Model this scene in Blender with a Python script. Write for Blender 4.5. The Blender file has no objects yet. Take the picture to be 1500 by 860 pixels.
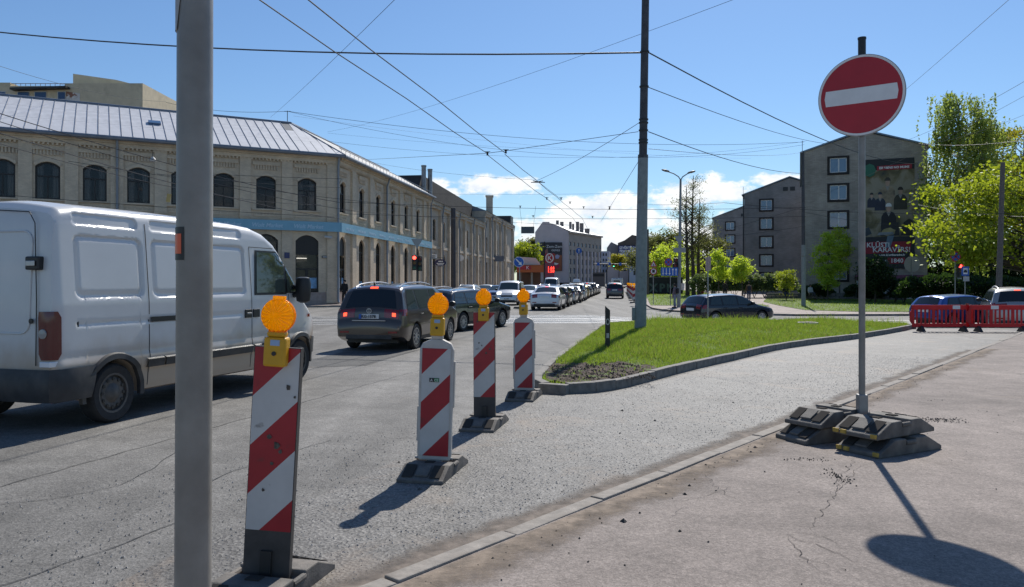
import bpy, bmesh, math, random
import numpy as np
from mathutils import Vector, Matrix
random.seed(7); np.random.seed(7)
R = math.radians
SC = bpy.context.scene
COL = SC.collection
# ---------------------------------------------------------------- camera
F_PX, HOR, CAMH = 1120.0, 414.0, 1.65
cam = bpy.data.cameras.new('camera')
cam.sensor_width = 36; cam.sensor_fit = 'HORIZONTAL'
cam.lens = 36 * F_PX / 1500
cam.shift_y = -(430 - HOR) / 1500
cam.clip_start = 0.05; cam.clip_end = 6000
cam_o = bpy.data.objects.new('camera', cam); COL.objects.link(cam_o)
cam_o.location = (0, 0, CAMH); cam_o.rotation_euler = (R(90), 0, 0)
SC.camera = cam_o
# ---------------------------------------------------------------- sky and sun
SUN_AZ, SUN_EL = 17.5, 44.7
w = bpy.data.worlds.new('World'); SC.world = w; w.use_nodes = True
nt = w.node_tree; N = nt.nodes; L = nt.links
for n in list(N): N.remove(n)
def mth(op, a, b=None, c=None, clamp=False):
    n = N.new('ShaderNodeMath'); n.operation = op; n.use_clamp = clamp
    for i, v in enumerate((a, b, c)):
        if v is None: continue
        if isinstance(v, (int, float)): n.inputs[i].default_value = v
        else: L.new(v, n.inputs[i])
    return n.outputs[0]
out = N.new('ShaderNodeOutputWorld'); bg = N.new('ShaderNodeBackground')
sky = N.new('ShaderNodeTexSky'); sky.sky_type = 'NISHITA'; sky.sun_disc = False
sky.sun_elevation = R(SUN_EL); sky.sun_rotation = R(SUN_AZ)
sky.air_density = 1.1; sky.dust_density = 0.25; sky.ozone_density = 1.6; sky.altitude = 10
tc = N.new('ShaderNodeTexCoord'); sp = N.new('ShaderNodeSeparateXYZ'); L.new(tc.outputs['Generated'], sp.inputs[0])
az = mth('ARCTAN2', sp.outputs[0], sp.outputs[1]); el = mth('ARCSINE', sp.outputs[2])
cmb = N.new('ShaderNodeCombineXYZ'); L.new(mth('MULTIPLY', az, 1.0), cmb.inputs[0]); L.new(mth('MULTIPLY', el, 1.7), cmb.inputs[1])
def nz(scale, det, rough, off=0.0):
    n = N.new('ShaderNodeTexNoise'); n.noise_dimensions = '3D'
    n.inputs['Scale'].default_value = scale; n.inputs['Detail'].default_value = det; n.inputs['Roughness'].default_value = rough
    m = N.new('ShaderNodeVectorMath'); m.operation = 'ADD'; m.inputs[1].default_value = (off, off * .7, off * .3); L.new(cmb.outputs[0], m.inputs[0])
    L.new(m.outputs[0], n.inputs['Vector']); return n.outputs['Fac']
n1 = nz(22, 7, .62); n2 = nz(60, 5, .6, 3.0); n3 = nz(5, 4, .5, 9.0)
# low cumulus all round the horizon, thicker towards it
band = mth('SUBTRACT', 1.0, mth('DIVIDE', mth('ABSOLUTE', mth('SUBTRACT', el, R(4.2))), R(5.2)), clamp=True)
gen = mth('ADD', mth('MULTIPLY', mth('SUBTRACT', n3, .54), 3.0), mth('MULTIPLY', mth('SUBTRACT', n1, .5), 2.4))
gen = mth('SUBTRACT', mth('ADD', gen, mth('MULTIPLY', band, .95)), .78)
den = gen
blobs = [(633,273,26,11),(655,282,18,9),(728,272,52,13),(700,274,22,9),(765,271,24,10),(870,306,60,16),(895,296,34,12),(845,330,110,20),
         (930,320,60,22),(1020,283,52,19),(1060,282,34,15),(985,292,26,13),(1140,262,32,9),(1345,250,16,18),(965,360,90,22),(800,350,60,22),(900,350,90,30)]
for (px, py, wx, wy) in blobs:
    wx *= 1.3 if py < 310 else .95; wy *= 1.25 if py < 310 else .9
    a0 = math.atan((px - 750) / F_PX); e0 = math.atan((HOR - py) / F_PX * math.cos(a0))
    da = mth('DIVIDE', mth('SUBTRACT', az, a0), wx / F_PX * math.cos(a0) ** 2)
    de = mth('DIVIDE', mth('SUBTRACT', el, e0), wy / F_PX * math.cos(a0))
    d = mth('SQRT', mth('ADD', mth('MULTIPLY', da, da), mth('MULTIPLY', de, de)))
    b = mth('ADD', mth('SUBTRACT', 1.12, d), mth('ADD', mth('MULTIPLY', mth('SUBTRACT', n1, .5), 2.2), mth('MULTIPLY', mth('SUBTRACT', n2, .5), .9)))
    den = mth('MAXIMUM', den, b)
mask = N.new('ShaderNodeMapRange'); mask.interpolation_type = 'SMOOTHSTEP'
mask.inputs['From Min'].default_value = 0.0; mask.inputs['From Max'].default_value = 0.5; L.new(den, mask.inputs['Value'])
up = mth('MULTIPLY', mask.outputs[0], mth('GREATER_THAN', el, 0.0))
ramp = N.new('ShaderNodeValToRGB'); ramp.color_ramp.elements[0].position = .32; ramp.color_ramp.elements[0].color = (9.2, 9.9, 11, 1)
ramp.color_ramp.elements[1].position = .6; ramp.color_ramp.elements[1].color = (13.2, 13.2, 13.0, 1); L.new(n1, ramp.inputs[0])
mix = N.new('ShaderNodeMix'); mix.data_type = 'RGBA'
tint = N.new('ShaderNodeMix'); tint.data_type = 'RGBA'; tint.blend_type = 'MULTIPLY'; tint.inputs['Factor'].default_value = 1
tint.inputs[7].default_value = (.78, 1.0, 1.25, 1); L.new(sky.outputs[0], tint.inputs[6])
L.new(mth('MULTIPLY', up, .96), mix.inputs['Factor']); L.new(tint.outputs[2], mix.inputs[6]); L.new(ramp.outputs[0], mix.inputs[7])
L.new(mix.outputs[2], bg.inputs['Color']); bg.inputs['Strength'].default_value = 0.072
L.new(bg.outputs[0], out.inputs['Surface'])
sun = bpy.data.lights.new('sun', 'SUN'); sun.energy = 4.4; sun.angle = R(.53); sun.color = (1, .955, .88)
sun_o = bpy.data.objects.new('sun', sun); COL.objects.link(sun_o); sun_o.location = (20, 60, 70)
sd = Vector((math.sin(R(SUN_AZ)) * math.cos(R(SUN_EL)), math.cos(R(SUN_AZ)) * math.cos(R(SUN_EL)), math.sin(R(SUN_EL))))
sun_o.rotation_euler = sd.to_track_quat('Z', 'Y').to_euler()
vs = SC.view_settings; vs.view_transform = 'Standard'; vs.look = 'None'; vs.exposure = 0.28; vs.gamma = 1; vs.use_curve_mapping = False

# ---------------------------------------------------------------- ground helpers
def S(t): t = min(1, max(0, t)); return t * t * (3 - 2 * t)
def gz(x, y): return -.28 * S((x - 3) / 6) * S((y - 27) / 6) * (1 - S((y - 58) / 30))
def G(px, py):
    z = F_PX * CAMH / (py - HOR); x = 0
    for _ in range(12):
        x = (px - 750) / F_PX * z; z = F_PX * (CAMH - gz(x, z)) / (py - HOR)
    return Vector(((px - 750) / F_PX * z, z, gz((px - 750) / F_PX * z, z)))
def at(px, py, z): return Vector(((px - 750) / F_PX * z, z, CAMH + (HOR - py) / F_PX * z))

# ---------------------------------------------------------------- materials
MATS = {}
def pm(name, col, rough=.6, metal=0.0, spec=.5, coat=0.0, nscale=0, namt=0.0, n2=None, bscale=0, bstr=0.0, bdist=.01, alpha=1.0, trans=0.0, emit=None, island=0.0, transl=None):
    """Procedural material: base colour broken up by noise, optional bump, coat, dirt."""
    if name in MATS: return MATS[name]
    m = bpy.data.materials.new(name); m.use_nodes = True; MATS[name] = m
    t = m.node_tree; nd = t.nodes; ln = t.links; b = nd['Principled BSDF']
    b.inputs['Base Color'].default_value = (*col, 1); b.inputs['Roughness'].default_value = rough; b.inputs['Metallic'].default_value = metal
    b.inputs['Specular IOR Level'].default_value = spec; b.inputs['Coat Weight'].default_value = coat; b.inputs['Coat Roughness'].default_value = .06
    b.inputs['Alpha'].default_value = alpha; b.inputs['Transmission Weight'].default_value = trans
    co = nd.new('ShaderNodeTexCoord')
    def noise(sc, det=5, rg=.6):
        n = nd.new('ShaderNodeTexNoise'); n.inputs['Scale'].default_value = sc; n.inputs['Detail'].default_value = det; n.inputs['Roughness'].default_value = rg
        ln.new(co.outputs['Object'], n.inputs['Vector']); return n
    cur = None
    def mulmix(fac, lo, hi):
        nonlocal cur
        r = nd.new('ShaderNodeMapRange'); r.inputs['From Min'].default_value = .3; r.inputs['From Max'].default_value = .7
        r.inputs['To Min'].default_value = lo; r.inputs['To Max'].default_value = hi; ln.new(fac, r.inputs['Value'])
        mx = nd.new('ShaderNodeMix'); mx.data_type = 'RGBA'; mx.blend_type = 'MULTIPLY'; mx.inputs['Factor'].default_value = 1
        if cur is None: mx.inputs[6].default_value = (*col, 1)
        else: ln.new(cur, mx.inputs[6])
        ln.new(r.outputs[0], mx.inputs[7]); cur = mx.outputs[2]
    if namt: mulmix(noise(nscale).outputs['Fac'], 1 - namt, 1 + namt)
    if n2:
        n = noise(n2[0], 4, .55); r = nd.new('ShaderNodeMapRange'); r.inputs['From Min'].default_value = n2[2]; r.inputs['From Max'].default_value = n2[2] + n2[3]
        ln.new(n.outputs['Fac'], r.inputs['Value']); mx = nd.new('ShaderNodeMix'); mx.data_type = 'RGBA'; ln.new(r.outputs[0], mx.inputs['Factor'])
        if cur is None: mx.inputs[6].default_value = (*col, 1)
        else: ln.new(cur, mx.inputs[6])
        mx.inputs[7].default_value = (*n2[1], 1); cur = mx.outputs[2]
    if island:
        g = nd.new('ShaderNodeNewGeometry'); mulmix(g.outputs['Random Per Island'], 1 - island, 1 + island)
    if cur is not None: ln.new(cur, b.inputs['Base Color'])
    if bstr:
        n = noise(bscale, 6, .65); bp = nd.new('ShaderNodeBump'); bp.inputs['Strength'].default_value = bstr; bp.inputs['Distance'].default_value = bdist
        ln.new(n.outputs['Fac'], bp.inputs['Height']); ln.new(bp.outputs[0], b.inputs['Normal'])
    if emit: b.inputs['Emission Color'].default_value = (*emit[0], 1); b.inputs['Emission Strength'].default_value = emit[1]
    if transl:
        tr = nd.new('ShaderNodeBsdfTranslucent'); tr.inputs['Color'].default_value = (*transl[0], 1)
        ms = nd.new('ShaderNodeMixShader'); ms.inputs[0].default_value = transl[1]
        o = nd['Material Output']; ln.new(b.outputs[0], ms.inputs[1]); ln.new(tr.outputs[0], ms.inputs[2]); ln.new(ms.outputs[0], o.inputs['Surface'])
    return m

def asphalt(name, lo, hi, agg=95, dirt=(.30, .24, .18), dirt_at=.63, rough=.78, big=.35, bstr=.55, spark=.0, tracks=False):
    m = bpy.data.materials.new(name); m.use_nodes = True; MATS[name] = m
    t = m.node_tree; nd = t.nodes; ln = t.links; b = nd['Principled BSDF']; b.inputs['Roughness'].default_value = rough
    b.inputs['Specular IOR Level'].default_value = .28
    co = nd.new('ShaderNodeTexCoord')
    def noise(sc, det, rg=.6, dist=0):
        n = nd.new('ShaderNodeTexNoise'); n.inputs['Scale'].default_value = sc; n.inputs['Detail'].default_value = det; n.inputs['Roughness'].default_value = rg
        n.inputs['Distortion'].default_value = dist
        ln.new(co.outputs['Object'], n.inputs['Vector']); return n.outputs['Fac']
    def mr(v, a, c, d, e):
        r = nd.new('ShaderNodeMapRange'); ln.new(v, r.inputs['Value'])
        for k, x in zip(('From Min', 'From Max', 'To Min', 'To Max'), (a, c, d, e)): r.inputs[k].default_value = x
        return r.outputs[0]
    fine = noise(agg, 4, .7); mid = noise(2.3, 6, .65, .4); large = noise(big, 4, .55, .6)
    vo = nd.new('ShaderNodeTexVoronoi'); vo.inputs['Scale'].default_value = agg * .8; ln.new(co.outputs['Object'], vo.inputs['Vector'])
    rp = nd.new('ShaderNodeValToRGB'); rp.color_ramp.elements[0].color = (*lo, 1); rp.color_ramp.elements[1].color = (*hi, 1)
    rp.color_ramp.elements[0].position = .3; rp.color_ramp.elements[1].position = .72; ln.new(fine, rp.inputs[0])
    def mul(a, bsock):
        mx = nd.new('ShaderNodeMix'); mx.data_type = 'RGBA'; mx.blend_type = 'MULTIPLY'; mx.inputs['Factor'].default_value = 1
        ln.new(a, mx.inputs[6]); ln.new(bsock, mx.inputs[7]); return mx.outputs[2]
    c = mul(rp.outputs[0], mr(mid, .3, .7, .78, 1.2)); c = mul(c, mr(large, .3, .7, .82, 1.16)); c = mul(c, mr(vo.outputs['Color'], 0, 1, .75, 1.25))
    c = mul(c, mr(noise(agg * .28, 3, .6), .3, .7, .8, 1.2))
    if tracks:   # wear drawn out along the driving direction
        mp = nd.new('ShaderNodeMapping'); mp.inputs['Rotation'].default_value = (0, 0, R(14)); mp.inputs['Scale'].default_value = (1.1, .06, 1); ln.new(co.outputs['Object'], mp.inputs['Vector'])
        tn = nd.new('ShaderNodeTexNoise'); tn.inputs['Scale'].default_value = 1; tn.inputs['Detail'].default_value = 5; ln.new(mp.outputs[0], tn.inputs['Vector']); c = mul(c, mr(tn.outputs['Fac'], .32, .68, .72, 1.22))
    df = mr(noise(.9, 7, .68, .8), dirt_at, dirt_at + .13, 0, .75); mx = nd.new('ShaderNodeMix'); mx.data_type = 'RGBA'
    ln.new(df, mx.inputs['Factor']); ln.new(c, mx.inputs[6]); mx.inputs[7].default_value = (*dirt, 1)
    ln.new(mx.outputs[2], b.inputs['Base Color'])
    h = nd.new('ShaderNodeMath'); h.operation = 'ADD'; ln.new(vo.outputs['Distance'], h.inputs[0]); ln.new(fine, h.inputs[1])
    bp = nd.new('ShaderNodeBump'); bp.inputs['Strength'].default_value = bstr; bp.inputs['Distance'].default_value = .006; ln.new(h.outputs[0], bp.inputs['Height'])
    bp2 = nd.new('ShaderNodeBump'); bp2.inputs['Strength'].default_value = .3; bp2.inputs['Distance'].default_value = .05; ln.new(mid, bp2.inputs['Height']); ln.new(bp.outputs[0], bp2.inputs['Normal'])
    ln.new(bp2.outputs[0], b.inputs['Normal'])
    return m

def cobble(name):
    m = bpy.data.materials.new(name); m.use_nodes = True; MATS[name] = m
    t = m.node_tree; nd = t.nodes; ln = t.links; b = nd['Principled BSDF']; b.inputs['Roughness'].default_value = .5
    co = nd.new('ShaderNodeTexCoord')
    br = nd.new('ShaderNodeTexBrick'); br.inputs['Scale'].default_value = 1; br.inputs['Brick Width'].default_value = .2; br.inputs['Row Height'].default_value = .13
    br.inputs['Mortar Size'].default_value = .02; br.inputs['Mortar Smooth'].default_value = .6
    br.inputs['Color1'].default_value = (.42, .41, .39, 1); br.inputs['Color2'].default_value = (.28, .27, .26, 1); br.inputs['Mortar'].default_value = (.05, .047, .042, 1)
    nn = nd.new('ShaderNodeTexNoise'); nn.inputs['Scale'].default_value = 3; ln.new(co.outputs['Object'], nn.inputs['Vector'])
    mp = nd.new('ShaderNodeVectorMath'); mp.operation = 'MULTIPLY_ADD'; mp.inputs[1].default_value = (.12, .12, 0); ln.new(nn.outputs['Color'], mp.inputs[0]); ln.new(co.outputs['Object'], mp.inputs[2])
    ln.new(mp.outputs[0], br.inputs['Vector']); ln.new(br.outputs['Color'], b.inputs['Base Color'])
    bp = nd.new('ShaderNodeBump'); bp.inputs['Strength'].default_value = .8; bp.inputs['Distance'].default_value = .04; bp.invert = True; ln.new(br.outputs['Fac'], bp.inputs['Height']); ln.new(bp.outputs[0], b.inputs['Normal'])
    return m

def brickmat(name, c1, c2, mort, bw=.25, rh=.077, ms=.008, axes='xz', grime=(.5, .62), bump=.35):
    m = bpy.data.materials.new(name); m.use_nodes = True; MATS[name] = m
    t = m.node_tree; nd = t.nodes; ln = t.links; b = nd['Principled BSDF']; b.inputs['Roughness'].default_value = .85
    co = nd.new('ShaderNodeTexCoord'); sx = nd.new('ShaderNodeSeparateXYZ'); ln.new(co.outputs['Object'], sx.inputs[0])
    cx = nd.new('ShaderNodeCombineXYZ')
    ad = nd.new('ShaderNodeMath'); ad.operation = 'SUBTRACT' if axes == 'xz-' else 'ADD'; ln.new(sx.outputs[0], ad.inputs[0]); ln.new(sx.outputs[1], ad.inputs[1]); ln.new(ad.outputs[0], cx.inputs[0])
    ln.new(sx.outputs[2], cx.inputs[1])
    br = nd.new('ShaderNodeTexBrick'); br.inputs['Scale'].default_value = 1; br.inputs['Brick Width'].default_value = bw; br.inputs['Row Height'].default_value = rh; br.inputs['Mortar Size'].default_value = ms
    br.inputs['Color1'].default_value = (*c1, 1); br.inputs['Color2'].default_value = (*c2, 1); br.inputs['Mortar'].default_value = (*mort, 1); ln.new(cx.outputs[0], br.inputs['Vector'])
    nn = nd.new('ShaderNodeTexNoise'); nn.inputs['Scale'].default_value = .55; nn.inputs['Detail'].default_value = 7; nn.inputs['Roughness'].default_value = .65; ln.new(co.outputs['Object'], nn.inputs['Vector'])
    r = nd.new('ShaderNodeMapRange'); r.inputs['From Min'].default_value = .3; r.inputs['From Max'].default_value = .7; r.inputs['To Min'].default_value = .72; r.inputs['To Max'].default_value = 1.14; ln.new(nn.outputs['Fac'], r.inputs['Value'])
    mx = nd.new('ShaderNodeMix'); mx.data_type = 'RGBA'; mx.blend_type = 'MULTIPLY'; mx.inputs['Factor'].default_value = 1; ln.new(br.outputs['Color'], mx.inputs[6]); ln.new(r.outputs[0], mx.inputs[7])
    ln.new(mx.outputs[2], b.inputs['Base Color'])
    bp = nd.new('ShaderNodeBump'); bp.inputs['Strength'].default_value = bump; bp.inputs['Distance'].default_value = .01; bp.invert = True; ln.new(br.outputs['Fac'], bp.inputs['Height']); ln.new(bp.outputs[0], b.inputs['Normal'])
    return m

M_ASPH = asphalt('asphalt_worn', (.10, .096, .089), (.235, .225, .21), agg=85, dirt=(.23, .195, .16), tracks=True)
M_SLIP = asphalt('asphalt_milled', (.05, .047, .043), (.245, .232, .215), agg=48, dirt=(.21, .17, .135), dirt_at=.54, bstr=.9, rough=.62)
M_WALK = asphalt('pavement_asphalt', (.175, .147, .13), (.30, .258, .23), agg=120, dirt=(.27, .22, .175), dirt_at=.6, bstr=.4, rough=.85)
M_WALK2 = asphalt('far_pavement', (.22, .175, .155), (.34, .29, .26), agg=40, dirt=(.3, .25, .2), bstr=.3)
M_COB = cobble('tram_cobbles')
def soft_dirt(name, col, org, nrm, fall, reach):
    # loose dirt thinning out with distance from the kerb line, broken up by noise
    m = pm(name, col, .95, nscale=11, namt=.4, bscale=50, bstr=.6); t = m.node_tree; nd = t.nodes; ln = t.links; b = nd['Principled BSDF']
    co = nd.new('ShaderNodeTexCoord'); sv = nd.new('ShaderNodeVectorMath'); sv.operation = 'SUBTRACT'; sv.inputs[1].default_value = org; ln.new(co.outputs['Object'], sv.inputs[0])
    dt = nd.new('ShaderNodeVectorMath'); dt.operation = 'DOT_PRODUCT'; dt.inputs[1].default_value = nrm; ln.new(sv.outputs[0], dt.inputs[0])
    n1 = nd.new('ShaderNodeTexNoise'); n1.inputs['Scale'].default_value = 1.5; n1.inputs['Detail'].default_value = 9; n1.inputs['Roughness'].default_value = .7; ln.new(co.outputs['Object'], n1.inputs['Vector'])
    k = nd.new('ShaderNodeMath'); k.operation = 'MULTIPLY_ADD'; k.inputs[1].default_value = -1 / reach; ln.new(dt.outputs['Value'], k.inputs[0]); ln.new(n1.outputs['Fac'], k.inputs[2])
    r = nd.new('ShaderNodeMapRange'); r.inputs['From Min'].default_value = .5 - 1 + fall; r.inputs['From Max'].default_value = .5 - 1 + fall + .35; ln.new(k.outputs[0], r.inputs['Value']); ln.new(r.outputs[0], b.inputs['Alpha']); return m
M_KERB = pm('kerb_concrete', (.27, .242, .21), .9, nscale=9, namt=.3, n2=(2.4, (.16, .135, .11), .5, .2), bscale=60, bstr=.4)
M_KERBD = pm('kerb_concrete_dark', (.20, .185, .165), .85, nscale=9, namt=.3, n2=(3, (.10, .09, .08), .5, .25), bscale=60, bstr=.4)
M_SOIL = pm('soil', (.10, .072, .052), .95, nscale=14, namt=.45, bscale=25, bstr=1, bdist=.05)
M_SAND = pm('sand_dirt', (.27, .215, .165), .95, nscale=9, namt=.4, n2=(2.5, (.13, .105, .085), .5, .16), bscale=50, bstr=.6)
M_LAWN = pm('lawn', (.10, .15, .022), .9, nscale=6, namt=.35, n2=(.5, (.12, .15, .03), .52, .2), bscale=40, bstr=.8, bdist=.03)
M_EARTH = pm('earth', (.17, .16, .14), .95, nscale=.3, namt=.3)
M_GRASS = pm('grass_blades', (.15, .215, .028), .6, island=.55, transl=((.30, .42, .04), .45))
M_STEEL = pm('galvanised_steel', (.30, .30, .295), .5, .65, nscale=7, namt=.2, n2=(3, (.20, .185, .165), .55, .2))
M_STEEL_NEAR = pm('weathered_zinc', (.24, .228, .205), .4, .12, nscale=5, namt=.22, n2=(2.2, (.15, .13, .11), .5, .25), bscale=40, bstr=.12)
M_DARKSTEEL = pm('dark_steel', (.035, .034, .033), .5, .3)
M_POLEGREY = pm('pole_paint_grey', (.22, .245, .25), .55, nscale=6, namt=.15, n2=(4, (.13, .11, .09), .6, .2))
M_POLEDARK = pm('pole_dark_wrap', (.055, .055, .062), .6, nscale=5, namt=.3)
M_WOODPOLE = pm('wood_pole', (.13, .115, .10), .85, nscale=12, namt=.3)
M_BLACK = pm('black_plastic', (.018, .018, .018), .45)
M_TRIM = pm('bumper_plastic', (.035, .035, .037), .55, nscale=5, namt=.35, n2=(3, (.09, .08, .07), .52, .3))
M_RUBBER = pm('tyre_rubber', (.02, .02, .021), .8, nscale=20, namt=.3)
M_RIM = pm('alloy_rim', (.42, .42, .43), .35, .8)
M_STEELRIM = pm('dusty_steel_wheel', (.10, .092, .085), .6, .3, nscale=8, namt=.3)
M_GLASS = pm('car_glass', (.012, .015, .017), .04, spec=.6)
M_GLASSL = pm('side_glass', (.035, .05, .048), .03, spec=.7)
M_TAIL = pm('tail_lens', (.22, .006, .01), .15, spec=.6, coat=.6)
M_TAILVAN = pm('van_tail_lens', (.10, .004, .007), .2, spec=.5, coat=.5)
M_TAILLIT = pm('tail_lamp_lit', (.5, .01, .01), .2, emit=((1, .08, .03), 2.2))
M_HEAD = pm('head_lens', (.75, .76, .78), .12, spec=.7, coat=.5)
M_HEADLIT = pm('headlamp_lit', (.9, .88, .8), .2, emit=((1, .93, .78), 2.0))
M_PLATE = pm('plate_white', (.72, .72, .70), .5)
M_BLUE = pm('sign_blue', (.012, .10, .42), .4)
M_WHITE = pm('sign_white', (.74, .73, .71), .45, nscale=8, namt=.06)
M_RED = pm('sign_red', (.42, .012, .022), .42, nscale=3, namt=.1)
M_SIGNBACK = pm('sign_back', (.28, .29, .29), .5, .5)
M_WGLASS = pm('window_glass', (.018, .022, .026), .05, spec=.6, alpha=.42)
M_WFRAME = pm('window_frame_dark', (.018, .017, .016), .5)
M_DARKROOM = pm('dark_room', (.02, .019, .018), .9)
M_CURTAIN = pm('curtain', (.55, .53, .50), .9, nscale=10, namt=.2)
M_WIRE = pm('wire', (.03, .03, .035), .6)

# ---------------------------------------------------------------- mesh builder
class MB:
    def __init__(s): s.v = []; s.f = []
    def add(s, vs, fs):
        o = len(s.v); s.v += [tuple(p) for p in vs]; s.f += [tuple(i + o for i in f) for f in fs]; return s
    def box(s, x0, x1, y0, y1, z0, z1, M=None):
        vs = [Vector((x, y, z)) for z in (z0, z1) for y in (y0, y1) for x in (x0, x1)]
        if M is not None: vs = [M @ p for p in vs]
        return s.add(vs, [(0, 2, 3, 1), (4, 5, 7, 6), (0, 1, 5, 4), (2, 6, 7, 3), (0, 4, 6, 2), (1, 3, 7, 5)])
    def hexa(s, b, t):
        n = len(b); vs = list(b) + list(t)
        fs = [tuple(reversed(range(n))), tuple(range(n, 2 * n))] + [(i, (i + 1) % n, n + (i + 1) % n, n + i) for i in range(n)]
        return s.add(vs, fs)
    def extrude(s, pts, vec):
        vec = Vector(vec); return s.hexa([Vector(p) for p in pts], [Vector(p) + vec for p in pts])
    def tube(s, pts, rad, n=8, caps=True):
        pts = [Vector(p) for p in pts]; k = len(pts)
        if not hasattr(rad, '__len__'): rad = [rad] * k
        vs = []; fs = []; prev = None
        for i, p in enumerate(pts):
            d = (pts[min(i + 1, k - 1)] - pts[max(i - 1, 0)])
            d = d.normalized() if d.length > 1e-9 else Vector((0, 0, 1))
            if prev is None: a = d.orthogonal().normalized()
            else:
                a = prev - d * prev.dot(d); a = a.normalized() if a.length > 1e-6 else d.orthogonal().normalized()
            prev = a; b = d.cross(a)
            for j in range(n):
                t = 2 * math.pi * j / n; vs.append(p + (a * math.cos(t) + b * math.sin(t)) * rad[i])
        for i in range(k - 1):
            for j in range(n): fs.append((i * n + j, i * n + (j + 1) % n, (i + 1) * n + (j + 1) % n, (i + 1) * n + j))
        if caps: fs += [tuple(reversed(range(n))), tuple((k - 1) * n + j for j in range(n))]
        return s.add(vs, fs)
    def lathe(s, prof, n=20, M=None, closed=False):
        vs = []; k = len(prof)
        for (r, z) in prof:
            for j in range(n):
                t = 2 * math.pi * j / n; p = Vector((r * math.cos(t), r * math.sin(t), z)); vs.append(M @ p if M is not None else p)
        fs = [(i * n + j, i * n + (j + 1) % n, (i + 1) * n + (j + 1) % n, (i + 1) * n + j) for i in range(k - 1) for j in range(n)]
        if closed: fs += [((k - 1) * n + j, (k - 1) * n + (j + 1) % n, (j + 1) % n, j) for j in range(n)]
        else: fs += [tuple(reversed(range(n))), tuple((k - 1) * n + j for j in range(n))]
        return s.add(vs, fs)
    def poly(s, pts): return s.add(pts, [tuple(range(len(pts)))])
    def grid(s, rows):
        n = len(rows[0]); vs = [p for r in rows for p in r]
        return s.add(vs, [(i * n + j, i * n + j + 1, (i + 1) * n + j + 1, (i + 1) * n + j) for i in range(len(rows) - 1) for j in range(n - 1)])
    def mesh(s, name, mat=None, smooth=False, bevel=0, fix=True, merge=0):
        me = bpy.data.meshes.new(name); me.from_pydata(s.v, [], s.f)
        bm = bmesh.new(); bm.from_mesh(me)
        if merge: bmesh.ops.remove_doubles(bm, verts=bm.verts, dist=merge)
        if fix: bmesh.ops.recalc_face_normals(bm, faces=bm.faces)
        if bevel:
            es = [e for e in bm.edges if len(e.link_faces) == 2 and e.calc_face_angle(0) > R(28)]
            bmesh.ops.bevel(bm, geom=es, offset=bevel, segments=2, profile=.5, affect='EDGES', clamp_overlap=True)
        bm.to_mesh(me); bm.free()
        if smooth: set_smooth(me)
        if mat: me.materials.append(mat)
        return me
    def build(s, name, mat, parent=None, smooth=False, bevel=0, loc=None, fix=True, merge=0):
        return link(name, s.mesh(name, mat, smooth, bevel, fix, merge), parent, loc)
def set_smooth(me, ang=35):
    me.polygons.foreach_set('use_smooth', [True] * len(me.polygons))
    bm = bmesh.new(); bm.from_mesh(me)
    for e in bm.edges: e.smooth = len(e.link_faces) != 2 or e.calc_face_angle(0) < R(ang)
    bm.to_mesh(me); bm.free()
def link(name, me, parent=None, loc=None):
    o = bpy.data.objects.new(name, me); COL.objects.link(o)
    if parent is not None: o.parent = parent
    if loc is not None: o.location = loc
    return o
def tag(o, label, cat, group=None):
    o['label'] = label; o['category'] = cat
    if group: o['group'] = group
    return o
def thing(name, label, cat, loc=(0, 0, 0), rz=0.0, group=None):
    o = bpy.data.objects.new(name, None); COL.objects.link(o); o.location = loc; o.rotation_euler = (0, 0, rz); o.empty_display_size = .2
    return tag(o, label, cat, group)
def struct(o): o['kind'] = 'structure'; return o
def remat(o, m):
    o.material_slots[0].link = 'OBJECT'; o.material_slots[0].material = m
def copy_tree(o, parent=None, loc=None, rz=None, label=None):
    c = o.copy(); COL.objects.link(c); c.parent = parent
    if loc is not None: c.location = loc
    if rz is not None: c.rotation_euler = (0, 0, rz)
    if label: c['label'] = label
    for ch in list(o.children): copy_tree(ch, c)
    return c
def text_mesh(txt, size, align='LEFT', extrude=.002, shear=0.0, bold=0.0):
    cu = bpy.data.curves.new('lettering', 'FONT'); cu.body = txt; cu.size = size; cu.align_x = align; cu.extrude = extrude; cu.shear = shear; cu.offset = bold; cu.resolution_u = 2
    o = bpy.data.objects.new('lettering', cu); COL.objects.link(o)
    dg = bpy.context.evaluated_depsgraph_get(); me = bpy.data.meshes.new_from_object(o.evaluated_get(dg))
    bpy.data.objects.remove(o); bpy.data.curves.remove(cu); return me
def text(txt, size, mat, parent, loc, rot, align='CENTER', shear=0.0, bold=0.0, sx=1.0, name='lettering'):
    me = text_mesh(txt, size, align, .002, shear, bold); me.materials.clear(); me.materials.append(mat)
    o = link(name, me, parent, loc); o.rotation_euler = rot; o.scale = (sx, 1, 1); return o
def fan(me_pts): return me_pts
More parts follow.
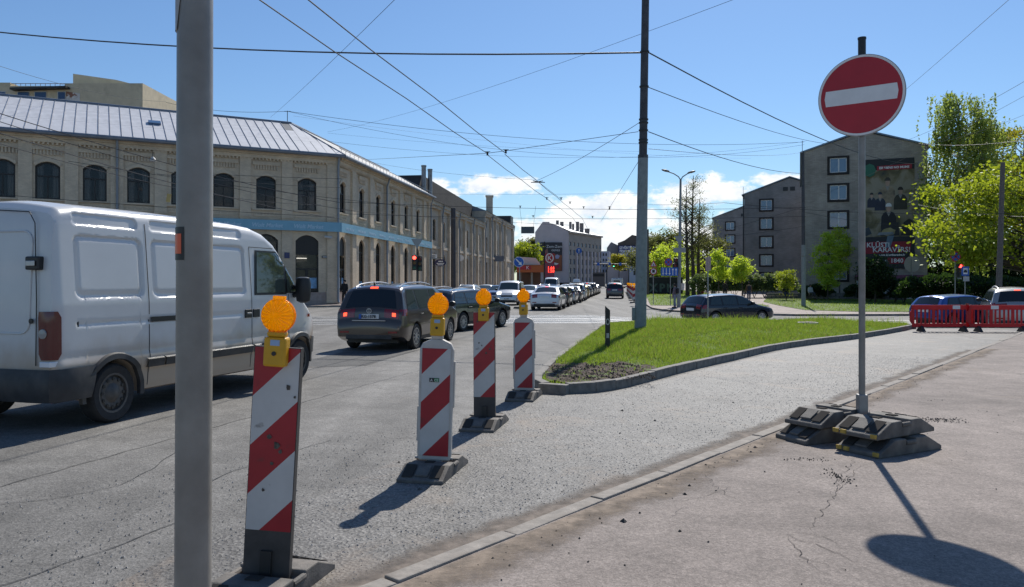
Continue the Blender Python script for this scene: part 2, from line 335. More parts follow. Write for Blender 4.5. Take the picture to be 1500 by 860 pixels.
def sheet(name, poly, lift, mat, parent=None, cut=True, kind='structure', bumpy=None, smooth=False):
    """flat polygon draped over the ground, cut fine where the ground dips"""
    bm = bmesh.new(); vs = [bm.verts.new((p[0], p[1], 0)) for p in poly]; bm.faces.new(vs)
    bmesh.ops.triangulate(bm, faces=bm.faces)
    if cut:
        xs = [3 + i * 1.0 for i in range(7)] + ([x for x in bumpy[0]] if bumpy else []); ys = [27 + i * 1.0 for i in range(7)] + [58 + 3 * i for i in range(11)] + ([y for y in bumpy[1]] if bumpy else [])
        for x in xs: bmesh.ops.bisect_plane(bm, geom=bm.verts[:] + bm.edges[:] + bm.faces[:], plane_co=(x, 0, 0), plane_no=(1, 0, 0))
        for y in ys: bmesh.ops.bisect_plane(bm, geom=bm.verts[:] + bm.edges[:] + bm.faces[:], plane_co=(0, y, 0), plane_no=(0, 1, 0))
    for v in bm.verts: v.co.z = gz(v.co.x, v.co.y) + (lift(v.co.x, v.co.y) if callable(lift) else lift)
    bmesh.ops.recalc_face_normals(bm, faces=bm.faces)
    for f in bm.faces:
        if f.normal.z < 0: f.normal_flip()
    me = bpy.data.meshes.new(name); bm.to_mesh(me); bm.free(); me.materials.append(mat)
    if smooth: me.polygons.foreach_set('use_smooth', [True] * len(me.polygons))
    o = link(name, me, parent)
    if kind: o['kind'] = kind
    return o
def catmull(pts, n=6, closed=False):
    pts = [Vector(p) for p in pts]; out = []; k = len(pts); rng = range(k if closed else k - 1)
    for i in rng:
        g = (lambda j: pts[j % k]) if closed else (lambda j: pts[min(max(j, 0), k - 1)])
        p0, p1, p2, p3 = g(i - 1), g(i), g(i + 1), g(i + 2)
        for t in range(n):
            u = t / n
            out.append(.5 * ((2 * p1) + (p2 - p0) * u + (2 * p0 - 5 * p1 + 4 * p2 - p3) * u * u + (3 * p1 - p0 - 3 * p2 + p3) * u ** 3))
    if not closed: out.append(pts[-1])
    return out
def resample(pts, step):
    pts = [Vector(p) for p in pts]; d = [0]
    for a, b in zip(pts, pts[1:]): d.append(d[-1] + (b - a).length)
    n = max(1, round(d[-1] / step)); out = []
    for i in range(n + 1):
        s = d[-1] * i / n; j = 0
        while j < len(d) - 2 and d[j + 1] < s: j += 1
        t = (s - d[j]) / max(1e-9, d[j + 1] - d[j]); out.append(pts[j].lerp(pts[j + 1], t))
    return out
def leaf_mesh(name, C, size, mat, up=0.0, jit=.35, asp=.62, nrm=None):
    """C: Nx3 centres -> one mesh of N leaf-sized rhombs with random facing"""
    n = len(C); a = np.random.normal(size=(n, 3)); a /= np.linalg.norm(a, axis=1)[:, None]
    b = np.random.normal(size=(n, 3)); b -= (a * b).sum(1)[:, None] * a; b /= np.linalg.norm(b, axis=1)[:, None]
    if up: a[:, 2] = a[:, 2] * (1 - up) + up; a /= np.linalg.norm(a, axis=1)[:, None]
    s = size * (1 + jit * np.random.uniform(-1, 1, n))[:, None]
    V = np.stack([C - a * s, C + b * s * asp, C + a * s, C - b * s * asp], 1).reshape(-1, 3).astype(np.float32)
    return quads_mesh(name, V, mat)
def quads_mesh(name, V, mat, k=4):
    nv = len(V); n = nv // k; me = bpy.data.meshes.new(name)
    me.vertices.add(nv); me.vertices.foreach_set('co', V.ravel()); me.loops.add(nv); me.loops.foreach_set('vertex_index', np.arange(nv, dtype=np.int32))
    me.polygons.add(n); me.polygons.foreach_set('loop_start', np.arange(0, nv, k, dtype=np.int32))
    me.update(calc_edges=True); me.materials.append(mat); return me
# ================================================================ the setting: ground, roads, pavements
sheet('ground', [(-2500, -800), (2500, -800), (2500, 3500), (-2500, 3500)], -.05, M_EARTH)
sheet('road', [(-95, -25), (95, -25), (95, 430), (-95, 430)], 0.0, M_ASPH)
KD = Vector((.6402, .7682)).normalized(); K0 = Vector((-.70, 4.14))
KN = Vector((KD.y, -KD.x))                                         # towards the pavement side
def kp(s, off=0.0): p = K0 + KD * s + KN * off; return (p.x, p.y)
isl_pts = [(14.6, 28.2), (13.6, 26.4), (10.2, 22.5), (6.9, 19.2), (4.75, 16.3), (3.15, 14.1), (1.95, 12.25), (1.25, 11.5), (.68, 11.35), (.36, 11.75), (.40, 12.8), (.75, 15), (1.24, 17.6), (2.3, 23), (3.4, 28.3), (4.4, 29.6), (9, 29.9), (13.4, 29.6)]
ISL = [(p.x, p.y) for p in catmull([Vector((a, b, 0)) for a, b in isl_pts], 5, True)]
# milled slip lane between the beacons, the island and the pavement
left_edge = [(-5.4, -3), (-3.0, 1.6), (-2.45, 3.2), (-1.95, 4.6), (-1.5, 5.9), (-1.0, 7.2), (-.75, 8.4), (-.1, 9.8), (.25, 11.2)]
lane = [(a + random.uniform(-.12, .12), b) for a, b in left_edge] + [(.6, 11.2), (1.3, 11.3), (2.05, 12.2), (3.25, 14), (4.85, 16.2), (7, 19.1), (10.3, 22.4), (13.7, 26.3), (14.9, 27.2), (17.2, 26.6)] + [kp(27.6), kp(10), kp(0), kp(-9.3)]
sheet('slip_lane', lane, .004, M_SLIP)
# tram crossing
cl = catmull([Vector(p) for p in ((-60, 8, 0), (-42, 17.5, 0), (-26, 26.5, 0), (-15, 31.5, 0), (-6, 34, 0), (6, 35, 0), (20, 35.2, 0), (40, 37.5, 0), (85, 45, 0))], 6)
def offset(line, d):
    o = []
    for i, p in enumerate(line):
        t = (line[min(i + 1, len(line) - 1)] - line[max(i - 1, 0)]).normalized(); o.append(Vector((p.x - t.y * d, p.y + t.x * d, 0)))
    return o
A_, B_ = offset(cl, -3.9), offset(cl, 3.9)
cob = MB()
fine = lambda ln_: resample(ln_, 1.2)
ra, rb = resample(A_, 1.0), resample(B_, 1.0); nr = min(len(ra), len(rb)); ra = resample(A_, (sum((b - a).length for a, b in zip(A_, A_[1:]))) / 120); rb = resample(B_, (sum((b - a).length for a, b in zip(B_, B_[1:]))) / 120)
rows = []
for a, b in zip(ra, rb):
    row = []
    for k in range(9):
        p = a.lerp(b, k / 8); row.append((p.x, p.y, gz(p.x, p.y) + .006))
    rows.append(row)
o = struct(cob.grid(rows).build('tram_track_bed', M_COB)); 
for q in range(len(o.data.polygons)): pass
M_RAIL = pm('rail_steel', (.32, .31, .30), .25, .9)
for i, d in enumerate((-2.75, -1.25, 1.25, 2.75)):
    pts = resample(offset(cl, d), 1.1); rl = MB(); rws = []
    for p in pts:
        z = gz(p.x, p.y); rws.append([(p.x, p.y - .05, z + .005), (p.x, p.y - .05, z + .022), (p.x, p.y + .05, z + .022), (p.x, p.y + .05, z + .005)])
    r_ = rl.grid(rws).build('tram_rail', M_RAIL)
    tag(r_, ('steel tram rail in the cobbles nearest to the grass island', 'second steel tram rail in the cobbles from the grass island', 'steel tram rail in the cobbles second from the far asphalt', 'steel tram rail in the cobbles next to the far asphalt')[i], 'rail', 'tram rails')
# near pavement with flush kerb
walk = [kp(-9.5, .11), kp(27.4, .11), (19.5, 26.2), (26, 27.6), (90, 36), (90, -25), (-16, -25)]
sheet('pavement', walk, .05, M_WALK)
kerb = bpy.data.objects.new('kerb', None); COL.objects.link(kerb); struct(kerb)
kme = MB().box(-.494, .494, -.06, .06, -.25, 0).mesh('kerb_stone', M_KERB, bevel=.008)
for i in range(-9, 27):
    c = K0 + KD * (i + .5) + KN * .06
    o = link('kerb_stone', kme, kerb, (c.x, c.y, gz(c.x, c.y) + .062 + random.uniform(-.008, .01)))
    o.rotation_euler = (random.uniform(-.015, .015), random.uniform(-.008, .008), math.atan2(KD.y, KD.x) + random.uniform(-.012, .012))
crn = resample(catmull([Vector((*kp(27, .06), 0)), Vector((18.2, 25.9, 0)), Vector((22, 26.9, 0)), Vector((30, 28.2, 0)), Vector((60, 32, 0))], 8), 1.0)
for a, b in zip(crn, crn[1:]):
    c = (a + b) / 2; o = link('kerb_stone', kme, kerb, (c.x, c.y, gz(c.x, c.y) + .07)); o.rotation_euler = (0, 0, math.atan2((b - a).y, (b - a).x))
# dirt swept along the kerb, on the pavement
o = MB(); o.grid([[(*kp(-6 + i * .8, .14), .0545), (*kp(-6 + i * .8, 1.3), .0545)] for i in range(32)]); o = o.build('sand', soft_dirt('sand_soft', (.21, .165, .125), (K0.x, K0.y, 0), (KN.x, KN.y, 0), .38, .75)); o['kind'] = 'stuff'
o = MB(); o.grid([[(*kp(-6 + i * .8, .0), .0085), (*kp(-6 + i * .8, -1.2), .0085)] for i in range(32)]); o = o.build('gutter_dirt', soft_dirt('gutter_soft', (.17, .14, .115), (K0.x, K0.y, 0), (-KN.x, -KN.y, 0), .45, .6)); o['kind'] = 'stuff'
# cracks in the pavement
M_CRACK = pm('crack_dark', (.055, .045, .04), .95, nscale=10, namt=.3)
def crack(pxs, w0, br=3):
    pts = [G(*p) for p in pxs]; pts = resample(pts, .05); m = MB()
    rws = []
    for i, p in enumerate(pts):
        d = (pts[min(i + 1, len(pts) - 1)] - pts[max(i - 1, 0)]).normalized(); n = Vector((-d.y, d.x, 0)); q = p + n * random.uniform(-.022, .022)
        ww = w0 * random.uniform(.3, 1) * min(1, (i + 1) / 4, (len(pts) - i) / 4); rws.append([(q.x - n.x * ww, q.y - n.y * ww, .0545), (q.x + n.x * ww, q.y + n.y * ww, .0545)])
    c = m.grid(rws).build('crack', M_CRACK, bpy.data.objects['pavement'])
for pxs, wd in [([(1253, 680), (1228, 712), (1222, 735), (1205, 760), (1184, 788)], .003), ([(1150, 795), (1200, 812), (1260, 840)], .004), ([(1152, 798), (1175, 830), (1215, 858)], .003), ([(1165, 790), (1210, 800), (1235, 815)], .0025),
               ([(1030, 700), (1045, 720), (1080, 745)], .003), ([(1000, 745), (1035, 735), (1075, 720)], .0025), ([(985, 770), (1010, 745)], .002), ([(1155, 820), (1190, 835), (1240, 850)], .002), ([(1262, 690), (1240, 715), (1215, 735)], .003)]: crack(pxs, wd)
# sealed joints and a patch in the carriageway
M_TAR = pm('tar_seal', (.022, .021, .02), .55, nscale=12, namt=.4)
def tar(pts, w0):
    P = resample(catmull([Vector((a, b, 0)) for a, b in pts], 5), .08); rws = []
    for i, p in enumerate(P):
        d = (P[min(i + 1, len(P) - 1)] - P[max(i - 1, 0)]).normalized(); n = Vector((-d.y, d.x, 0)); q = p + n * .012 * math.sin(i * .9) ; ww = w0 * (.6 + .4 * random.random()); rws.append([(q.x - n.x * ww, q.y - n.y * ww, .0055), (q.x + n.x * ww, q.y + n.y * ww, .0055)])
    MB().grid(rws).build('tar_joint', M_TAR, bpy.data.objects['road'])
tar([(-5.2, 2.5), (-3.6, 8), (-2.0, 13.5), (.2, 20.5)], .006); tar([(-9, 20.5), (-4, 22.5), (1.5, 24.3)], .007); tar([(-2.9, 3.9), (-2.3, 5.3), (-2.5, 6.4), (-1.9, 8.0)], .005); tar([(-3.9, 5.6), (-3.2, 6.2), (-3.3, 7.6)], .004)
sheet('road_patch', [(-4.6, 14.6), (-2.9, 15.2), (-2.3, 18.6), (-4.0, 18.1)], .003, asphalt('asphalt_patch', (.05, .049, .047), (.12, .118, .114), agg=80))
# loose asphalt crumbs and gravel
def crumbs(name, n, place, smin, smax, mat):
    V = []; 
    for i in range(n):
        x, y, z = place(); s = random.uniform(smin, smax) * random.uniform(.6, 1)
        a = random.uniform(0, 6.28); c, q = math.cos(a), math.sin(a)
        b = [(x + s * (c * u - q * v), y + s * (q * u + c * v), z + s * h) for u, v, h in ((-1, -.6, 0), (1, -.7, 0), (.7, .8, 0), (-.8, .7, 0), (0, 0, 1.0))]
        for f in ((0, 1, 4), (1, 2, 4), (2, 3, 4), (3, 0, 4)): V += [b[k] for k in f]
    me = quads_mesh(name, np.array(V, dtype=np.float32), mat, 3); o = link(name, me); o['kind'] = 'stuff'; return o
M_CRUMB = pm('asphalt_crumbs', (.04, .038, .036), .85, island=.6); M_GRAV = pm('road_gravel', (.20, .195, .19), .75, island=.6)
def pl_crumb():
    r = random.random()
    if r < .3: c = G(1372, 622); return (c.x + random.gauss(0, .19), c.y + random.gauss(0, .09), .053)
    if r < .42: c = G(1228, 708); return (c.x + random.gauss(0, .04), c.y + random.gauss(0, .12), .053)
    if r < .5: c = G(1183, 682); return (c.x + random.gauss(0, .12), c.y + random.gauss(0, .03), .053)
    if r < .9: s = random.uniform(-2, 14); p = kp(s, .17 + abs(random.gauss(0, .14))); return (p[0], p[1], .053)
    s = random.uniform(-2, 14); p = kp(s, random.uniform(.2, 2.5)); return (p[0], p[1], .053)
crumbs('asphalt_crumbs', 700, pl_crumb, .003, .011, M_CRUMB)
def pl_big(): s = random.uniform(1, 9); p = kp(s, random.choice((.25, .3, .4, .8, -1.3, -2.0)) + random.gauss(0, .1)); return (p[0], p[1], .052 if (Vector(p) - K0).dot(KN) > 0 else .004)
crumbs('asphalt_lumps', 26, pl_big, .012, .026, M_CRUMB)
def pl_grav():
    s = random.uniform(-4, 16); o_ = -abs(random.gauss(0, 1.2)) - .05
    if random.random() < .5: o_ = -random.uniform(.1, 3.4)
    p = kp(s, o_); return (p[0], p[1], .004)
crumbs('road_gravel', 14000, pl_grav, .003, .009, M_GRAV)

# ---- grass island with its kerb
isl = np.array(ISL)
def edge_dist(x, y):
    a = isl; b = np.roll(isl, -1, 0); ab = b - a; t = np.clip(((x - a[:, 0]) * ab[:, 0] + (y - a[:, 1]) * ab[:, 1]) / (ab ** 2).sum(1), 0, 1)
    return float(np.min(np.hypot(a[:, 0] + t * ab[:, 0] - x, a[:, 1] + t * ab[:, 1] - y)))
def inside(poly, x, y):
    c = False; j = len(poly) - 1
    for i in range(len(poly)):
        if (poly[i][1] > y) != (poly[j][1] > y) and x < (poly[j][0] - poly[i][0]) * (y - poly[i][1]) / (poly[j][1] - poly[i][1]) + poly[i][0]: c = not c
        j = i
    return c
def isl_lift(x, y): return .11 + .19 * S((edge_dist(x, y) - .1) / 2.6)
def inset(poly, d):
    o = []; n = len(poly)
    for i in range(n):
        a, b = Vector(poly[i - 1]), Vector(poly[(i + 1) % n]); t = (b - a).normalized(); q = Vector(poly[i]) + Vector((-t.y, t.x)) * -d
        if not inside(poly, q.x, q.y): q = Vector(poly[i]) + Vector((-t.y, t.x)) * d
        o.append((q.x, q.y))
    return o
ISL_IN = inset(ISL, .14)
sheet('island_lawn', ISL_IN, isl_lift, M_LAWN, bumpy=([.5 + .75 * i for i in range(19)], [11.8 + .75 * i for i in range(24)]), smooth=True)
ik = bpy.data.objects.new('kerb', None); COL.objects.link(ik); struct(ik)
ring = resample([Vector((*p, 0)) for p in ISL + [ISL[0]]], .02); rr = []
# stones: long on the straights, short round the tip
pos = 0; stones = []
while pos < len(ring) - 3:
    p = ring[pos]; ln_ = .46 if p.y < 12.6 else .98; e = min(len(ring) - 1, pos + int(ln_ / .02)); stones.append((ring[pos], ring[e], ln_)); pos = e
kshort = MB().box(-.225, .225, -.07, .07, -.2, .15).mesh('kerb_stone', M_KERBD, bevel=.012); klong = MB().box(-.486, .486, -.07, .07, -.2, .15).mesh('kerb_stone', M_KERBD, bevel=.012)
for a, b, ln_ in stones:
    c = (a + b) / 2; t = (b - a).normalized(); n = Vector((-t.y, t.x, 0)); q = c + n * .06
    if not inside(ISL, q.x, q.y): q = c - n * .06
    o = link('kerb_stone', kshort if ln_ < .6 else klong, ik, (q.x, q.y, gz(q.x, q.y) + random.uniform(-.012, .006))); o.rotation_euler = (random.uniform(-.02, .02), 0, math.atan2(t.y, t.x) + random.uniform(-.01, .01))
soil_poly = [(.55, 12.0), (.8, 11.62), (1.2, 11.66), (1.8, 12.2), (2.4, 13.1), (2.6, 13.9), (2.1, 14.2), (1.5, 13.8), (1.3, 14.3), (.95, 14.1), (.8, 14.6), (.62, 13.4)]
def soil_l(x, y): return isl_lift(x, y) + .012 + .025 * math.sin(x * 11 + y * 3) * math.sin(y * 9) + .012 * math.sin(x * 31) * math.sin(y * 27)
SP = [(p.x, p.y) for p in catmull([Vector((a, b, 0)) for a, b in soil_poly], 3, True)]
sheet('soil', SP, soil_l, M_SOIL, kind='stuff', bumpy=([.5 + .12 * i for i in range(20)], [11.6 + .12 * i for i in range(26)]))
crumbs('soil_clods', 900, lambda: (lambda x, y: (x, y, isl_lift(x, y) + .02))(random.uniform(.7, 2.3), random.uniform(11.9, 14.0)), .008, .03, M_SOIL)
def blades(name, n, poly, lift, hmin, hmax, wd, skip=None, mat=M_GRASS, clump=.5):
    xs = [p[0] for p in poly]; ys = [p[1] for p in poly]; V = []; k = 0
    while k < n:
        x = random.uniform(min(xs), max(xs)); y = random.uniform(min(ys), max(ys))
        if not inside(poly, x, y) or (skip and inside(skip, x, y) and random.random() < .96): continue
        cl_ = .5 + .5 * math.sin(x * 2.1 + 1.3 * math.sin(y * 1.7)) * math.sin(y * 1.3 + math.sin(x * 2.9))
        h = random.uniform(hmin, hmax) * (1 - clump + 2 * clump * cl_ * random.uniform(.5, 1.2)); z = gz(x, y) + lift(x, y) - .01
        a = random.uniform(0, 3.14); c, s_ = math.cos(a) * wd, math.sin(a) * wd; lx, ly = random.gauss(0, .4) * h, random.gauss(0, .4) * h
        V += [(x - c, y - s_, z), (x + c, y + s_, z), (x + lx, y + ly, z + h)]; k += 1
    o = link(name, quads_mesh(name, np.array(V, dtype=np.float32), mat, 3)); o['kind'] = 'stuff'; return o
blades('grass', 120000, ISL_IN, isl_lift, .05, .13, .007, skip=SP)
M_DRY = pm('dry_grass', (.30, .26, .11), .7, island=.4, transl=((.4, .34, .14), .4))
blades('dry_grass', 14000, ISL_IN, isl_lift, .04, .12, .007, skip=SP, mat=M_DRY, clump=.8)
blades('tall_grass', 2500, [(4.5, 27.5), (14, 27), (14, 29.5), (4.6, 29.4)], isl_lift, .12, .30, .009)
M_DAND = pm('dandelion', (.75, .55, .02), .7)
V = []
for i in range(420):
    while True:
        x, y = random.uniform(.6, 13.5), random.uniform(12.5, 29.5)
        if inside(ISL_IN, x, y) and not inside(SP, x, y): break
    z = gz(x, y) + isl_lift(x, y) + random.uniform(.05, .12); s = .02
    V += [(x - s, y, z), (x, y - s, z), (x + s, y, z), (x, y, z + s), (x - s, y, z), (x, y - s, z), (x + s, y, z), (x, y + s, z + s)]
o = link('dandelions', quads_mesh('dandelions', np.array(V, dtype=np.float32), M_DAND, 4)); o['kind'] = 'stuff'
mc = thing('manhole_cover', 'grey concrete manhole cover lying in the island grass', 'manhole', G(1183, 487)); mc.location.z = gz(mc.location.x, mc.location.y) + isl_lift(mc.location.x, mc.location.y) + .0
MB().lathe([(.34, -.1), (.34, .05), (.31, .06), (.0001, .06)], 18).build('cover_slab', pm('pale_concrete', (.42, .40, .37), .85, nscale=8, namt=.2), mc)
MB().lathe([(.26, .055), (.26, .075), (.0001, .075)], 18).build('lid', M_KERB, mc)

# ---- far pavements and lawns
C0 = Vector((-12.4, 54.4, 0)); U1 = Vector((-.88, -.474, 0)).normalized(); N1 = Vector((.474, -.88, 0)).normalized(); U2 = Vector((.14, .99, 0)).normalized(); N2 = Vector((.99, -.14, 0)).normalized()
def raised(name, poly, h, mat, kerbmat=M_KERB):
    o = sheet(name, poly, h, mat)
    k = MB(); P = [Vector((*p, 0)) for p in poly]; rows = []
    for p in resample(P + [P[0]], 2.0):
        z = gz(p.x, p.y); rows.append([(p.x, p.y, z - .1), (p.x, p.y, z + h - .003)])
    e = struct(k.grid(rows).build('kerb', kerbmat)); return o
lw = [(C0 + U1 * 45 + N1 * 3.0), (C0 + U1 * 1.5 + N1 * 3.0), C0 + N1 * 3.2 + N2 * 1.0, C0 + N1 * 1.5 + N2 * 3.0, C0 + N2 * 3.2 + U2 * 2.5, C0 + N2 * 3.2 + U2 * 240, C0 - N2 * 20 + U2 * 240, C0 + U1 * 45 - N1 * 20]
raised('pavement', [(p.x, p.y) for p in lw], .12, M_WALK2)
rp_ = [(32, 210), (20.6, 130), (11.2, 64), (10.1, 55), (10.3, 51), (12.2, 46.8), (16.3, 43.9), (23, 44.2), (40, 47), (90, 57), (90, 210)]
raised('pavement', rp_, .12, M_WALK2)
lift13 = lambda x, y: .145
def gp(px, py):
    p = G(px, py); k = (CAMH - .12 - p.z) / (CAMH - p.z); return (p.x * k, p.y * k)
LA = [gp(*p) for p in ((953, 447), (1005, 447.5), (1060, 448.5), (1128, 449), (1118, 446), (1075, 441.5), (1046, 433), (1030, 428), (1000, 425.5), (948, 425.5), (945, 432))]
LB = [gp(*p) for p in ((1118, 441), (1140, 447), (1180, 454.5), (1260, 457), (1340, 457), (1520, 454), (1520, 436), (1330, 436), (1180, 434), (1125, 435))]
for P in (LA, LB):
    sheet('lawn', P, .14, M_LAWN); blades('grass', 16000, P, lift13, .05, .14, .02)
# ================================================================ buildings
class Fr:
    def __init__(s, O, U, Nn): s.O = Vector(O); s.U = Vector(U); s.N = Vector(Nn)
    def p(s, u, v, d=0.0): return s.O + s.U * u + Vector((0, 0, v)) + s.N * d
    def box(s, m, u0, u1, v0, v1, d0, d1):
        b = [s.p(u0, v0, d0), s.p(u1, v0, d0), s.p(u1, v0, d1), s.p(u0, v0, d1)]; t = [s.p(u0, v1, d0), s.p(u1, v1, d0), s.p(u1, v1, d1), s.p(u0, v1, d1)]; m.hexa(b, t)
    def rot(s): return math.atan2(s.U.y, s.U.x)
def arch(u0, u1, v1, rise, n=8):
    """points of a segmental arch from right springing to left springing"""
    return [(u0 + (u1 - u0) * (1 - i / n), v1 - rise + rise * math.sin(math.pi * i / n) ** .8 if rise else v1) for i in range(n + 1)]
def facade(F, Lu, Hv, holes, depth=.28, v_base=0.0, u_start=0.0):
    """wall skin with real openings: holes = (u0,u1,v0,v1,rise)"""
    m = MB(); us = sorted({u_start, Lu} | {h[0] for h in holes} | {h[1] for h in holes}); vs_ = sorted({v_base, Hv} | {h[2] for h in holes} | {h[3] for h in holes})
    for i in range(len(us) - 1):
        for j in range(len(vs_) - 1):
            uc, vc = (us[i] + us[i + 1]) / 2, (vs_[j] + vs_[j + 1]) / 2
            if any(h[0] < uc < h[1] and h[2] < vc < h[3] for h in holes): continue
            m.poly([F.p(us[i], vs_[j]), F.p(us[i + 1], vs_[j]), F.p(us[i + 1], vs_[j + 1]), F.p(us[i], vs_[j + 1])])
    for (a, b, c, d, r) in holes:
        A = arch(a, b, d, r)
        if r:
            for (p, q) in zip(A, A[1:]): m.poly([F.p(p[0], p[1]), F.p(p[0], d), F.p(q[0], d), F.p(q[0], q[1])])
        path = [(a, c), (b, c)] + A
        for (p, q) in zip(path, path[1:] + path[:1]):
            m.poly([F.p(*p), F.p(*q), F.p(*q, -depth), F.p(*p, -depth)])
    return m
def win_meshes(F, w_, h_, rise, fw=.09, transom=.62, mull=True, d=-.2, gm=None, fm=None):
    """frame mesh + pane meshes for an opening w x h, origin at its bottom centre"""
    Z = Fr((0, 0, 0), F.U, F.N); m = MB(); a, b = -w_ / 2, w_ / 2
    Z.box(m, a, a + fw, 0, h_ - rise, d, d + .07); Z.box(m, b - fw, b, 0, h_ - rise, d, d + .07); Z.box(m, a, b, 0, fw, d, d + .075)
    A = arch(a, b, h_, rise); Ai = arch(a + fw, b - fw, h_ - fw, rise)
    for i in range(len(A) - 1):
        q = [A[i], A[i + 1], Ai[i + 1], Ai[i]]; m.hexa([Z.p(*p, d) for p in q], [Z.p(*p, d + .07) for p in q])
    t = h_ * transom
    if transom: Z.box(m, a + fw, b - fw, t - fw * .45, t + fw * .45, d + .005, d + .08)
    if mull: Z.box(m, -fw * .4, fw * .4, fw, t - fw * .45 if transom else h_ - fw, d + .003, d + .073)
    fr = m.mesh('window', fm or M_WFRAME); panes = []
    def pane(pts): panes.append(MB().hexa([Z.p(*p, d + .02) for p in pts], [Z.p(*p, d + .03) for p in pts]).mesh('pane', gm or M_WGLASS))
    x = [a + fw, 0, b - fw] if mull else [a + fw, b - fw]
    for i in range(len(x) - 1): pane([(x[i], fw), (x[i + 1], fw), (x[i + 1], t if transom else h_ - fw), (x[i], t if transom else h_ - fw)])
    if transom: pane([(a + fw, t), (b - fw, t)] + Ai)
    cur = MB(); bk = MB(); Z.box(bk, a - .05, b + .05, -.05, h_ + .05, d - .6, d - .55)
    n = 10
    for sgn in (-1, 1):
        rows = [[], []]
        for i in range(n + 1):
            u = sgn * (w_ / 2 - (w_ * .32) * i / n); dd = d - .1 + .03 * math.sin(i * 2.3); rows[0].append(Z.p(u, .05, dd)); rows[1].append(Z.p(u, h_ - .1, dd))
        cur.grid(rows)
    return fr, panes, cur.mesh('curtain', M_CURTAIN), bk.mesh('room', M_DARKROOM)
def put_win(W, parent, loc, curtain=False, sill=None, room=True):
    o = link('window', W[0], parent, loc)
    for pmesh in W[1]: link('pane', pmesh, o)
    if room: link('room', W[3], o)
    if curtain: link('curtain', W[2], o)
    return o

M_YBRICK = brickmat('pale_brick', (.70, .575, .42), (.60, .49, .355), (.54, .45, .33))
M_YBRICK2 = brickmat('pale_brick_dirty', (.64, .54, .415), (.55, .465, .355), (.49, .42, .325))
M_STONE = pm('plinth_stone', (.36, .285, .245), .85, nscale=3, namt=.2, bscale=20, bstr=.3)
M_ZINC = pm('zinc_roof', (.57, .57, .585), .5, .05, nscale=1.3, namt=.12, n2=(.8, (.52, .52, .54), .55, .25))
M_ZINCD = pm('zinc_dark', (.20, .225, .26), .5, .4, nscale=2, namt=.15)
M_BAND = pm('shop_band_blue', (.20, .42, .54), .5, nscale=2, namt=.06)
M_BANDTXT = pm('shop_band_letters', (.44, .62, .74), .5)
M_PIPE = pm('downpipe', (.25, .28, .32), .5, .4)

# ---------------- corner building, two storeys of pale brick
B1 = thing('corner_building', 'two storey pale brick corner building with metal roof and light blue shop band', 'building', C0)
H1 = 10.55
FL = Fr((0, 0, .12), U1, N1); FS = Fr((0, 0, .12), U2, N2)
uL = [2.16, 4.93, 7.65, 10.2, 12.74, 15.17, 17.66, 19.95, 22.5, 25.1, 27.7, 30.3, 32.9]; uS = [.98, 5.1, 9.2, 13.4, 17.6, 21.8, 25.3]
hL = [(u - .65, u + .65, 6.55, 8.8, .28) for u in uL] + [(u - .8, u + .8, (.12 if i in (0, 5) else 1.0), 4.85, .42) for i, u in enumerate(uL)]
hS = [(u - .55, u + .55, 6.55, 8.8, .28) for u in uS[:6]] + [(u - .62, u + .62, (.12 if i == 0 else 1.0), 4.85, .42) for i, u in enumerate(uS[:6])]
facade(FL, 34.5, H1, hL, .3).build('wall', M_YBRICK, B1)
facade(FS, 26.4, H1, hS, .3).build('wall', M_YBRICK, B1)
bk_ = MB()
bp_ = [Vector((0, 0, 0)), U1 * 34.5, U1 * 34.5 - N1 * 12, U2 * 26.4 - N2 * 10.5 , U2 * 26.4]
for a, b in ((1, 2), (2, 3), (3, 4)): bk_.poly([bp_[a] + Vector((0, 0, .1)), bp_[b] + Vector((0, 0, .1)), bp_[b] + Vector((0, 0, H1)), bp_[a] + Vector((0, 0, H1))])
bk_.build('wall', M_YBRICK2, B1)
def pilasters(F, cs, hw, v0, v1, proud, mat, parent):
    me = None
    for c in cs:
        if me is None:
            m = MB(); Z = Fr((0, 0, 0), F.U, F.N); Z.box(m, -hw, hw, v0, v1, 0.002, proud); Z.box(m, -hw - .06, hw + .06, v0, v0 + .95, .001, proud + .06); Z.box(m, -hw - .04, hw + .04, 5.95, 6.1, .0015, proud + .05); me = m.mesh('pilaster', mat)
        link('pilaster', me, parent, F.p(c, 0))
mids = lambda us, a, b: [a] + [(x + y) / 2 for x, y in zip(us, us[1:])] + [b]
pilasters(FL, mids(uL, .42, 34.1), .36, .1, 9.95, .13, M_YBRICK, B1)
pilasters(FS, [3.04, 7.15, 11.3, 15.5, 19.7, 24.0, 26.0], .42, .1, 9.95, .16, M_YBRICK, B1)
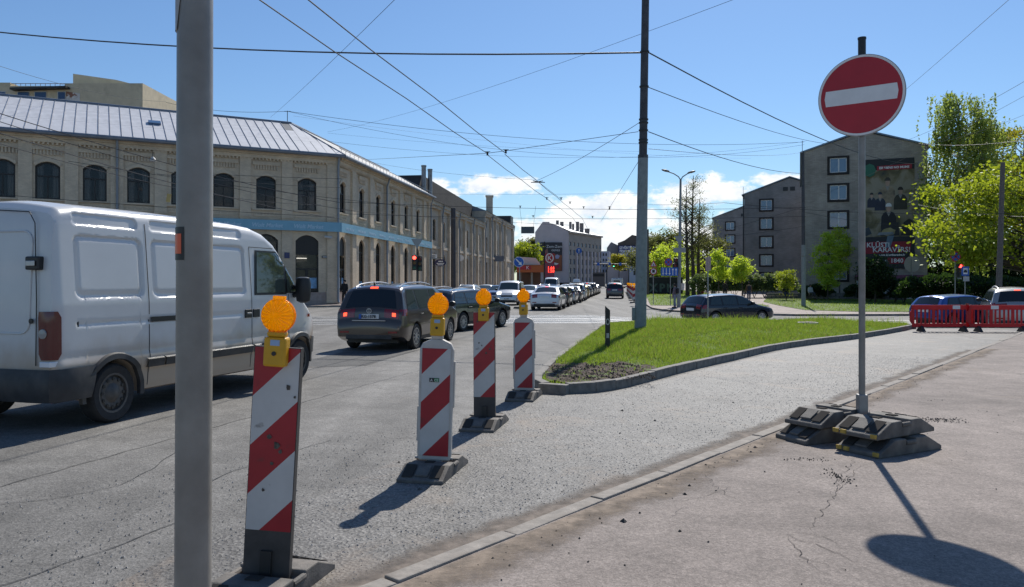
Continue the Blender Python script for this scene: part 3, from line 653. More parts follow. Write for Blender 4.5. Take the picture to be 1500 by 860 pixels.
def trim(F, Lu, parent, us, hw, n=9):
    m = MB(); F.box(m, -.02, Lu, 9.95, 10.2, .002, .2); F.box(m, -.02, Lu, 10.2, 10.38, .003, .32); F.box(m, -.02, Lu, 10.38, 10.55, .004, .42); m.build('cornice', M_YBRICK, parent)
    m = MB()
    for i in range(int(Lu / .24)): F.box(m, i * .24 + .06, i * .24 + .17, 9.83, 9.95, .002, .17)
    o = m.build('dentil_course', M_YBRICK, parent); o['kind'] = 'stuff'
    d = MB(); Z = Fr((0, 0, 0), F.U, F.N)
    for i in range(n): q = -hw + 2 * hw * (i + .5) / n; Z.box(d, q - .045, q + .045, 0, .3, .002, .09)
    Z.box(d, -hw - .1, hw + .1, .3, .52, .002, .12); dm = d.mesh('corbel_frieze', M_YBRICK)
    s_ = MB(); Z.box(s_, -hw - .15, hw + .15, -.1, 0, -.05, .12); Z.box(s_, -hw, hw, -.5, -.42, .002, .05)
    for i in range(7): q = -hw * .8 + 1.6 * hw * i / 6; Z.box(s_, q - .04, q + .04, -.42, -.3, .002, .05)
    sm = s_.mesh('sill', M_YBRICK)
    hd = MB(); A = arch(-hw * .78 - .12, hw * .78 + .12, 8.97, .3); Ai = arch(-hw * .78 - .0, hw * .78 + .0, 8.82, .28)
    for i in range(len(A) - 1): q = [A[i], A[i + 1], Ai[i + 1], Ai[i]]; hd.hexa([Z.p(*p, .002) for p in q], [Z.p(*p, .07) for p in q])
    hm = hd.mesh('window_hood', M_YBRICK)
    for u in us: link('corbel_frieze', dm, parent, F.p(u, 9.2)); link('sill', sm, parent, F.p(u, 6.55)); link('window_hood', hm, parent, F.p(u, 0))
trim(FL, 34.5, B1, uL, .8); trim(FS, 26.4, B1, uS[:6], .72, 8)
for F, Lu in ((FL, 34.5), (FS, 26.4)):
    m = MB(); F.box(m, -.02, Lu, 0, .85, .003, .09); o = m.build('plinth', M_STONE, B1)
WL = win_meshes(FL, 1.3, 2.25, .28); WLg = win_meshes(FL, 1.6, 3.85, .42, transom=.72); WS = win_meshes(FS, 1.1, 2.25, .28); WSg = win_meshes(FS, 1.24, 3.85, .42, transom=.74)
random.seed(3)
for i, u in enumerate(uL):
    put_win(WL, B1, FL.p(u, 6.55), curtain=i in (0, 3, 4, 5, 6, 7, 8))
    if i not in (0, 5): put_win(WLg, B1, FL.p(u, 1.0), curtain=i % 2 == 0)
for i, u in enumerate(uS[:6]):
    put_win(WS, B1, FS.p(u, 6.55), curtain=i % 2 == 0)
    if i: 
        o = put_win(WSg, B1, FS.p(u, 1.0)); m = MB(); Z = Fr((0, 0, 0), U2, N2); Z.box(m, -.5, .5, .12, .62, -.16, -.15); m.build('window_film', pm('film_blue', (.10, .33, .55), .3), o)
# shop doors
def shop_door(F, u, w_, h_, rise, parent):
    D = link('door', None, parent, F.p(u, .12)); Z = Fr((0, 0, 0), F.U, F.N); m = MB(); a, b = -w_ / 2, w_ / 2
    for x0, x1 in ((a, a + .09), (b - .09, b), (-.09, .09)): Z.box(m, x0, x1, 0, 3.25 if x0 < -.1 or x0 > .1 else 2.35, -.2, -.12)
    for z0, z1 in ((0, .1), (2.3, 2.42), (3.35, 3.5)): Z.box(m, a, b, z0, z1, -.201, -.119)
    for x in (-.42, .42): Z.box(m, x - .34, x + .34, .8, .88, -.2, -.13)
    A = arch(a, b, h_, rise); m.hexa([Z.p(*p, -.2) for p in [(a, 3.5), (b, 3.5)] + A], [Z.p(*p, -.13) for p in [(a, 3.5), (b, 3.5)] + A])
    m.build('door_frame', M_WFRAME, D)
    for x0, x1, z0, z1 in ((a + .09, -.09, .1, 2.3), (.09, b - .09, .1, 2.3), (a + .09, b - .09, 2.42, 3.35)):
        g = MB(); Z.box(g, x0, x1, z0, z1, -.18, -.17); g.build('pane', M_WGLASS, D)
    for x in (-.42, .42):
        g = MB(); Z.box(g, x - .3, x + .3, 1.0, 1.75, -.168, -.164); g.build('poster', pm('poster_blue', (.16, .33, .52), .5, nscale=3, namt=.5), D)
    g = MB(); Z.box(g, a, b, 0, h_, -.75, -.7); g.build('room', pm('shop_interior', (.20, .19, .18), .9, nscale=2, namt=.6), D)
    g = MB(); Z.box(g, -.1, .62, 3.1, 3.14, -.6, -.55); g.build('ceiling_lamp', pm('shop_lamp', (1, 1, 1), .5, emit=((1, .95, .85), 3)), D)
    g = MB(); Z.box(g, -.03, .03, .9, 1.5, -.12, -.08); g.build('handle', M_STEEL, D)
    return D
shop_door(FL, 2.16, 1.6, 4.73, .42, B1); shop_door(FL, 15.17, 1.6, 4.73, .42, B1); shop_door(FS, .98, 1.24, 4.73, .42, B1)
# shop band with lettering
for F, u0, u1, us, sz in ((FL, -.2, 21.5, uL[:8], .62), (FS, -.2, 26.3, [1.6 + 2.55 * i for i in range(10)], .5)):
    m = MB(); F.box(m, u0, u1, 5.12, 5.78, .24, .33); bnd = m.build('shop_band', M_BAND, B1)
    for u in us:
        p = F.p(u, 5.3, .335); rz = F.rot() if F is FS else F.rot() + math.pi
        text('Wolt Market', sz * .62, M_BANDTXT, bnd, p, (R(90), 0, rz), 'CENTER', shear=.25, bold=.006)
sg = MB(); FL.box(sg, .25, 1.15, 3.25, 3.42, .05, .08); st = sg.build('street_plate', M_BLACK, B1); m = MB(); FL.box(m, .30, .48, 3.31, 3.36, .081, .085); FL.box(m, .53, 1.1, 3.31, 3.36, .081, .085); m.build('plate_lettering', M_WHITE, st)
sg = MB(); FL.box(sg, 3.4, 3.75, 3.2, 3.6, .16, .2); sg.build('notice_plate', pm('notice_blue', (.05, .06, .14), .5), B1)
cc = MB(); cc.tube([FL.p(.8, 4.75, 0), FL.p(.8, 4.75, .35)], .05); cc.tube([FL.p(1.0, 4.75, .3), FL.p(.55, 4.68, .5)], .09); cc.build('security_camera', pm('camera_white', (.5, .5, .48), .5), B1)
# downpipes
for F, u in ((FL, .02), (FS, 10.9), (FL, 13.95), (FS, 26.2), (FL, 27)):
    m = MB(); q = .1 if F is FL else 0
    m.tube([F.p(u, 10.45, .5), F.p(u, 10.2, .42), F.p(u, 9.7, .24), F.p(u, .35, .24), F.p(u, .1, .42)], .075, 10)
    for v in (2, 4, 6.3, 8.5): m.tube([F.p(u, v, .24), F.p(u, v + .06, .24)], .095, 10)
    m.build('downpipe', M_PIPE, B1, smooth=True)
# roof: hip from the corner, standing seam sheets as separate panels
r_in = 6.0; hR = 3.2; R0 = U1 * 2.0 - N1 * r_in
rf = MB(); e1 = .62
zb = Vector((0, 0, H1 + .13)); zt_ = Vector((0, 0, H1 + .12 + hR))
eL0 = (N1 + N2) * e1 / (1 + N1.dot(N2)); rt = R0 + zt_; eL = U1 * 34.6 + N1 * e1 + zb; ec = eL0 + zb; rl = U1 * 34.6 - N1 * r_in + zt_
R1 = R0 + U2 * 25 + zt_; eS = U2 * 26.5 + N2 * e1 + zb
rf.poly([ec, eL, rl, rt]); rf.poly([ec, rt, R1, U2 * 26.5 + N2 * -4.9 + zt_, eS]) if False else rf.poly([ec, rt, R1, eS])
bkL = U1 * 34.6 - N1 * 12.2 + zb; bkc = U2 * 26.5 - N2 * 10.6 + zb
rf.poly([rt, rl, bkL, bkc, R1]); rf.poly([rl, eL, bkL]); rf.poly([R1, bkc, eS]); rf.poly([ec - Vector((0, 0, .02)), eS - Vector((0, 0, .02)), bkc - Vector((0, 0, .02)), bkL - Vector((0, 0, .02)), eL - Vector((0, 0, .02))])
roof = rf.build('roof', pm('roof_sheet_dark', (.10, .11, .125), .6, 0, nscale=2, namt=.15), B1)
sl = (-N1 * (r_in + e1) + Vector((0, 0, hR - .01))); sln = sl.length; sld = sl.normalized(); nrm = U1.cross(sld); nrm = nrm if nrm.z > 0 else -nrm
wp = .64; rowsz = (0, 2.6, 5.2, sln - .02)
for j in range(3):
    s0, s1 = rowsz[j], rowsz[j + 1]; m = MB(); base = [U1 * .02 + sld * (s0 + .015), U1 * (wp - .02) + sld * (s0 + .015), U1 * (wp - .02) + sld * (s1 - .015), U1 * .02 + sld * (s1 - .015)]
    m.hexa([p + nrm * .004 for p in base], [p + nrm * .018 for p in base])
    me = m.mesh('roof_panel', M_ZINC)
    for i in range(0, 54):
        t0 = i * wp + .9
        if t0 < 2.1 * (s1 / sln) + .1: continue
        link('roof_panel', me, roof, U1 * t0 + N1 * e1 + zb + Vector((0, 0, 0)))
    # (cut panels along the hip follow)
    for i in range(0, 5):
        t0 = i * wp + .9 - 3 * wp; h0, h1 = -.35 + 2.35 * s0 / sln, -.35 + 2.35 * s1 / sln
        if t0 >= 2.1 * (s1 / sln) + .1 or t0 + wp < h0: continue
        a0, a1 = max(t0, h0), max(t0, h1); b0, b1 = t0 + wp, max(t0 + wp, h1)
        P = [U1 * a0 + sld * (s0 + .01), U1 * (b0 - .01) + sld * (s0 + .01), U1 * (b1 - .01) + sld * s1, U1 * a1 + sld * s1]
        if b1 - a1 < .03: sm_ = s0 + (s1 - s0) * min(1, max(0, (b0 - h0) / (h1 - h0))); P = [P[0], P[1], U1 * (b0 - .01) + sld * sm_]
        MB().hexa([p + nrm * .004 for p in P], [p + nrm * .018 for p in P]).build('roof_panel', M_ZINC, roof, loc=N1 * e1 + zb)
rib = [sld * .0, U1 * .025 + sld * .0, U1 * .025 + sld * (sln - .02), sld * (sln - .02)]; sme = MB().hexa([p + nrm * .003 - U1 * .0125 for p in rib], [p + nrm * .06 - U1 * .0125 for p in rib]).mesh('roof_seam', pm('seam_zinc', (.33, .34, .37), .5, .2))
for i in range(2, 54):
    if i * wp + .9 > 2.2: link('roof_seam', sme, roof, U1 * (i * wp + .9) + N1 * e1 + zb)
m = MB(); m.tube([rt, rl], .14, 8); m.tube([ec, rt], .07, 8); m.tube([rt, R1], .12, 8); m.build('ridge_cap', M_ZINCD, roof)
m = MB(); m.tube([ec + Vector((0, 0, -.1)), eL + Vector((0, 0, -.1))], .14, 8); m.tube([ec + Vector((0, 0, -.1)), eS + Vector((0, 0, -.1))], .13, 8); m.build('gutter', M_ZINCD, roof)
m = MB(); q0 = U1 * 11.3 + N1 * e1 + zb + sld * 3.4; P = [q0, q0 + U1 * .75, q0 + U1 * .75 + sld * .6, q0 + sld * .6]; m.hexa([p + nrm * .02 for p in P], [p + nrm * .16 for p in P]); m.build('skylight', pm('skylight_blue', (.06, .12, .22), .2), roof)
m = MB()
for i in range(30): p = ec + (eS - ec) * (i + .5) / 30 + (R1 - eS) * .08; m.tube([p, p + Vector((0, 0, .28))], .015, 5)
m.tube([ec + (R1 - eS) * .08 + Vector((0, 0, .28)), eS + (R1 - eS) * .08 + Vector((0, 0, .28))], .025, 5); m.build('snow_guard', M_ZINCD, roof)

# ---------------- long brick row along the street
def row_house(label, s0, s1, H, us, uw, attic=False, back=10):
    O = C0 + U2 * s0 - N2 * .5; B = thing('brick_row_building', label, 'building', O); F = Fr((0, 0, .12), U2, N2); Ln = s1 - s0; us = [u - s0 for u in us]
    hs = [(u - uw / 2, u + uw / 2, 6.2, 8.6, .25) for u in us] + [(u - uw / 2 - .08, u + uw / 2 + .08, 1.2, 4.8, .35) for u in us]
    if attic: hs += [(u - .4, u + .4, 10.0, 11.1, 0) for u in us]
    facade(F, Ln, H, hs, .4).build('wall', M_YBRICK2, B)
    m = MB(); P = [F.p(0, 0), F.p(Ln, 0), F.p(Ln, 0, -back), F.p(0, 0, -back)]
    for a, b in ((1, 2), (2, 3), (3, 0)): m.poly([P[a], P[b], P[b] + Vector((0, 0, H)), P[a] + Vector((0, 0, H))])
    m.build('wall', M_YBRICK2, B)
    for c in mids(us, .35, Ln - .35):
        m = MB(); F.box(m, c - .4, c + .4, 0, H - .7, .002, .3); F.box(m, c - .5, c + .5, 0, 1.1, .001, .4); m.build('pilaster', M_YBRICK2, B)
    m = MB(); F.box(m, 0, Ln, H - .7, H - .4, .002, .36); F.box(m, 0, Ln, H - .4, H, .003, .5); F.box(m, 0, Ln, 5.3, 5.6, .002, .16); m.build('cornice', M_YBRICK2, B)
    W_ = win_meshes(F, uw, 2.4, .25); Wg = win_meshes(F, uw + .16, 3.6, .35)
    for u in us: put_win(W_, B, F.p(u, 6.2)); put_win(Wg, B, F.p(u, 1.2))
    if attic:
        Wa = win_meshes(F, .8, 1.1, 0, transom=0)
        for u in us: put_win(Wa, B, F.p(u, 10.0))
    m = MB(); g = [F.p(-.05, H, .65), F.p(Ln + .05, H, .65), F.p(Ln + .05, H + 2.0, -back / 2), F.p(-.05, H + 2.0, -back / 2), F.p(Ln + .05, H, -back), F.p(-.05, H, -back)]
    m.add(g, [(0, 1, 2, 3), (3, 2, 4, 5), (0, 3, 5), (1, 4, 2), (0, 5, 4, 1)]); m.build('roof', M_ZINCD, B)
    for c in [u for u in mids(us, .35, Ln - .35)][1::2]:
        m = MB(); m.tube([F.p(c, H - .1, .6), F.p(c, H - 1.2, .42), F.p(c, .3, .42)], .08, 8); m.build('downpipe', M_PIPE, B, smooth=True)
    return B, F
b2, F2 = row_house('long two storey pale brick row building with many pilasters', 26.4, 61, 10.4, [30.6, 35.3, 39.7, 44.3, 49.1, 53.6, 58.2], 1.25)
b3, F3 = row_house('taller pale brick row building with small attic windows at its far end', 61, 92, 12.3, [64.3, 69.5, 74.2, 79.7, 85.4], 1.2, True)
# dark firewall attic on the row, with two metal flues
m = MB(); P = [F2.p(2.5, 11, -1.6), F2.p(5, 13.6, -1.6), F2.p(34.2, 13.2, -1.6), F2.p(34.2, 10.2, -1.6)]; m.extrude(P, -N2 * 5)
m.build('attic_wall', brickmat('dark_brick', (.06, .05, .04), (.045, .038, .032), (.04, .035, .03)), b2)
for u in (4.2, 7.0):
    m = MB(); m.tube([F2.p(u, 10.4, -1.2), F2.p(u, 14.4, -1.2)], .26, 10); m.tube([F2.p(u, 14.4, -1.2), F2.p(u, 14.55, -1.2)], .3, 10); m.build('flue', M_STEEL, b2)
m = MB(); m.tube([F3.p(7.5, 12.3, -.3), F3.p(7.5, 15.2, -.3)], .75, 4); m.tube([F3.p(7.5, 15.2, -.3), F3.p(7.5, 15.45, -.3)], .9, 4); m.build('chimney', M_YBRICK2, b3)
m = MB(); F3.box(m, 28, 31.2, 12, 14, -3, .2); m.build('chimney', M_DARKSTEEL, b3)
# projecting shop signs on the row
def oval_sign(px, py, z, w_, h_, mat, label, txt, rect=False):
    p = at(px, py, z); t = thing('hanging_sign', label, 'sign', p); m = MB(); n = 20
    P = [(w_ / 2 * math.cos(i * 2 * math.pi / n), 0, h_ / 2 * math.sin(i * 2 * math.pi / n)) for i in range(n)] if not rect else [(-w_ / 2, 0, -h_ / 2), (w_ / 2, 0, -h_ / 2), (w_ / 2, 0, h_ / 2), (-w_ / 2, 0, h_ / 2)]
    m.extrude(P, (0, .08, 0)); m.build('board', mat, t); m = MB(); m.tube([(w_ * .35, .04, h_ / 2 - .08), (w_ * .35, .04, h_ / 2 + .15), (-1.4 if not rect else -1.0, .04, h_ / 2 + .15)], .025, 6); m.build('bracket', M_DARKSTEEL, t)
    if txt:
        for (x0, x1, z0, z1) in txt: MB().box(x0, x1, -.006, -.001, z0, z1).build('print', M_BLACK if mat is M_WHITE else M_WHITE, t)
    return t
oval_sign(645, 385, 82, 1.25, .78, pm('navy', (.025, .02, .07), .4), 'dark navy oval shop sign hanging from the brick row', [(-.22, .28, .1, .2), (-.4, .42, -.1, -.02), (-.3, .32, -.26, -.18)])
oval_sign(673, 378, 98, 1.15, .85, M_WHITE, 'white oval shop sign hanging from the brick row', [])
oval_sign(631, 376, 80.8, 1.3, .5, M_WHITE, 'white rectangular direction sign hanging from the brick row', [(-.55, -.4, -.12, .15), (-.2, .5, .02, .12), (.0, .45, -.12, -.05), (-.65, .65, -.25, -.19)], True)
oval_sign(731, 379, 125, 1.6, .9, pm('grey_sign', (.12, .14, .18), .5), 'grey rectangular sign hanging on the far end of the brick row', [], True)

# ---------------- beige apartment block behind the corner building
M_BEIGE = pm('beige_render', (.55, .47, .33), .9, nscale=1.2, namt=.12, n2=(.5, (.34, .29, .2), .55, .2))
M_BEIGEP = pm('beige_panel', (.60, .52, .36), .9, nscale=1, namt=.1)
AP = thing('apartment_block', 'beige rendered apartment block rising behind the metal roof', 'building', (at(0, 414, 76).x, 76, 0))
def ap(px, py, z): return at(px, py, z) - AP.location
def slab(name, pxs, z, deep, mat, parent, base=None):
    front = [ap(x, y, z) for x, y in pxs]; return MB().extrude(front, (-deep * .0, deep, 0)).build(name, mat, parent)
slab('wall', [(-120, 414), (209, 414), (209, 122), (95, 122), (95, 126), (15, 126), (15, 121), (-120, 121)], 76, 10, M_BEIGE, AP)
slab('stair_tower', [(107, 414), (190, 414), (190, 122), (170, 117), (107, 108)], 78, 8, M_BEIGEP, AP)
m = MB(); m.hexa([ap(209, 414, 75.99), ap(262, 414, 85), ap(235, 414, 95), ap(182, 414, 86)], [ap(209, 122, 75.99), ap(245, 160, 85), ap(232, 158, 95), ap(182, 122, 86)]); m.build('side_wing', M_BEIGEP, AP)
for x0, x1, y0, y1 in ((-5, 8, 134, 146), (25, 43, 134, 146), (50, 68, 134, 146), (84, 96, 134, 146), (-60, -42, 134, 146)):
    fr = slab('window', [(x0, y1), (x1, y1), (x1, y0), (x0, y0)], 75.94, .08, pm('window_white', (.5, .5, .48), .5), AP)
    slab('pane', [(x0 + 1, y1 - 1), (x1 - 1, y1 - 1), (x1 - 1, y0 + 1), (x0 + 1, y0 + 1)], 75.9, .02, pm('blue_pane', (.02, .05, .13), .08), fr).location = (0, 0, 0)
slab('eaves', [(14, 131), (96, 128), (96, 125.5), (14, 128)], 75.2, 1.5, M_DARKSTEEL, AP)
m = MB()
for i in range(12): m.tube([ap(16 + i * 7.2, 127, 76.2), ap(16 + i * 7.2, 122.5, 76.2)], .03, 5)
m.tube([ap(16, 122.5, 76.2), ap(96, 122.5, 76.2)], .035, 5); m.build('roof_railing', M_STEEL, AP)
slab('mural', [(97, 148), (117, 148), (117, 137), (97, 134)], 75.95, .03, pm('mural_white', (.55, .52, .48), .8, nscale=1.2, namt=.3, n2=(.9, (.25, .12, .08), .56, .03)), AP)
slab('chimney', [(186, 135), (193, 135), (193, 124), (186, 124)], 78, 1, M_BLACK, AP)

# ---------------- grey brick apartment blocks on the right
GB = brickmat('grey_brick', (.44, .385, .33), (.34, .297, .255), (.30, .265, .235), bw=.25, rh=.085, bump=.3)
GB2 = brickmat('grey_brick_dark', (.30, .285, .275), (.245, .235, .225), (.21, .205, .20), bw=.25, rh=.085, bump=.3)
M_WWHITE = pm('pvc_white', (.62, .62, .62), .4); M_SURR = pm('dark_surround', (.03, .024, .022), .8)
M_BLUEPANE = pm('sky_pane', (.10, .17, .27), .06, spec=.9)
def gable_block(label, pxl, zl, wid, eave, apex, back, wins, mat, low=0.0):
    g = Vector((.936, -.352, 0)); bkd = Vector((.352, .936, 0)); O = Vector(((pxl - 750) / F_PX * zl, zl, 0)); B = thing('apartment_block', label, 'building', O)
    F = Fr((0, 0, 0), g, -bkd); hs = [(u - 1.05, u + 1.05, v - 1.0, v + .95, 0) for u, v in wins]
    m = facade(F, wid, eave, hs, .12); m.poly([F.p(0, eave), F.p(wid, eave), F.p(wid / 2, apex)]); m.build('gable_wall', mat, B)
    m = MB(); P = [F.p(0, 0), F.p(wid, 0), F.p(wid, 0, -back), F.p(0, 0, -back)]
    for a, b in ((1, 2), (3, 0), (2, 3)): m.poly([P[a], P[b], P[b] + Vector((0, 0, eave)), P[a] + Vector((0, 0, eave))])
    m.build('wall', mat, B)
    m = MB(); e = .35
    for (u0, v0, u1, v1) in ((-e, eave - .15, wid / 2, apex + .12), (wid + e, eave - .15, wid / 2, apex + .12)):
        m.hexa([F.p(u0, v0, .2), F.p(u1, v1, .2), F.p(u1, v1, -back), F.p(u0, v0, -back)], [F.p(u0, v0 + .16, .2), F.p(u1, v1 + .16, .2), F.p(u1, v1 + .16, -back), F.p(u0, v0 + .16, -back)])
    m.build('roof', pm('roof_blue_grey', (.17, .22, .28), .5, .3), B)
    Z = Fr((0, 0, 0), F.U, F.N); m = MB(); w_, h_ = 1.62, 1.5
    for a0, a1, c0, c1 in ((-1.05, -w_ / 2, -1, .95), (w_ / 2, 1.05, -1, .95), (-w_ / 2, w_ / 2, h_ / 2, .95), (-w_ / 2, w_ / 2, -1, -h_ / 2)): Z.box(m, a0, a1, c0, c1, -.11, .06)
    su = m.mesh('surround', M_SURR); m = MB(); f = .08
    for a0, a1, c0, c1 in ((-w_ / 2, -w_ / 2 + f, -h_ / 2, h_ / 2), (w_ / 2 - f, w_ / 2, -h_ / 2, h_ / 2), (-w_ / 2, w_ / 2, -h_ / 2, -h_ / 2 + f), (-w_ / 2, w_ / 2, h_ / 2 - f, h_ / 2), (-.02, .1, -h_ / 2, h_ / 2)): Z.box(m, a0, a1, c0, c1, -.08, -.02)
    fm_ = m.mesh('window', M_WWHITE); pms = []
    for a0, a1 in ((-w_ / 2 + f, -.02), (.1, w_ / 2 - f)): m = MB(); Z.box(m, a0, a1, -h_ / 2 + f, h_ / 2 - f, -.06, -.05); pms.append(m.mesh('pane', M_BLUEPANE))
    for u, v in wins:
        o = link('window', fm_, B, F.p(u, v)); link('surround', su, o)
        for q in pms: link('pane', q, o)
    m = MB()
    for u in (-.12, wid + .12): m.tube([F.p(u, eave, .05), F.p(u, eave + 1.2, .05)], .03, 5)
    m.tube([F.p(-.1, 0, .1), F.p(-.1, eave, .1)], .09, 6); m.build('downpipe', M_DARKSTEEL, B)
    return B, F
gb1, FG = gable_block('brown brick apartment block with a large recruitment poster on its gable', 1177, 80, 11.5, 15.3, 17.0, 30, [(3.35, 13.75), (3.35, 10.95), (3.35, 8.15), (3.35, 5.35), (3.35, 2.7)], GB)
gb2, _ = gable_block('grey brick apartment block between a lower block and the poster gable', 1090, 116, 13, 15.0, 17.2, 30, [(3.2, 13.3), (3.2, 10.5), (3.2, 7.75), (3.2, 5.0), (3.2, 2.3)], GB2)
gb3, F3g = gable_block('farthest grey brick apartment block with its left gable edge clear of trees', 1045, 160, 13, 15.2, 17.4, 30, [(3.4, 13.4), (3.4, 10.7), (3.4, 7.9), (3.4, 5.1)], GB2)
for B, F in ((gb2, _), (gb3, F3g)):
    for u in (5.9, 6.9): m = MB(); F.box(m, u - .35, u + .35, 15.3, 15.9, .01, .04); m.build('attic_vent', M_BLACK, B)
m = MB()
for v in (13.2, 9.6, 12.0): FG.box(m, 10.65, 11.15, v, v + .45, .02, .25)
m.build('air_conditioner', M_STEEL, gb1)
# poster on the gable
P0 = FG.p(5.5, 3.05); PW, PH = 4.85, 11.1
pz = .05
def on(u, v, d=0): return FG.p(5.5 + u * PW, 3.05 + v * PH, pz + d)
m = MB(); FG.box(m, 5.5, 5.5 + PW, 3.05, 3.05 + PH, .01, pz); poster = m.build('poster', pm('poster_dark', (.02, .021, .024), .6), gb1)
poster['label'] = 'tall dark recruitment poster with soldiers and red slogan panels'
lay = [0]
def blob(pts, mat, name='print'):
    lay[0] += 1; d = .003 * lay[0]; MB().poly([on(u, v, d) for u, v in pts]).build(name, mat, poster)
def ell(cu, cv, ru, rv, n=18, w=0.0): return [(cu + ru * (1 + w * math.sin(3 * i + cu * 9)) * math.cos(2 * math.pi * i / n), cv + rv * (1 + w * math.cos(2 * i)) * math.sin(2 * math.pi * i / n)) for i in range(n)]
mk = lambda n, c, nn=.3: pm('print_' + n, c, .6, nscale=1.1, namt=nn)
c_smoke, c_olive, c_skin, c_dk, c_red = pm('print_smoke', (.40, .36, .25), .6, nscale=.9, namt=.6, n2=(.55, (.05, .052, .055), .5, .12)), mk('olive', (.34, .29, .08), .6), mk('skin', (.45, .29, .21)), mk('dark', (.022, .022, .026)), mk('red', (.34, .02, .035), .1)
def smoke_mat():
    m_ = bpy.data.materials.new('print_battle_smoke'); m_.use_nodes = True; nd = m_.node_tree.nodes; ln = m_.node_tree.links; b = nd['Principled BSDF']; b.inputs['Roughness'].default_value = .6
    co = nd.new('ShaderNodeTexCoord'); n = nd.new('ShaderNodeTexNoise'); n.inputs['Scale'].default_value = .75; n.inputs['Detail'].default_value = 6; n.inputs['Distortion'].default_value = .8; ln.new(co.outputs['Object'], n.inputs['Vector'])
    sx = nd.new('ShaderNodeSeparateXYZ'); ln.new(co.outputs['Object'], sx.inputs[0]); q = nd.new('ShaderNodeMath'); q.operation = 'SUBTRACT'; q.inputs[1].default_value = 9.6; ln.new(sx.outputs[2], q.inputs[0])
    q2 = nd.new('ShaderNodeMath'); q2.operation = 'ABSOLUTE'; ln.new(q.outputs[0], q2.inputs[0]); q3 = nd.new('ShaderNodeMath'); q3.operation = 'MULTIPLY_ADD'; q3.inputs[1].default_value = -.06; ln.new(q2.outputs[0], q3.inputs[0]); ln.new(n.outputs['Fac'], q3.inputs[2])
    r = nd.new('ShaderNodeValToRGB'); e = r.color_ramp.elements; e[0].position = .14; e[0].color = (.02, .021, .026, 1); e[1].position = .44; e[1].color = (.30, .26, .19, 1)
    for p_, c_ in ((.22, (.10, .09, .05, 1)), (.29, (.13, .105, .045, 1)), (.36, (.22, .18, .10, 1))): x_ = e.new(p_); x_.color = c_
    ln.new(q3.outputs[0], r.inputs[0]); ln.new(r.outputs[0], b.inputs['Base Color']); return m_
blob([(0, .28), (1, .28), (1, .9), (0, .9)], smoke_mat())
def soldier(cu, cv, s, body, hat, arms=True):
    blob([(cu - .17 * s, cv - .16 * s), (cu - .16 * s, cv - .03 * s), (cu - .11 * s, cv + .01 * s), (cu - .035 * s, cv + .025 * s), (cu + .035 * s, cv + .025 * s), (cu + .11 * s, cv + .01 * s), (cu + .16 * s, cv - .03 * s), (cu + .17 * s, cv - .16 * s)], body)
    blob([(cu - .05 * s, cv + .02 * s), (cu, cv - .03 * s), (cu + .05 * s, cv + .02 * s)], mk('collar', (.3, .28, .25)))
    blob(ell(cu, cv + .055 * s, .05 * s, .04 * s, 14), c_skin)
    blob([(cu - .07 * s, cv + .075 * s), (cu + .07 * s, cv + .075 * s), (cu + .06 * s, cv + .098 * s), (cu + .02 * s, cv + .115 * s), (cu - .03 * s, cv + .113 * s), (cu - .065 * s, cv + .095 * s)], hat)
c_cam = mk('camo', (.30, .23, .15), .7)
soldier(.5, .735, .85, c_cam, mk('helmet', (.06, .05, .035)))
soldier(.36, .63, .62, mk('navy', (.03, .035, .06)), mk('navycap', (.03, .035, .06))); soldier(.20, .64, .5, mk('navy', (.03, .035, .06)), c_dk)
soldier(.74, .655, .75, mk('brown', (.05, .045, .03)), mk('hair', (.03, .022, .015)))
soldier(.52, .50, .85, mk('blackcoat', (.016, .016, .02), .1), M_WHITE)
blob([(.36, .30), (.72, .30), (.70, .42), (.40, .42)], mk('coat2', (.03, .028, .03))); blob(ell(.52, .335, .13, .035, 14, .1), mk('gold', (.36, .30, .14), .5))
blob([(.75, .30), (1, .30), (1, .42), (.9, .45), (.8, .42)], mk('tank', (.035, .03, .022))); blob([(0, .36), (.15, .38), (.2, .32), (.0, .28)], mk('boat', (.05, .06, .07)))
blob([(.3, .305), (.62, .31), (.6, .335), (.34, .33)], mk('ship', (.25, .27, .29), .4)); blob([(.0, 0), (1, 0), (1, .29), (0, .29)], mk('base', (.03, .03, .034), .2))
blob([(.07, .135), (.92, .15), (.94, .245), (.07, .245)], c_red); blob([(.5, .045), (.82, .045), (.82, .1), (.5, .1)], c_red); blob([(.3, .895), (.95, .9), (.95, .945), (.3, .935)], c_red)
blob(ell(.16, .9, .12, .062, 8), mk('green', (.03, .15, .09), .1)); blob([(.45, .19), (.55, .19), (.62, .30), (.5, .30)], mk('bluegrey', (.16, .23, .30), .3))
GR = FG.rot(); tr = (R(90), 0, GR); M_PTXT = pm('print_white', (.85, .83, .81), .5)
for s_, sz, u, v, al in (('ESI VIENS NO MUMS', .29, .62, .908, 'CENTER'), ('KĻŪSTI', .62, .10, .197, 'LEFT'), ('KARAVĪRS!', .66, .57, .152, 'CENTER'), ('www.klustikaravirs.lv', .26, .58, .117, 'CENTER'), ('t. 1840', .56, .62, .055, 'CENTER')):
    text(s_, sz * 1.05, M_PTXT, poster, on(u, v, .15), tr, al, bold=.012)
# low shop front with graffiti under the poster
m = MB(); FG.box(m, 5.0, 11.4, 0, 1.9, .05, 1.2); m.build('ground_floor_annexe', pm('annexe_white', (.5, .49, .5), .8, nscale=.7, namt=.3), gb1); m = MB(); FG.box(m, 4.9, 11.48, 1.9, 2.4, .04, 1.3); m.build('annexe_band', pm('annexe_purple', (.16, .05, .10), .7, nscale=.8, namt=.4), gb1)

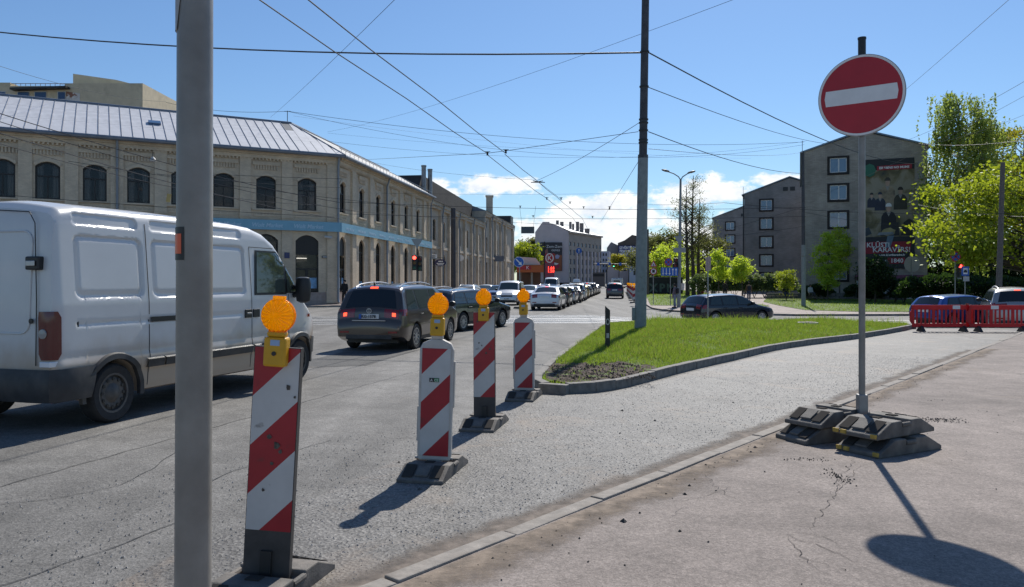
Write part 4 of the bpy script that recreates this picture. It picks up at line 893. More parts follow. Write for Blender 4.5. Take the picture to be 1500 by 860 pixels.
# ---------------- pale corner house with billboard, far down the street
M_PALE = pm('pale_render', (.54, .47, .47), .9, nscale=.4, namt=.08); M_PALE2 = pm('grey_render', (.33, .285, .245), .9, nscale=.5, namt=.12)
ZA = 228.0; PB = thing('pale_corner_house', 'pale pink rendered five storey corner house with a billboard gable and roof chimneys', 'building', (at(784, 414, ZA).x, ZA, 0))
def pb(px, py, z=ZA): return at(px, py, z) - PB.location
gw = [(784, 414), (833, 414), (833, 339), (812, 328.5), (805, 327.5), (805, 325), (795, 325), (784, 340)]
p_end = at(881, 414, 252) - PB.location; e0 = pb(833, 414); Uf = Vector((p_end.x - e0.x, p_end.y - e0.y, 0)); Lf = Uf.length; Uf.normalize(); Nf = Vector((Uf.y, -Uf.x, 0)); FP = Fr((e0.x, e0.y, 0), Uf, Nf); HP = 1.65 + 75 * ZA / F_PX
m = MB(); m.poly([pb(*p) for p in gw]); m.build('gable_wall', M_PALE, PB)
cols_ = 9; rows_ = 5; hs = []
for r_ in range(rows_):
    for c_ in range(cols_): hs.append((1.2 + c_ * (Lf - 2.4) / 8 - .7 - (0.0), 1.2 + c_ * (Lf - 2.4) / 8 + .7, 4.1 + (r_ - 1) * 2.75 + .3, 4.1 + (r_ - 1) * 2.75 + (1.9 if r_ < 4 else 1.5), 0))
hs = [(max(.15, a), min(Lf - .15, b), max(.6, c), d, e) for a, b, c, d, e in hs]
facade(FP, Lf, HP, hs, .3).build('wall', M_PALE2, PB)
for h in hs:
    o = MB(); FP.box(o, h[0], h[1], h[2], h[3], -.3, -.25); o = o.build('window', M_WFRAME, PB); q = MB(); FP.box(q, h[0] + .1, (h[0] + h[1]) / 2 - .04, h[2] + .1, h[3] - .1, -.25, -.23); FP.box(q, (h[0] + h[1]) / 2 + .04, h[1] - .1, h[2] + .1, h[3] - .1, -.25, -.23); q.build('pane', M_BLUEPANE, o)
for c_ in range(cols_ + 1):
    u = 1.2 + (c_ - .5) * (Lf - 2.4) / 8; m = MB()
    if 2 <= c_ <= 8: FP.box(m, u - .3, u + .3, 1, 11.5, .003, .35); m.build('pilaster', M_PALE, PB)
m = MB(); FP.box(m, -.1, Lf + .1, HP - .5, HP, .003, .5); m.build('cornice', M_PALE2, PB)
far = FP.p(Lf, 0); m = MB(); bl = pb(784, 414); 
m.poly([FP.p(0, HP, .6), FP.p(Lf, HP, .6), FP.p(Lf, HP + 2.2, -6), pb(812, 328.3), ]); m.poly([pb(812, 328.3), FP.p(Lf, HP + 2.2, -6), FP.p(Lf, HP + 2.2, -8), pb(795, 325)]); m.poly([pb(795, 325), FP.p(Lf, HP + 2.2, -8), FP.p(Lf, HP - 1, -14), pb(784, 340)]); m.build('roof', pm('roof_pale', (.36, .38, .40), .5, .3), PB)
m = MB(); m.poly([bl, FP.p(Lf, 0, -14), FP.p(Lf, HP - 1, -14), pb(784, 340)]); m.poly([FP.p(Lf, 0), FP.p(Lf, HP), FP.p(Lf, HP + 2.2, -6), FP.p(Lf, HP + 2.2, -8), FP.p(Lf, HP - 1, -14), FP.p(Lf, 0, -14)]); m.build('wall', M_PALE2, PB)
M_CHIM = pm('chimney_render', (.26, .22, .20), .9, nscale=1, namt=.2)
for px, y0, y1, wpx in ((816.5, 333, 323, 4), (823, 333, 325, 5), (835.5, 338, 325, 3.5), (839.5, 338, 328, 3), (846, 340, 325, 4.5), (852, 340, 327, 5.5), (860, 341, 335, 7)):
    z = 232 + (px - 816) * .25; m = MB(); q = at(px, y0 + 3, z) - PB.location; t_ = at(px, y1, z) - PB.location; hw = wpx / 2 * z / F_PX; m.box(q.x - hw, q.x + hw, q.y - .4, q.y + .4, q.z, t_.z); m.build('chimney', M_CHIM, PB)
# billboard on its gable
bb = thing('billboard', 'dark food advert billboard on the pale pink gable', 'billboard', at(791.5, 397, ZA - .6))
def bo(px, py, d=0): return at(px, py, ZA - .6 - d) - bb.location
def bbp(pts, mat, d, name='print'): return MB().extrude([bo(x, y, d) for x, y in pts], (0, .15 if d == 0 else .01, 0)).build(name, mat, bb)
bbp([(791.5, 397), (823.5, 397), (823.5, 355), (791.5, 355)], pm('ad_dark', (.03, .025, .03), .5), 0, 'board')
bbp([(792, 396.5), (823, 396.5), (823, 374), (812, 372), (800, 376), (792, 374)], pm('ad_orange', (.25, .075, .025), .5, nscale=.6, namt=.4), .03); bbp([(806, 383), (818, 386), (818, 389), (806, 386)], M_WHITE, .05); bbp([(813, 375), (816, 372.5), (820, 375), (818, 379), (814, 379)], pm('ad_badge', (.35, .36, .5), .5), .05); bbp([(811, 391), (819, 386), (820, 392), (814, 394)], pm('ad_red', (.4, .02, .05), .5), .06)
bbp([(798, 368), (802, 363), (803, 371), (799, 372)], pm('ad_skin', (.28, .12, .09), .5), .05)
for s_, px, py in (('Zem-Zem', 812, 363), ('cenas', 814, 368)): text(s_, 1.15, M_WHITE, bb, bo(px, py, .08), (R(90), 0, 0))
# ---------------- farther houses closing the street
def far_house(label, pts, z, deep, mat, roofmat=None, wins=()):
    o = thing('far_house', label, 'building', at((pts[0][0] + pts[1][0]) / 2, 414, z)); o.location.z = 0
    MB().extrude([at(x, y, z) - o.location for x, y in pts], (deep * .15, deep, 0)).build('wall', mat, o)
    for x0, x1, y0, y1 in wins:
        MB().extrude([at(x, y, z - .05) - o.location for x, y in ((x0, y1), (x1, y1), (x1, y0), (x0, y0))], (0, .04, 0)).build('window', M_WFRAME, o)
    return o
o = far_house('dark brown gable house carrying a blue billboard', [(905, 416), (985, 416), (985, 352), (940, 346), (934, 346), (926, 344), (915, 352), (905, 356)], 330, 20, pm('dark_gable', (.10, .082, .07), .9, nscale=.3, namt=.2))
bb2 = thing('billboard', 'wide blue billboard with white slogan on the dark gable', 'billboard', at(922, 376, 329))
MB().extrude([at(x, y, 329) - bb2.location for x, y in ((906, 376), (962, 376), (962, 360), (906, 360))], (0, .3, 0)).build('board', pm('bb_blue', (.012, .022, .14), .5), bb2); MB().extrude([at(x, y, 329) - bb2.location for x, y in ((906, 382), (962, 382), (962, 376.3), (906, 376.3))], (0, .25, 0)).build('board_foot', pm('bb_violet', (.06, .02, .05), .5), bb2)
for i, s_ in enumerate(('IZVĒRTĒ DARBĪBU', 'FINANSĒJUMS IR', 'MŪSU STIPRĀ PUSE')): text(s_, 1.35, M_WHITE, bb2, at(907.5, 364.5 + i * 4.6, 328.9) - bb2.location, (R(90), 0, 0), 'LEFT', bold=.05)
far_house('grey stone house with steep tiled roof beyond the crossing', [(888, 416), (907, 416), (907, 360), (898, 356), (896, 354.5), (894, 356), (889, 363)], 345, 18, pm('grey_house', (.27, .25, .25), .9, nscale=.3, namt=.15), wins=[(892, 894, 372, 377), (898, 900, 372, 377), (892, 894, 383, 388), (898, 900, 383, 388)])
far_house('pale blue grey flats beside the pale corner house', [(880, 416), (893, 416), (893, 368), (880, 368)], 320, 15, pm('bluegrey_flats', (.30, .33, .40), .9, nscale=.3, namt=.12), wins=[(883 + 4 * i, 885 + 4 * i, 371 + 8 * j, 375 + 8 * j) for i in range(2) for j in range(4)])
far_house('long low pinkish wall of a warehouse closing the street', [(889, 418), (926, 418), (926, 387), (889, 387)], 300, 25, pm('warehouse_wall', (.44, .37, .35), .9, nscale=.3, namt=.1), wins=[(907, 918, 395, 397)])
far_house('small white blue house beside the warehouse', [(922, 418), (960, 418), (960, 392), (950, 385), (935, 386), (922, 392)], 292, 18, pm('blue_white_house', (.38, .42, .48), .9), wins=[(928 + 6 * i, 931 + 6 * i, 397, 403) for i in range(4)])
far_house('brown kiosk with a white upper panel under the pale corner house', [(868, 420), (886, 420), (886, 399), (868, 399)], 215, 6, pm('kiosk_brown', (.14, .12, .11), .8), wins=[(869, 885, 401, 405)])
# ---------------- filling station
FSn = thing('filling_station', 'filling station canopy with orange fascia and white gable roof', 'filling station', at(780, 414, 175)); FSn.location.z = 0
def fs(px, py, z): return at(px, py, z) - FSn.location
MB().hexa([fs(757, 399, 172), fs(801, 399, 172), fs(801, 399, 186), fs(757, 399, 186)], [fs(757, 388.5, 172), fs(801, 388.5, 172), fs(801, 388.5, 186), fs(757, 388.5, 186)]).build('canopy', pm('fascia_orange', (.42, .10, .02), .5), FSn)
MB().hexa([fs(757, 395, 171.8), fs(778, 395, 171.8), fs(778, 395, 172.0), fs(757, 395, 172.0)], [fs(757, 389.5, 171.8), fs(778, 389.5, 171.8), fs(778, 389.5, 172.0), fs(757, 389.5, 172.0)]).build('fascia_sign', pm('fascia_red', (.38, .02, .03), .5), FSn)
MB().extrude([fs(757, 388, 180), fs(792, 388, 180), fs(785, 378, 180), (fs(757, 376, 180))], (0, 10, 0)).build('roof', pm('roof_cream', (.6, .57, .52), .8), FSn)
for px in (762, 779, 797): m = MB(); m.tube([fs(px, 399, 176), Vector((fs(px, 399, 176).x, fs(px, 399, 176).y, 0))], .2, 8); m.build('column', M_STEEL, FSn)
MB().hexa([fs(757, 424, 184), fs(792, 424, 184), fs(792, 424, 190), fs(757, 424, 190)], [fs(757, 399, 184), fs(792, 399, 184), fs(792, 399, 190), fs(757, 399, 190)]).build('shop', pm('shop_brown', (.16, .10, .07), .7), FSn)
text('K', 1.1, M_WHITE, FSn, fs(773, 394.5, 171.7), (R(90), 0, 0))
TT = thing('price_totem', 'red filling station totem with white K ring and lit red prices', 'sign', at(804, 414, 150)); TT.location.z = 0
def tt(px, py, d=0): return at(px, py, 150 - d) - TT.location
MB().extrude([tt(797.5, 428), (tt(812, 428)), tt(812, 371), tt(797.5, 371)], (0, .5, 0)).build('body', pm('totem_plum', (.26, .07, .11), .6), TT)
MB().extrude([tt(798, 385, .01), (tt(812.1, 385, .01)), tt(812.1, 371.5, .01), tt(798, 371.5, .01)], (0, .02, 0)).build('logo_panel', pm('totem_red', (.42, .01, .02), .5), TT)
m = MB(); c = tt(805, 378, .05); rws = [[], []]
for i in range(25): a = i * 2 * math.pi / 24; rws[0].append((c.x + .62 * math.cos(a), c.y, c.z + .75 * math.sin(a))); rws[1].append((c.x + .82 * math.cos(a), c.y, c.z + .95 * math.sin(a)))
m.grid(rws).build('logo_ring', M_WHITE, TT); text('K', 1.3, M_WHITE, TT, tt(805, 381.2, .06), (R(90), 0, 0), bold=.03)
for i, s_ in enumerate(('1.64', '1.58')): text(s_, .78, pm('led_red', (.6, .02, .02), .5, emit=((1, .05, .03), 3)), TT, tt(807, 394.5 + i * 4.6, .06), (R(90), 0, 0), bold=.012)
# ================================================================ vehicles
def paint(name, col, metal=.35, rough=.32, dirt=None):
    return pm('paint_' + name, col, rough, metal, .5, coat=.9, nscale=2.2, namt=.05, n2=(1.2, dirt, .58, .3) if dirt else None)
class Hull:
    """car body as a loft: side profile zt(x), underside with wheel arches, plan taper and tumblehome"""
    def __init__(s, prof, W, sec, crown=.05, arches=(), zb=.22, rt=.07, front=(.45, .22), rear=(.4, .14), dx=.05, nz=26, press=None):
        s.X = [p[0] for p in prof]; s.Z = [p[1] for p in prof]; s.W = W; s.sx = [p[0] for p in sec]; s.sy = [p[1] for p in sec]; s.crown = crown; s.ar = arches; s.zb0 = zb; s.rt = rt; s.fr = front; s.re = rear; s.nz = nz; s.press = press
        xs = set(s.X); a, b = s.X[0], s.X[-1]; k = int((b - a) / dx); xs |= {a + (b - a) * i / k for i in range(k + 1)}
        for x0, x1, z0, z1 in zip(s.X, s.X[1:], s.Z, s.Z[1:]):
            if abs(z1 - z0) > .1:
                n = int(abs(z1 - z0) / .05) + 1; xs |= {x0 + (x1 - x0) * i / n for i in range(n)}
        for xw, Ra, zc in arches:
            for i in range(15): t = math.pi * i / 14; xs.add(xw - Ra * math.cos(t) * .9995)
            xs |= {xw - Ra - .004, xw + Ra + .004}
        s.xs = []
        for x in sorted(xs):
            if not s.xs or x - s.xs[-1] > .0035: s.xs.append(x)
    def zt(s, x): return float(np.interp(x, s.X, s.Z))
    def zbot(s, x):
        z = s.zb0 + (.12 * S((x - (s.X[-1] - .5)) / .5) + .14 * S(((s.X[0] + .5) - x) / .5))
        for xw, Ra, zc in s.ar:
            d = Ra * Ra - (x - xw) ** 2
            if d > 0: z = max(z, zc + math.sqrt(d))
        return min(z, s.zt(x) - s.crown - .05)
    def y(s, x, z):
        w_ = s.W * float(np.interp(z, s.sx, s.sy)); a, b = s.X[0], s.X[-1]
        t = min(1, max(0, (x - (b - s.fr[0])) / s.fr[0])); w_ -= s.fr[1] * (1 - math.sqrt(1 - t * t * .985))
        t = min(1, max(0, ((a + s.re[0]) - x) / s.re[0])); w_ -= s.re[1] * (1 - math.sqrt(1 - t * t * .985))
        ze = s.zt(x) - s.crown; q = min(1, max(0, (z - (ze - s.rt)) / s.rt)); w_ -= s.rt * (1 - math.sqrt(max(0, 1 - q * q)))
        if s.press: w_ -= s.press(x, z)
        return w_
    def top(s, x, f):
        ze = s.zt(x) - s.crown; ye = s.y(x, ze); return Vector((x, ye * f, ze + s.crown * (1 - f * f)))
    def body(s):
        rows = []; nt_ = 8
        for x in s.xs:
            zb = s.zbot(x); ze = s.zt(x) - s.crown; half = [(0, zb), (s.y(x, zb) * .6, zb), (s.y(x, zb) - .03, zb)]
            for i in range(s.nz + 1): t = i / s.nz; z = zb + .02 + (ze - zb - .02) * (1 - (1 - t) ** 1.35); half.append((s.y(x, z), z))
            ye = s.y(x, ze)
            for j in range(1, nt_ + 1): f = 1 - j / nt_; half.append((ye * f, ze + s.crown * (1 - f * f)))
            full = [Vector((x, q[0], q[1])) for q in half] + [Vector((x, -q[0], q[1])) for q in reversed(half[1:-1])]
            rows.append(full)
        m = MB(); n = len(rows[0]); vs_ = [p for r in rows for p in r]; fs = [(i * n + j, i * n + (j + 1) % n, (i + 1) * n + (j + 1) % n, (i + 1) * n + j) for i in range(len(rows) - 1) for j in range(n)]
        m.add(vs_, fs + [tuple(reversed(range(n))), tuple((len(rows) - 1) * n + j for j in range(n))]); return m
    def side(s, m, poly, sd, off=.006, n=6):
        """patch lying on the body side, poly in (x,z), convex"""
        zs = sorted({round(p[1], 5) for p in poly}); lv = []
        for a, b in zip(zs, zs[1:]):
            k = max(1, int((b - a) / .07)); lv += [a + (b - a) * i / k for i in range(k)]
        lv.append(zs[-1]); rows = []
        for z in lv:
            xx = []
            for (p, q) in zip(poly, poly[1:] + poly[:1]):
                if abs(p[1] - q[1]) < 1e-9:
                    if abs(p[1] - z) < 1e-6: xx += [p[0], q[0]]
                elif min(p[1], q[1]) - 1e-7 <= z <= max(p[1], q[1]) + 1e-7: xx.append(p[0] + (q[0] - p[0]) * (z - p[1]) / (q[1] - p[1]))
            a, b = min(xx), max(xx); rows.append([Vector((x, sd * (s.y(x, z) + off), z)) for x in [a + (b - a) * i / n for i in range(n + 1)]])
        m.grid(rows); return m
    def strip(s, m, xa, xb, f0, f1, off=.006, n=8, nr=12, shape=None):
        """patch lying on the top / front / rear skin"""
        pts = [(xa, s.zt(xa))] + [(x, z) for x, z in zip(s.X, s.Z) if xa < x < xb] + [(xb, s.zt(xb))]
        R_ = resample([Vector((p[0], 0, p[1])) for p in pts], max(.01, sum(math.dist(a, b) for a, b in zip(pts, pts[1:])) / nr)); rows = []
        for i, p in enumerate(R_):
            t = (R_[min(i + 1, len(R_) - 1)] - R_[max(0, i - 1)]).normalized(); nn = Vector((-t.z, 0, t.x)); a, b = f0, f1
            if shape: a, b = shape(i / (len(R_) - 1), f0, f1)
            rows.append([s.top(p.x, a + (b - a) * j / n) + nn * off for j in range(n + 1)])
        m.grid(rows); return m
_wheel = {}
def wheel_mesh(r, wd, style):
    k = (r, wd, style)
    if k in _wheel: return _wheel[k]
    rr = r * .66; M = Matrix.Rotation(R(90), 4, 'X')
    ty = MB().lathe([(rr, -wd / 2 + .015), (r * .9, -wd / 2), (r * .97, -wd / 2 + .02), (r, -wd / 2 + .05), (r, wd / 2 - .05), (r * .97, wd / 2 - .02), (r * .9, wd / 2), (rr, wd / 2 - .015)], 28, M, True).mesh('tyre', M_RUBBER, smooth=True)
    m = MB(); m.lathe([(rr, -wd / 2 + .03), (rr + .004, wd / 2 - .012), (rr - .02, wd / 2 - .015), (rr - .025, wd / 2 - .06)], 24, M)
    if style == 'steel':
        m.lathe([(rr - .02, wd / 2 - .055), (rr * .72, wd / 2 - .03), (rr * .5, wd / 2 - .035), (rr * .33, wd / 2 - .005), (rr * .2, wd / 2 + .01), (.001, wd / 2 + .012)], 24, M)
        for i in range(10): a = i * math.pi / 5; c = Vector((math.cos(a) * rr * .62, -wd / 2 + .027, math.sin(a) * rr * .62))
    else:
        nsp = {'five': 5, 'ten': 10, 'seven': 7}[style]
        m.lathe([(.001, wd / 2 - .09), (rr - .02, wd / 2 - .09)], 16, M) if False else None
        m.lathe([(.055, wd / 2 - .05), (.055, wd / 2 - .015), (.001, wd / 2 - .01)], 12, M)
        for i in range(nsp):
            a = 2 * math.pi * i / nsp; hw = {5: .05, 7: .034, 10: .02}[nsp]; Q = Matrix.Rotation(a, 4, 'Y'); m.hexa([Q @ Vector((.03, -wd / 2 + .06, -hw)), Q @ Vector((rr - .01, -wd / 2 + .045, -hw * .7)), Q @ Vector((rr - .01, -wd / 2 + .045, hw * .7)), Q @ Vector((.03, -wd / 2 + .06, hw))], [Q @ Vector((.03, -wd / 2 + .02, -hw)), Q @ Vector((rr - .01, -wd / 2 + .015, -hw * .7)), Q @ Vector((rr - .01, -wd / 2 + .015, hw * .7)), Q @ Vector((.03, -wd / 2 + .02, hw))])
    rm = m.mesh('rim', M_STEELRIM if style == 'steel' else M_RIM, smooth=True)
    hub = MB().lathe([(rr * .99, -wd / 2 + .075), (.001, -wd / 2 + .075)], 20, M).mesh('brake_disc', M_DARKSTEEL)
    _wheel[k] = (ty, rm, hub); return _wheel[k]
def add_wheel(parent, x, y, r, wd, style):
    ty, rm, hub = wheel_mesh(r, wd, style); e = bpy.data.objects.new('wheel', None); COL.objects.link(e); e.parent = parent; e.location = (x, y, r)
    e.rotation_euler = (0, random.uniform(0, 2), 0) if y < 0 else (0, random.uniform(0, 2), math.pi)
    link('tyre', ty, e); link('rim', rm, e); link('brake_disc', hub, e); return e
SPEC = {
 'mpv': dict(prof=[(-2.44, .60), (-2.43, .74), (-2.38, .84), (-2.36, 1.02), (-2.32, 1.10), (-2.10, 1.55), (-2.02, 1.62), (-1.85, 1.67), (-1.1, 1.71), (-.2, 1.72), (.45, 1.68), (.85, 1.58), (1.75, 1.09), (1.9, 1.03), (2.22, .88), (2.36, .74), (2.41, .55)], W=.95, sec=[(.2, .92), (.35, .975), (.62, 1.0), (.92, .985), (1.02, .96), (1.65, .74)], wb=1.46, r=.335, rim='ten', belt=1.05, gh=[(-2.05, 1.62), (-1.78, .72), 1.55], pil=[-1.25, -.12], rw=(-2.31, -2.08, .88), ws=(.78, 1.72, .92), tl=(-2.377, -2.328, .5, .985), tls=(-2.36, -2.08, .90, 1.06), hl=(1.98, 2.33, .62, .98), rails=True, plate=.88, hood=(1.78, 2.3)),
 'estate': dict(prof=[(-2.33, .58), (-2.32, .72), (-2.30, .92), (-2.25, 1.0), (-1.93, 1.32), (-1.78, 1.40), (-1.5, 1.43), (-.5, 1.47), (.05, 1.46), (.4, 1.40), (1.25, 1.0), (1.35, .97), (2.1, .82), (2.26, .66), (2.31, .5)], W=.905, sec=[(.2, .92), (.35, .97), (.6, 1.0), (.82, .985), (.95, .955), (1.42, .74)], wb=1.42, r=.325, rim='ten', belt=.95, gh=[(-2.0, 1.12), (-1.72, .38), 1.31], pil=[-1.15, -.1], rw=(-2.23, -1.88, .86), ws=(.42, 1.22, .9), tl=(-2.312, -2.27, .5, .985), tls=(-2.28, -1.98, .8, .95), hl=(1.9, 2.24, .6, .98), rails=True, plate=.80, hood=(1.3, 2.15)),
 'sedan': dict(prof=[(-2.45, .56), (-2.44, .78), (-2.42, .94), (-2.36, 1.0), (-1.72, 1.07), (-1.05, 1.39), (-.8, 1.43), (-.4, 1.45), (.1, 1.45), (.45, 1.39), (1.3, 1.0), (1.4, .97), (2.2, .8), (2.36, .65), (2.40, .5)], W=.91, sec=[(.2, .92), (.35, .97), (.6, 1.0), (.82, .985), (.95, .955), (1.42, .73)], wb=1.43, r=.32, rim='ten', belt=.95, gh=[(-1.5, 1.18), (-1.0, .42), 1.31], pil=[-.85, .0], rw=(-1.66, -1.08, .88), ws=(.48, 1.26, .9), tl=(-2.44, -2.37, .56, .985), tls=(-2.4, -2.12, .76, .95), hl=(2.0, 2.34, .6, .98), rails=False, plate=.80, hood=(1.35, 2.25)),
 'hatch': dict(prof=[(-2.08, .56), (-2.07, .72), (-2.04, .90), (-1.98, .98), (-1.72, 1.30), (-1.58, 1.36), (-1.3, 1.39), (-.4, 1.43), (.0, 1.42), (.35, 1.36), (1.1, .98), (1.2, .95), (1.95, .79), (2.1, .64), (2.16, .5)], W=.875, sec=[(.2, .92), (.35, .97), (.58, 1.0), (.8, .985), (.93, .955), (1.4, .74)], wb=1.33, r=.315, rim='five', belt=.93, gh=[(-1.62, 1.0), (-1.42, .32), 1.29], pil=[-.92, -.05], rw=(-1.96, -1.68, .86), ws=(.38, 1.08, .9), tl=(-2.06, -1.99, .55, .985), tls=(-2.05, -1.74, .76, .93), hl=(1.78, 2.08, .6, .98), rails=False, plate=.72, hood=(1.15, 2.0)),
 'suv': dict(prof=[(-2.25, .6), (-2.24, .8), (-2.21, 1.02), (-2.15, 1.1), (-1.93, 1.52), (-1.78, 1.61), (-1.5, 1.65), (-.5, 1.69), (.1, 1.67), (.45, 1.59), (1.3, 1.1), (1.4, 1.06), (2.0, .95), (2.2, .8), (2.28, .6)], W=.92, sec=[(.25, .92), (.42, .975), (.7, 1.0), (.95, .985), (1.08, .955), (1.62, .77)], wb=1.34, r=.345, rim='five', belt=1.08, gh=[(-1.95, 1.2), (-1.7, .42), 1.5], pil=[-1.1, -.1], rw=(-2.13, -1.9, .86), ws=(.48, 1.27, .9), tl=(-2.235, -2.17, .5, .985), tls=(-2.21, -1.92, .92, 1.08), hl=(1.85, 2.18, .6, .98), rails=True, plate=.9, hood=(1.35, 2.1)),
 'van': dict(prof=[(-2.06, .55), (-2.05, .9), (-2.03, 1.2), (-1.97, 1.68), (-1.88, 1.76), (-.3, 1.81), (.3, 1.78), (.6, 1.68), (1.2, 1.14), (1.35, 1.08), (1.85, .92), (2.05, .76), (2.1, .52)], W=.86, sec=[(.2, .92), (.35, .97), (.6, 1.0), (.95, .985), (1.1, .965), (1.75, .84)], wb=1.35, r=.31, rim='seven', belt=1.08, gh=[(.0, 1.15), (.05, .55), 1.6], pil=[], rw=(-2.02, -1.975, .8), ws=(.63, 1.18, .92), tl=(-2.06, -2.03, .75, .985), tls=(-2.02, -1.9, .8, 1.3), hl=(1.6, 1.98, .58, .98), rails=False, plate=.75, hood=(1.3, 1.95)),
 'bigvan': dict(prof=[(-2.8, .5), (-2.79, 1.2), (-2.75, 2.3), (-2.65, 2.4), (.6, 2.42), (1.1, 2.34), (1.4, 2.2), (2.05, 1.42), (2.15, 1.35), (2.55, 1.1), (2.68, .85), (2.72, .55)], W=.99, sec=[(.2, .93), (.4, .98), (.8, 1.0), (1.3, .985), (2.35, .88)], wb=1.8, r=.34, rim='seven', belt=1.4, gh=[(.75, 1.75), (.8, 1.25), 1.98], pil=[], rw=(-2.778, -2.76, .7), ws=(1.38, 2.03, .93), tl=(-2.797, -2.785, .8, .985), tls=(-2.78, -2.7, .9, 1.5), hl=(2.2, 2.62, .6, .98), rails=False, plate=.7, hood=(2.1, 2.6)),
}
_car = {}
def car_parts(kind):
    if kind in _car: return _car[kind]
    d = SPEC[kind]; Ra = d['r'] + .06; H = Hull(d['prof'], d['W'], d['sec'], arches=((-d['wb'], Ra, d['r'] - .02), (d['wb'], Ra, d['r'] - .02))); P = {}
    xr, xf = d['prof'][0][0], d['prof'][-1][0]
    P['body'] = [H.body().mesh('body', None, smooth=True)]; P['body'][0].materials.append(paint('silver', (.45, .46, .47)))
    (b0, b1), (t0, t1), zt = d['gh']; zb = d['belt']; win = []; cut = [None] + d['pil'] + [None]
    for i in range(len(cut) - 1):
        a, b = cut[i], cut[i + 1]; bl, tl = (b0, t0) if a is None else (a + .035, a + .035); br, tr_ = (b1, t1) if b is None else (b - .035, b - .035); win.append([(bl, zb), (br, zb), (tr_, zt), (tl, zt)])
    for sd in (1, -1):
        m = MB(); H.side(m, [(b0 - .05, zb - .025), (b1 + .05, zb - .025), (t1 + .03, zt + .03), (t0 - .03, zt + .03)], sd, .004, 10); P.setdefault('window_surround', []).append(m.mesh('window_surround', M_BLACK, smooth=True))
        for wq in win: P.setdefault('side_window', []).append(H.side(MB(), wq, sd, .009).mesh('side_window', M_GLASSL, smooth=True))
        m = MB(); sl_ = H.side(m, [(-d['wb'] + Ra, .24), (d['wb'] - Ra, .24), (d['wb'] - Ra, .33), (-d['wb'] + Ra, .33)], sd, .006, 10); P.setdefault('sill', []).append(m.mesh('sill', M_TRIM))
        for c in d['pil'] + ([b1 - .12] if d['pil'] else [.0, 1.0]): P.setdefault('door_gap', []).append(H.side(MB(), [(c - .006, .36), (c + .006, .36), (c + .006, zb - .03), (c - .006, zb - .03)], sd, .003, 1).mesh('door_gap', M_BLACK))
        for c in (d['pil'] or [.95]):
            m = MB(); yy = H.y(c + .15, zb - .14); m.box(c + .06, c + .25, sd * yy - .01, sd * yy + sd * .035, zb - .155, zb - .125) if sd > 0 else m.box(c + .06, c + .25, sd * yy - .035, sd * yy + .01, zb - .155, zb - .125); P.setdefault('door_handle', []).append(m.mesh('door_handle', M_BLACK, bevel=.008))
        m = MB(); xm = b1 - .32; ym = H.y(xm, zb); A = Matrix.Translation((xm, sd * (ym + .13), zb + .06)); m.lathe([(.02, -.04), (.085, -.035), (.1, 0), (.085, .06), (.03, .09)], 10, A @ Matrix.Rotation(R(90), 4, 'Y') @ Matrix.Diagonal((.85, 1.15, 1, 1))); m.tube([(xm, sd * (ym - .02), zb), (xm, sd * (ym + .1), zb + .03)], .025, 6); P.setdefault('mirror', []).append(m.mesh('mirror', M_BLACK, smooth=True))
        xa, xb, f0, f1 = d['tl']; m = MB(); H.strip(m, xa, xb, sd * f0, sd * f1, .008, 5, 6); x0, x1, z0, z1 = d['tls']; H.side(m, [(x0, z0), (x1 - .1, z0), (x1, z1), (x0 + .02, z1)], sd, .008); P.setdefault('tail_light', []).append(m.mesh('tail_light', M_TAIL, smooth=True))
        xa, xb, f0, f1 = d['hl']; m = MB(); H.strip(m, xa, xb, sd * f0, sd * f1, .008, 5, 6); P.setdefault('headlight', []).append(m.mesh('headlight', M_HEAD, smooth=True))
        if d['rails']:
            m = MB(); pts = [H.top(t0 - .1 + (t1 - t0 + .15) * i / 10, sd * .93) + Vector((0, 0, .07 * math.sin(math.pi * i / 10) ** .3 + .0)) for i in range(11)]; m.tube(pts, .02, 6); P.setdefault('roof_rail', []).append(m.mesh('roof_rail', M_RIM, smooth=True))
        m = MB(); yb = H.y(xr, .5) * .8; m.box(xr - .006, xr + .02, sd * yb - .12, sd * yb + .12, .46, .51); P.setdefault('reflector', []).append(m.mesh('reflector', M_TAIL))
    xa, xb, f = d['rw']; m = MB(); H.strip(m, xa, xb, -f, f, .008, 10, 10, shape=lambda t, a, b: (a * (1 - .04 * t), b * (1 - .04 * t))); P['rear_window'] = [m.mesh('rear_window', M_GLASS, smooth=True)]
    xa, xb, f = d['ws']; m = MB(); H.strip(m, xa, xb, -f, f, .008, 10, 10); P['windscreen'] = [m.mesh('windscreen', M_GLASSL, smooth=True)]
    def x_at(z, rear=True):
        xs = [x for x in H.xs if (x < 0) == rear]; return min(xs, key=lambda x: abs(H.zt(x) - z) + (0 if rear else 0))
    pl = d['plate']; xp = x_at(pl + .0); m = MB(); m.box(xp - .03, xp + .03, -.26, .26, pl - .06, pl + .06); P['number_plate'] = [m.mesh('number_plate', M_PLATE)]
    m = MB(); m.box(xf - .1, xf + .03, -.26, .26, .42, .53); P['number_plate'].append(m.mesh('number_plate', M_PLATE))
    m = MB(); xg = x_at(.72, False); m.box(xg - .05, xg + .035, -.42, .42, .62, .74); P['grille'] = [m.mesh('grille', M_BLACK, bevel=.01)]
    m = MB(); m.box(xr - .012, xr + .1, -.62, .62, .30, .42); m.box(xf - .12, xf + .012, -.6, .6, .28, .4); P['bumper_trim'] = [m.mesh('bumper_trim', M_TRIM, bevel=.02)]
    xt = x_at(d['prof'][5][1] if kind in ('mpv',) else H.zt(d['rw'][1])); m = MB(); H.strip(m, d['rw'][1] + .01, d['rw'][1] + .06, -.16, .16, .012, 4, 3); P['brake_light'] = [m.mesh('brake_light', M_TAIL)]
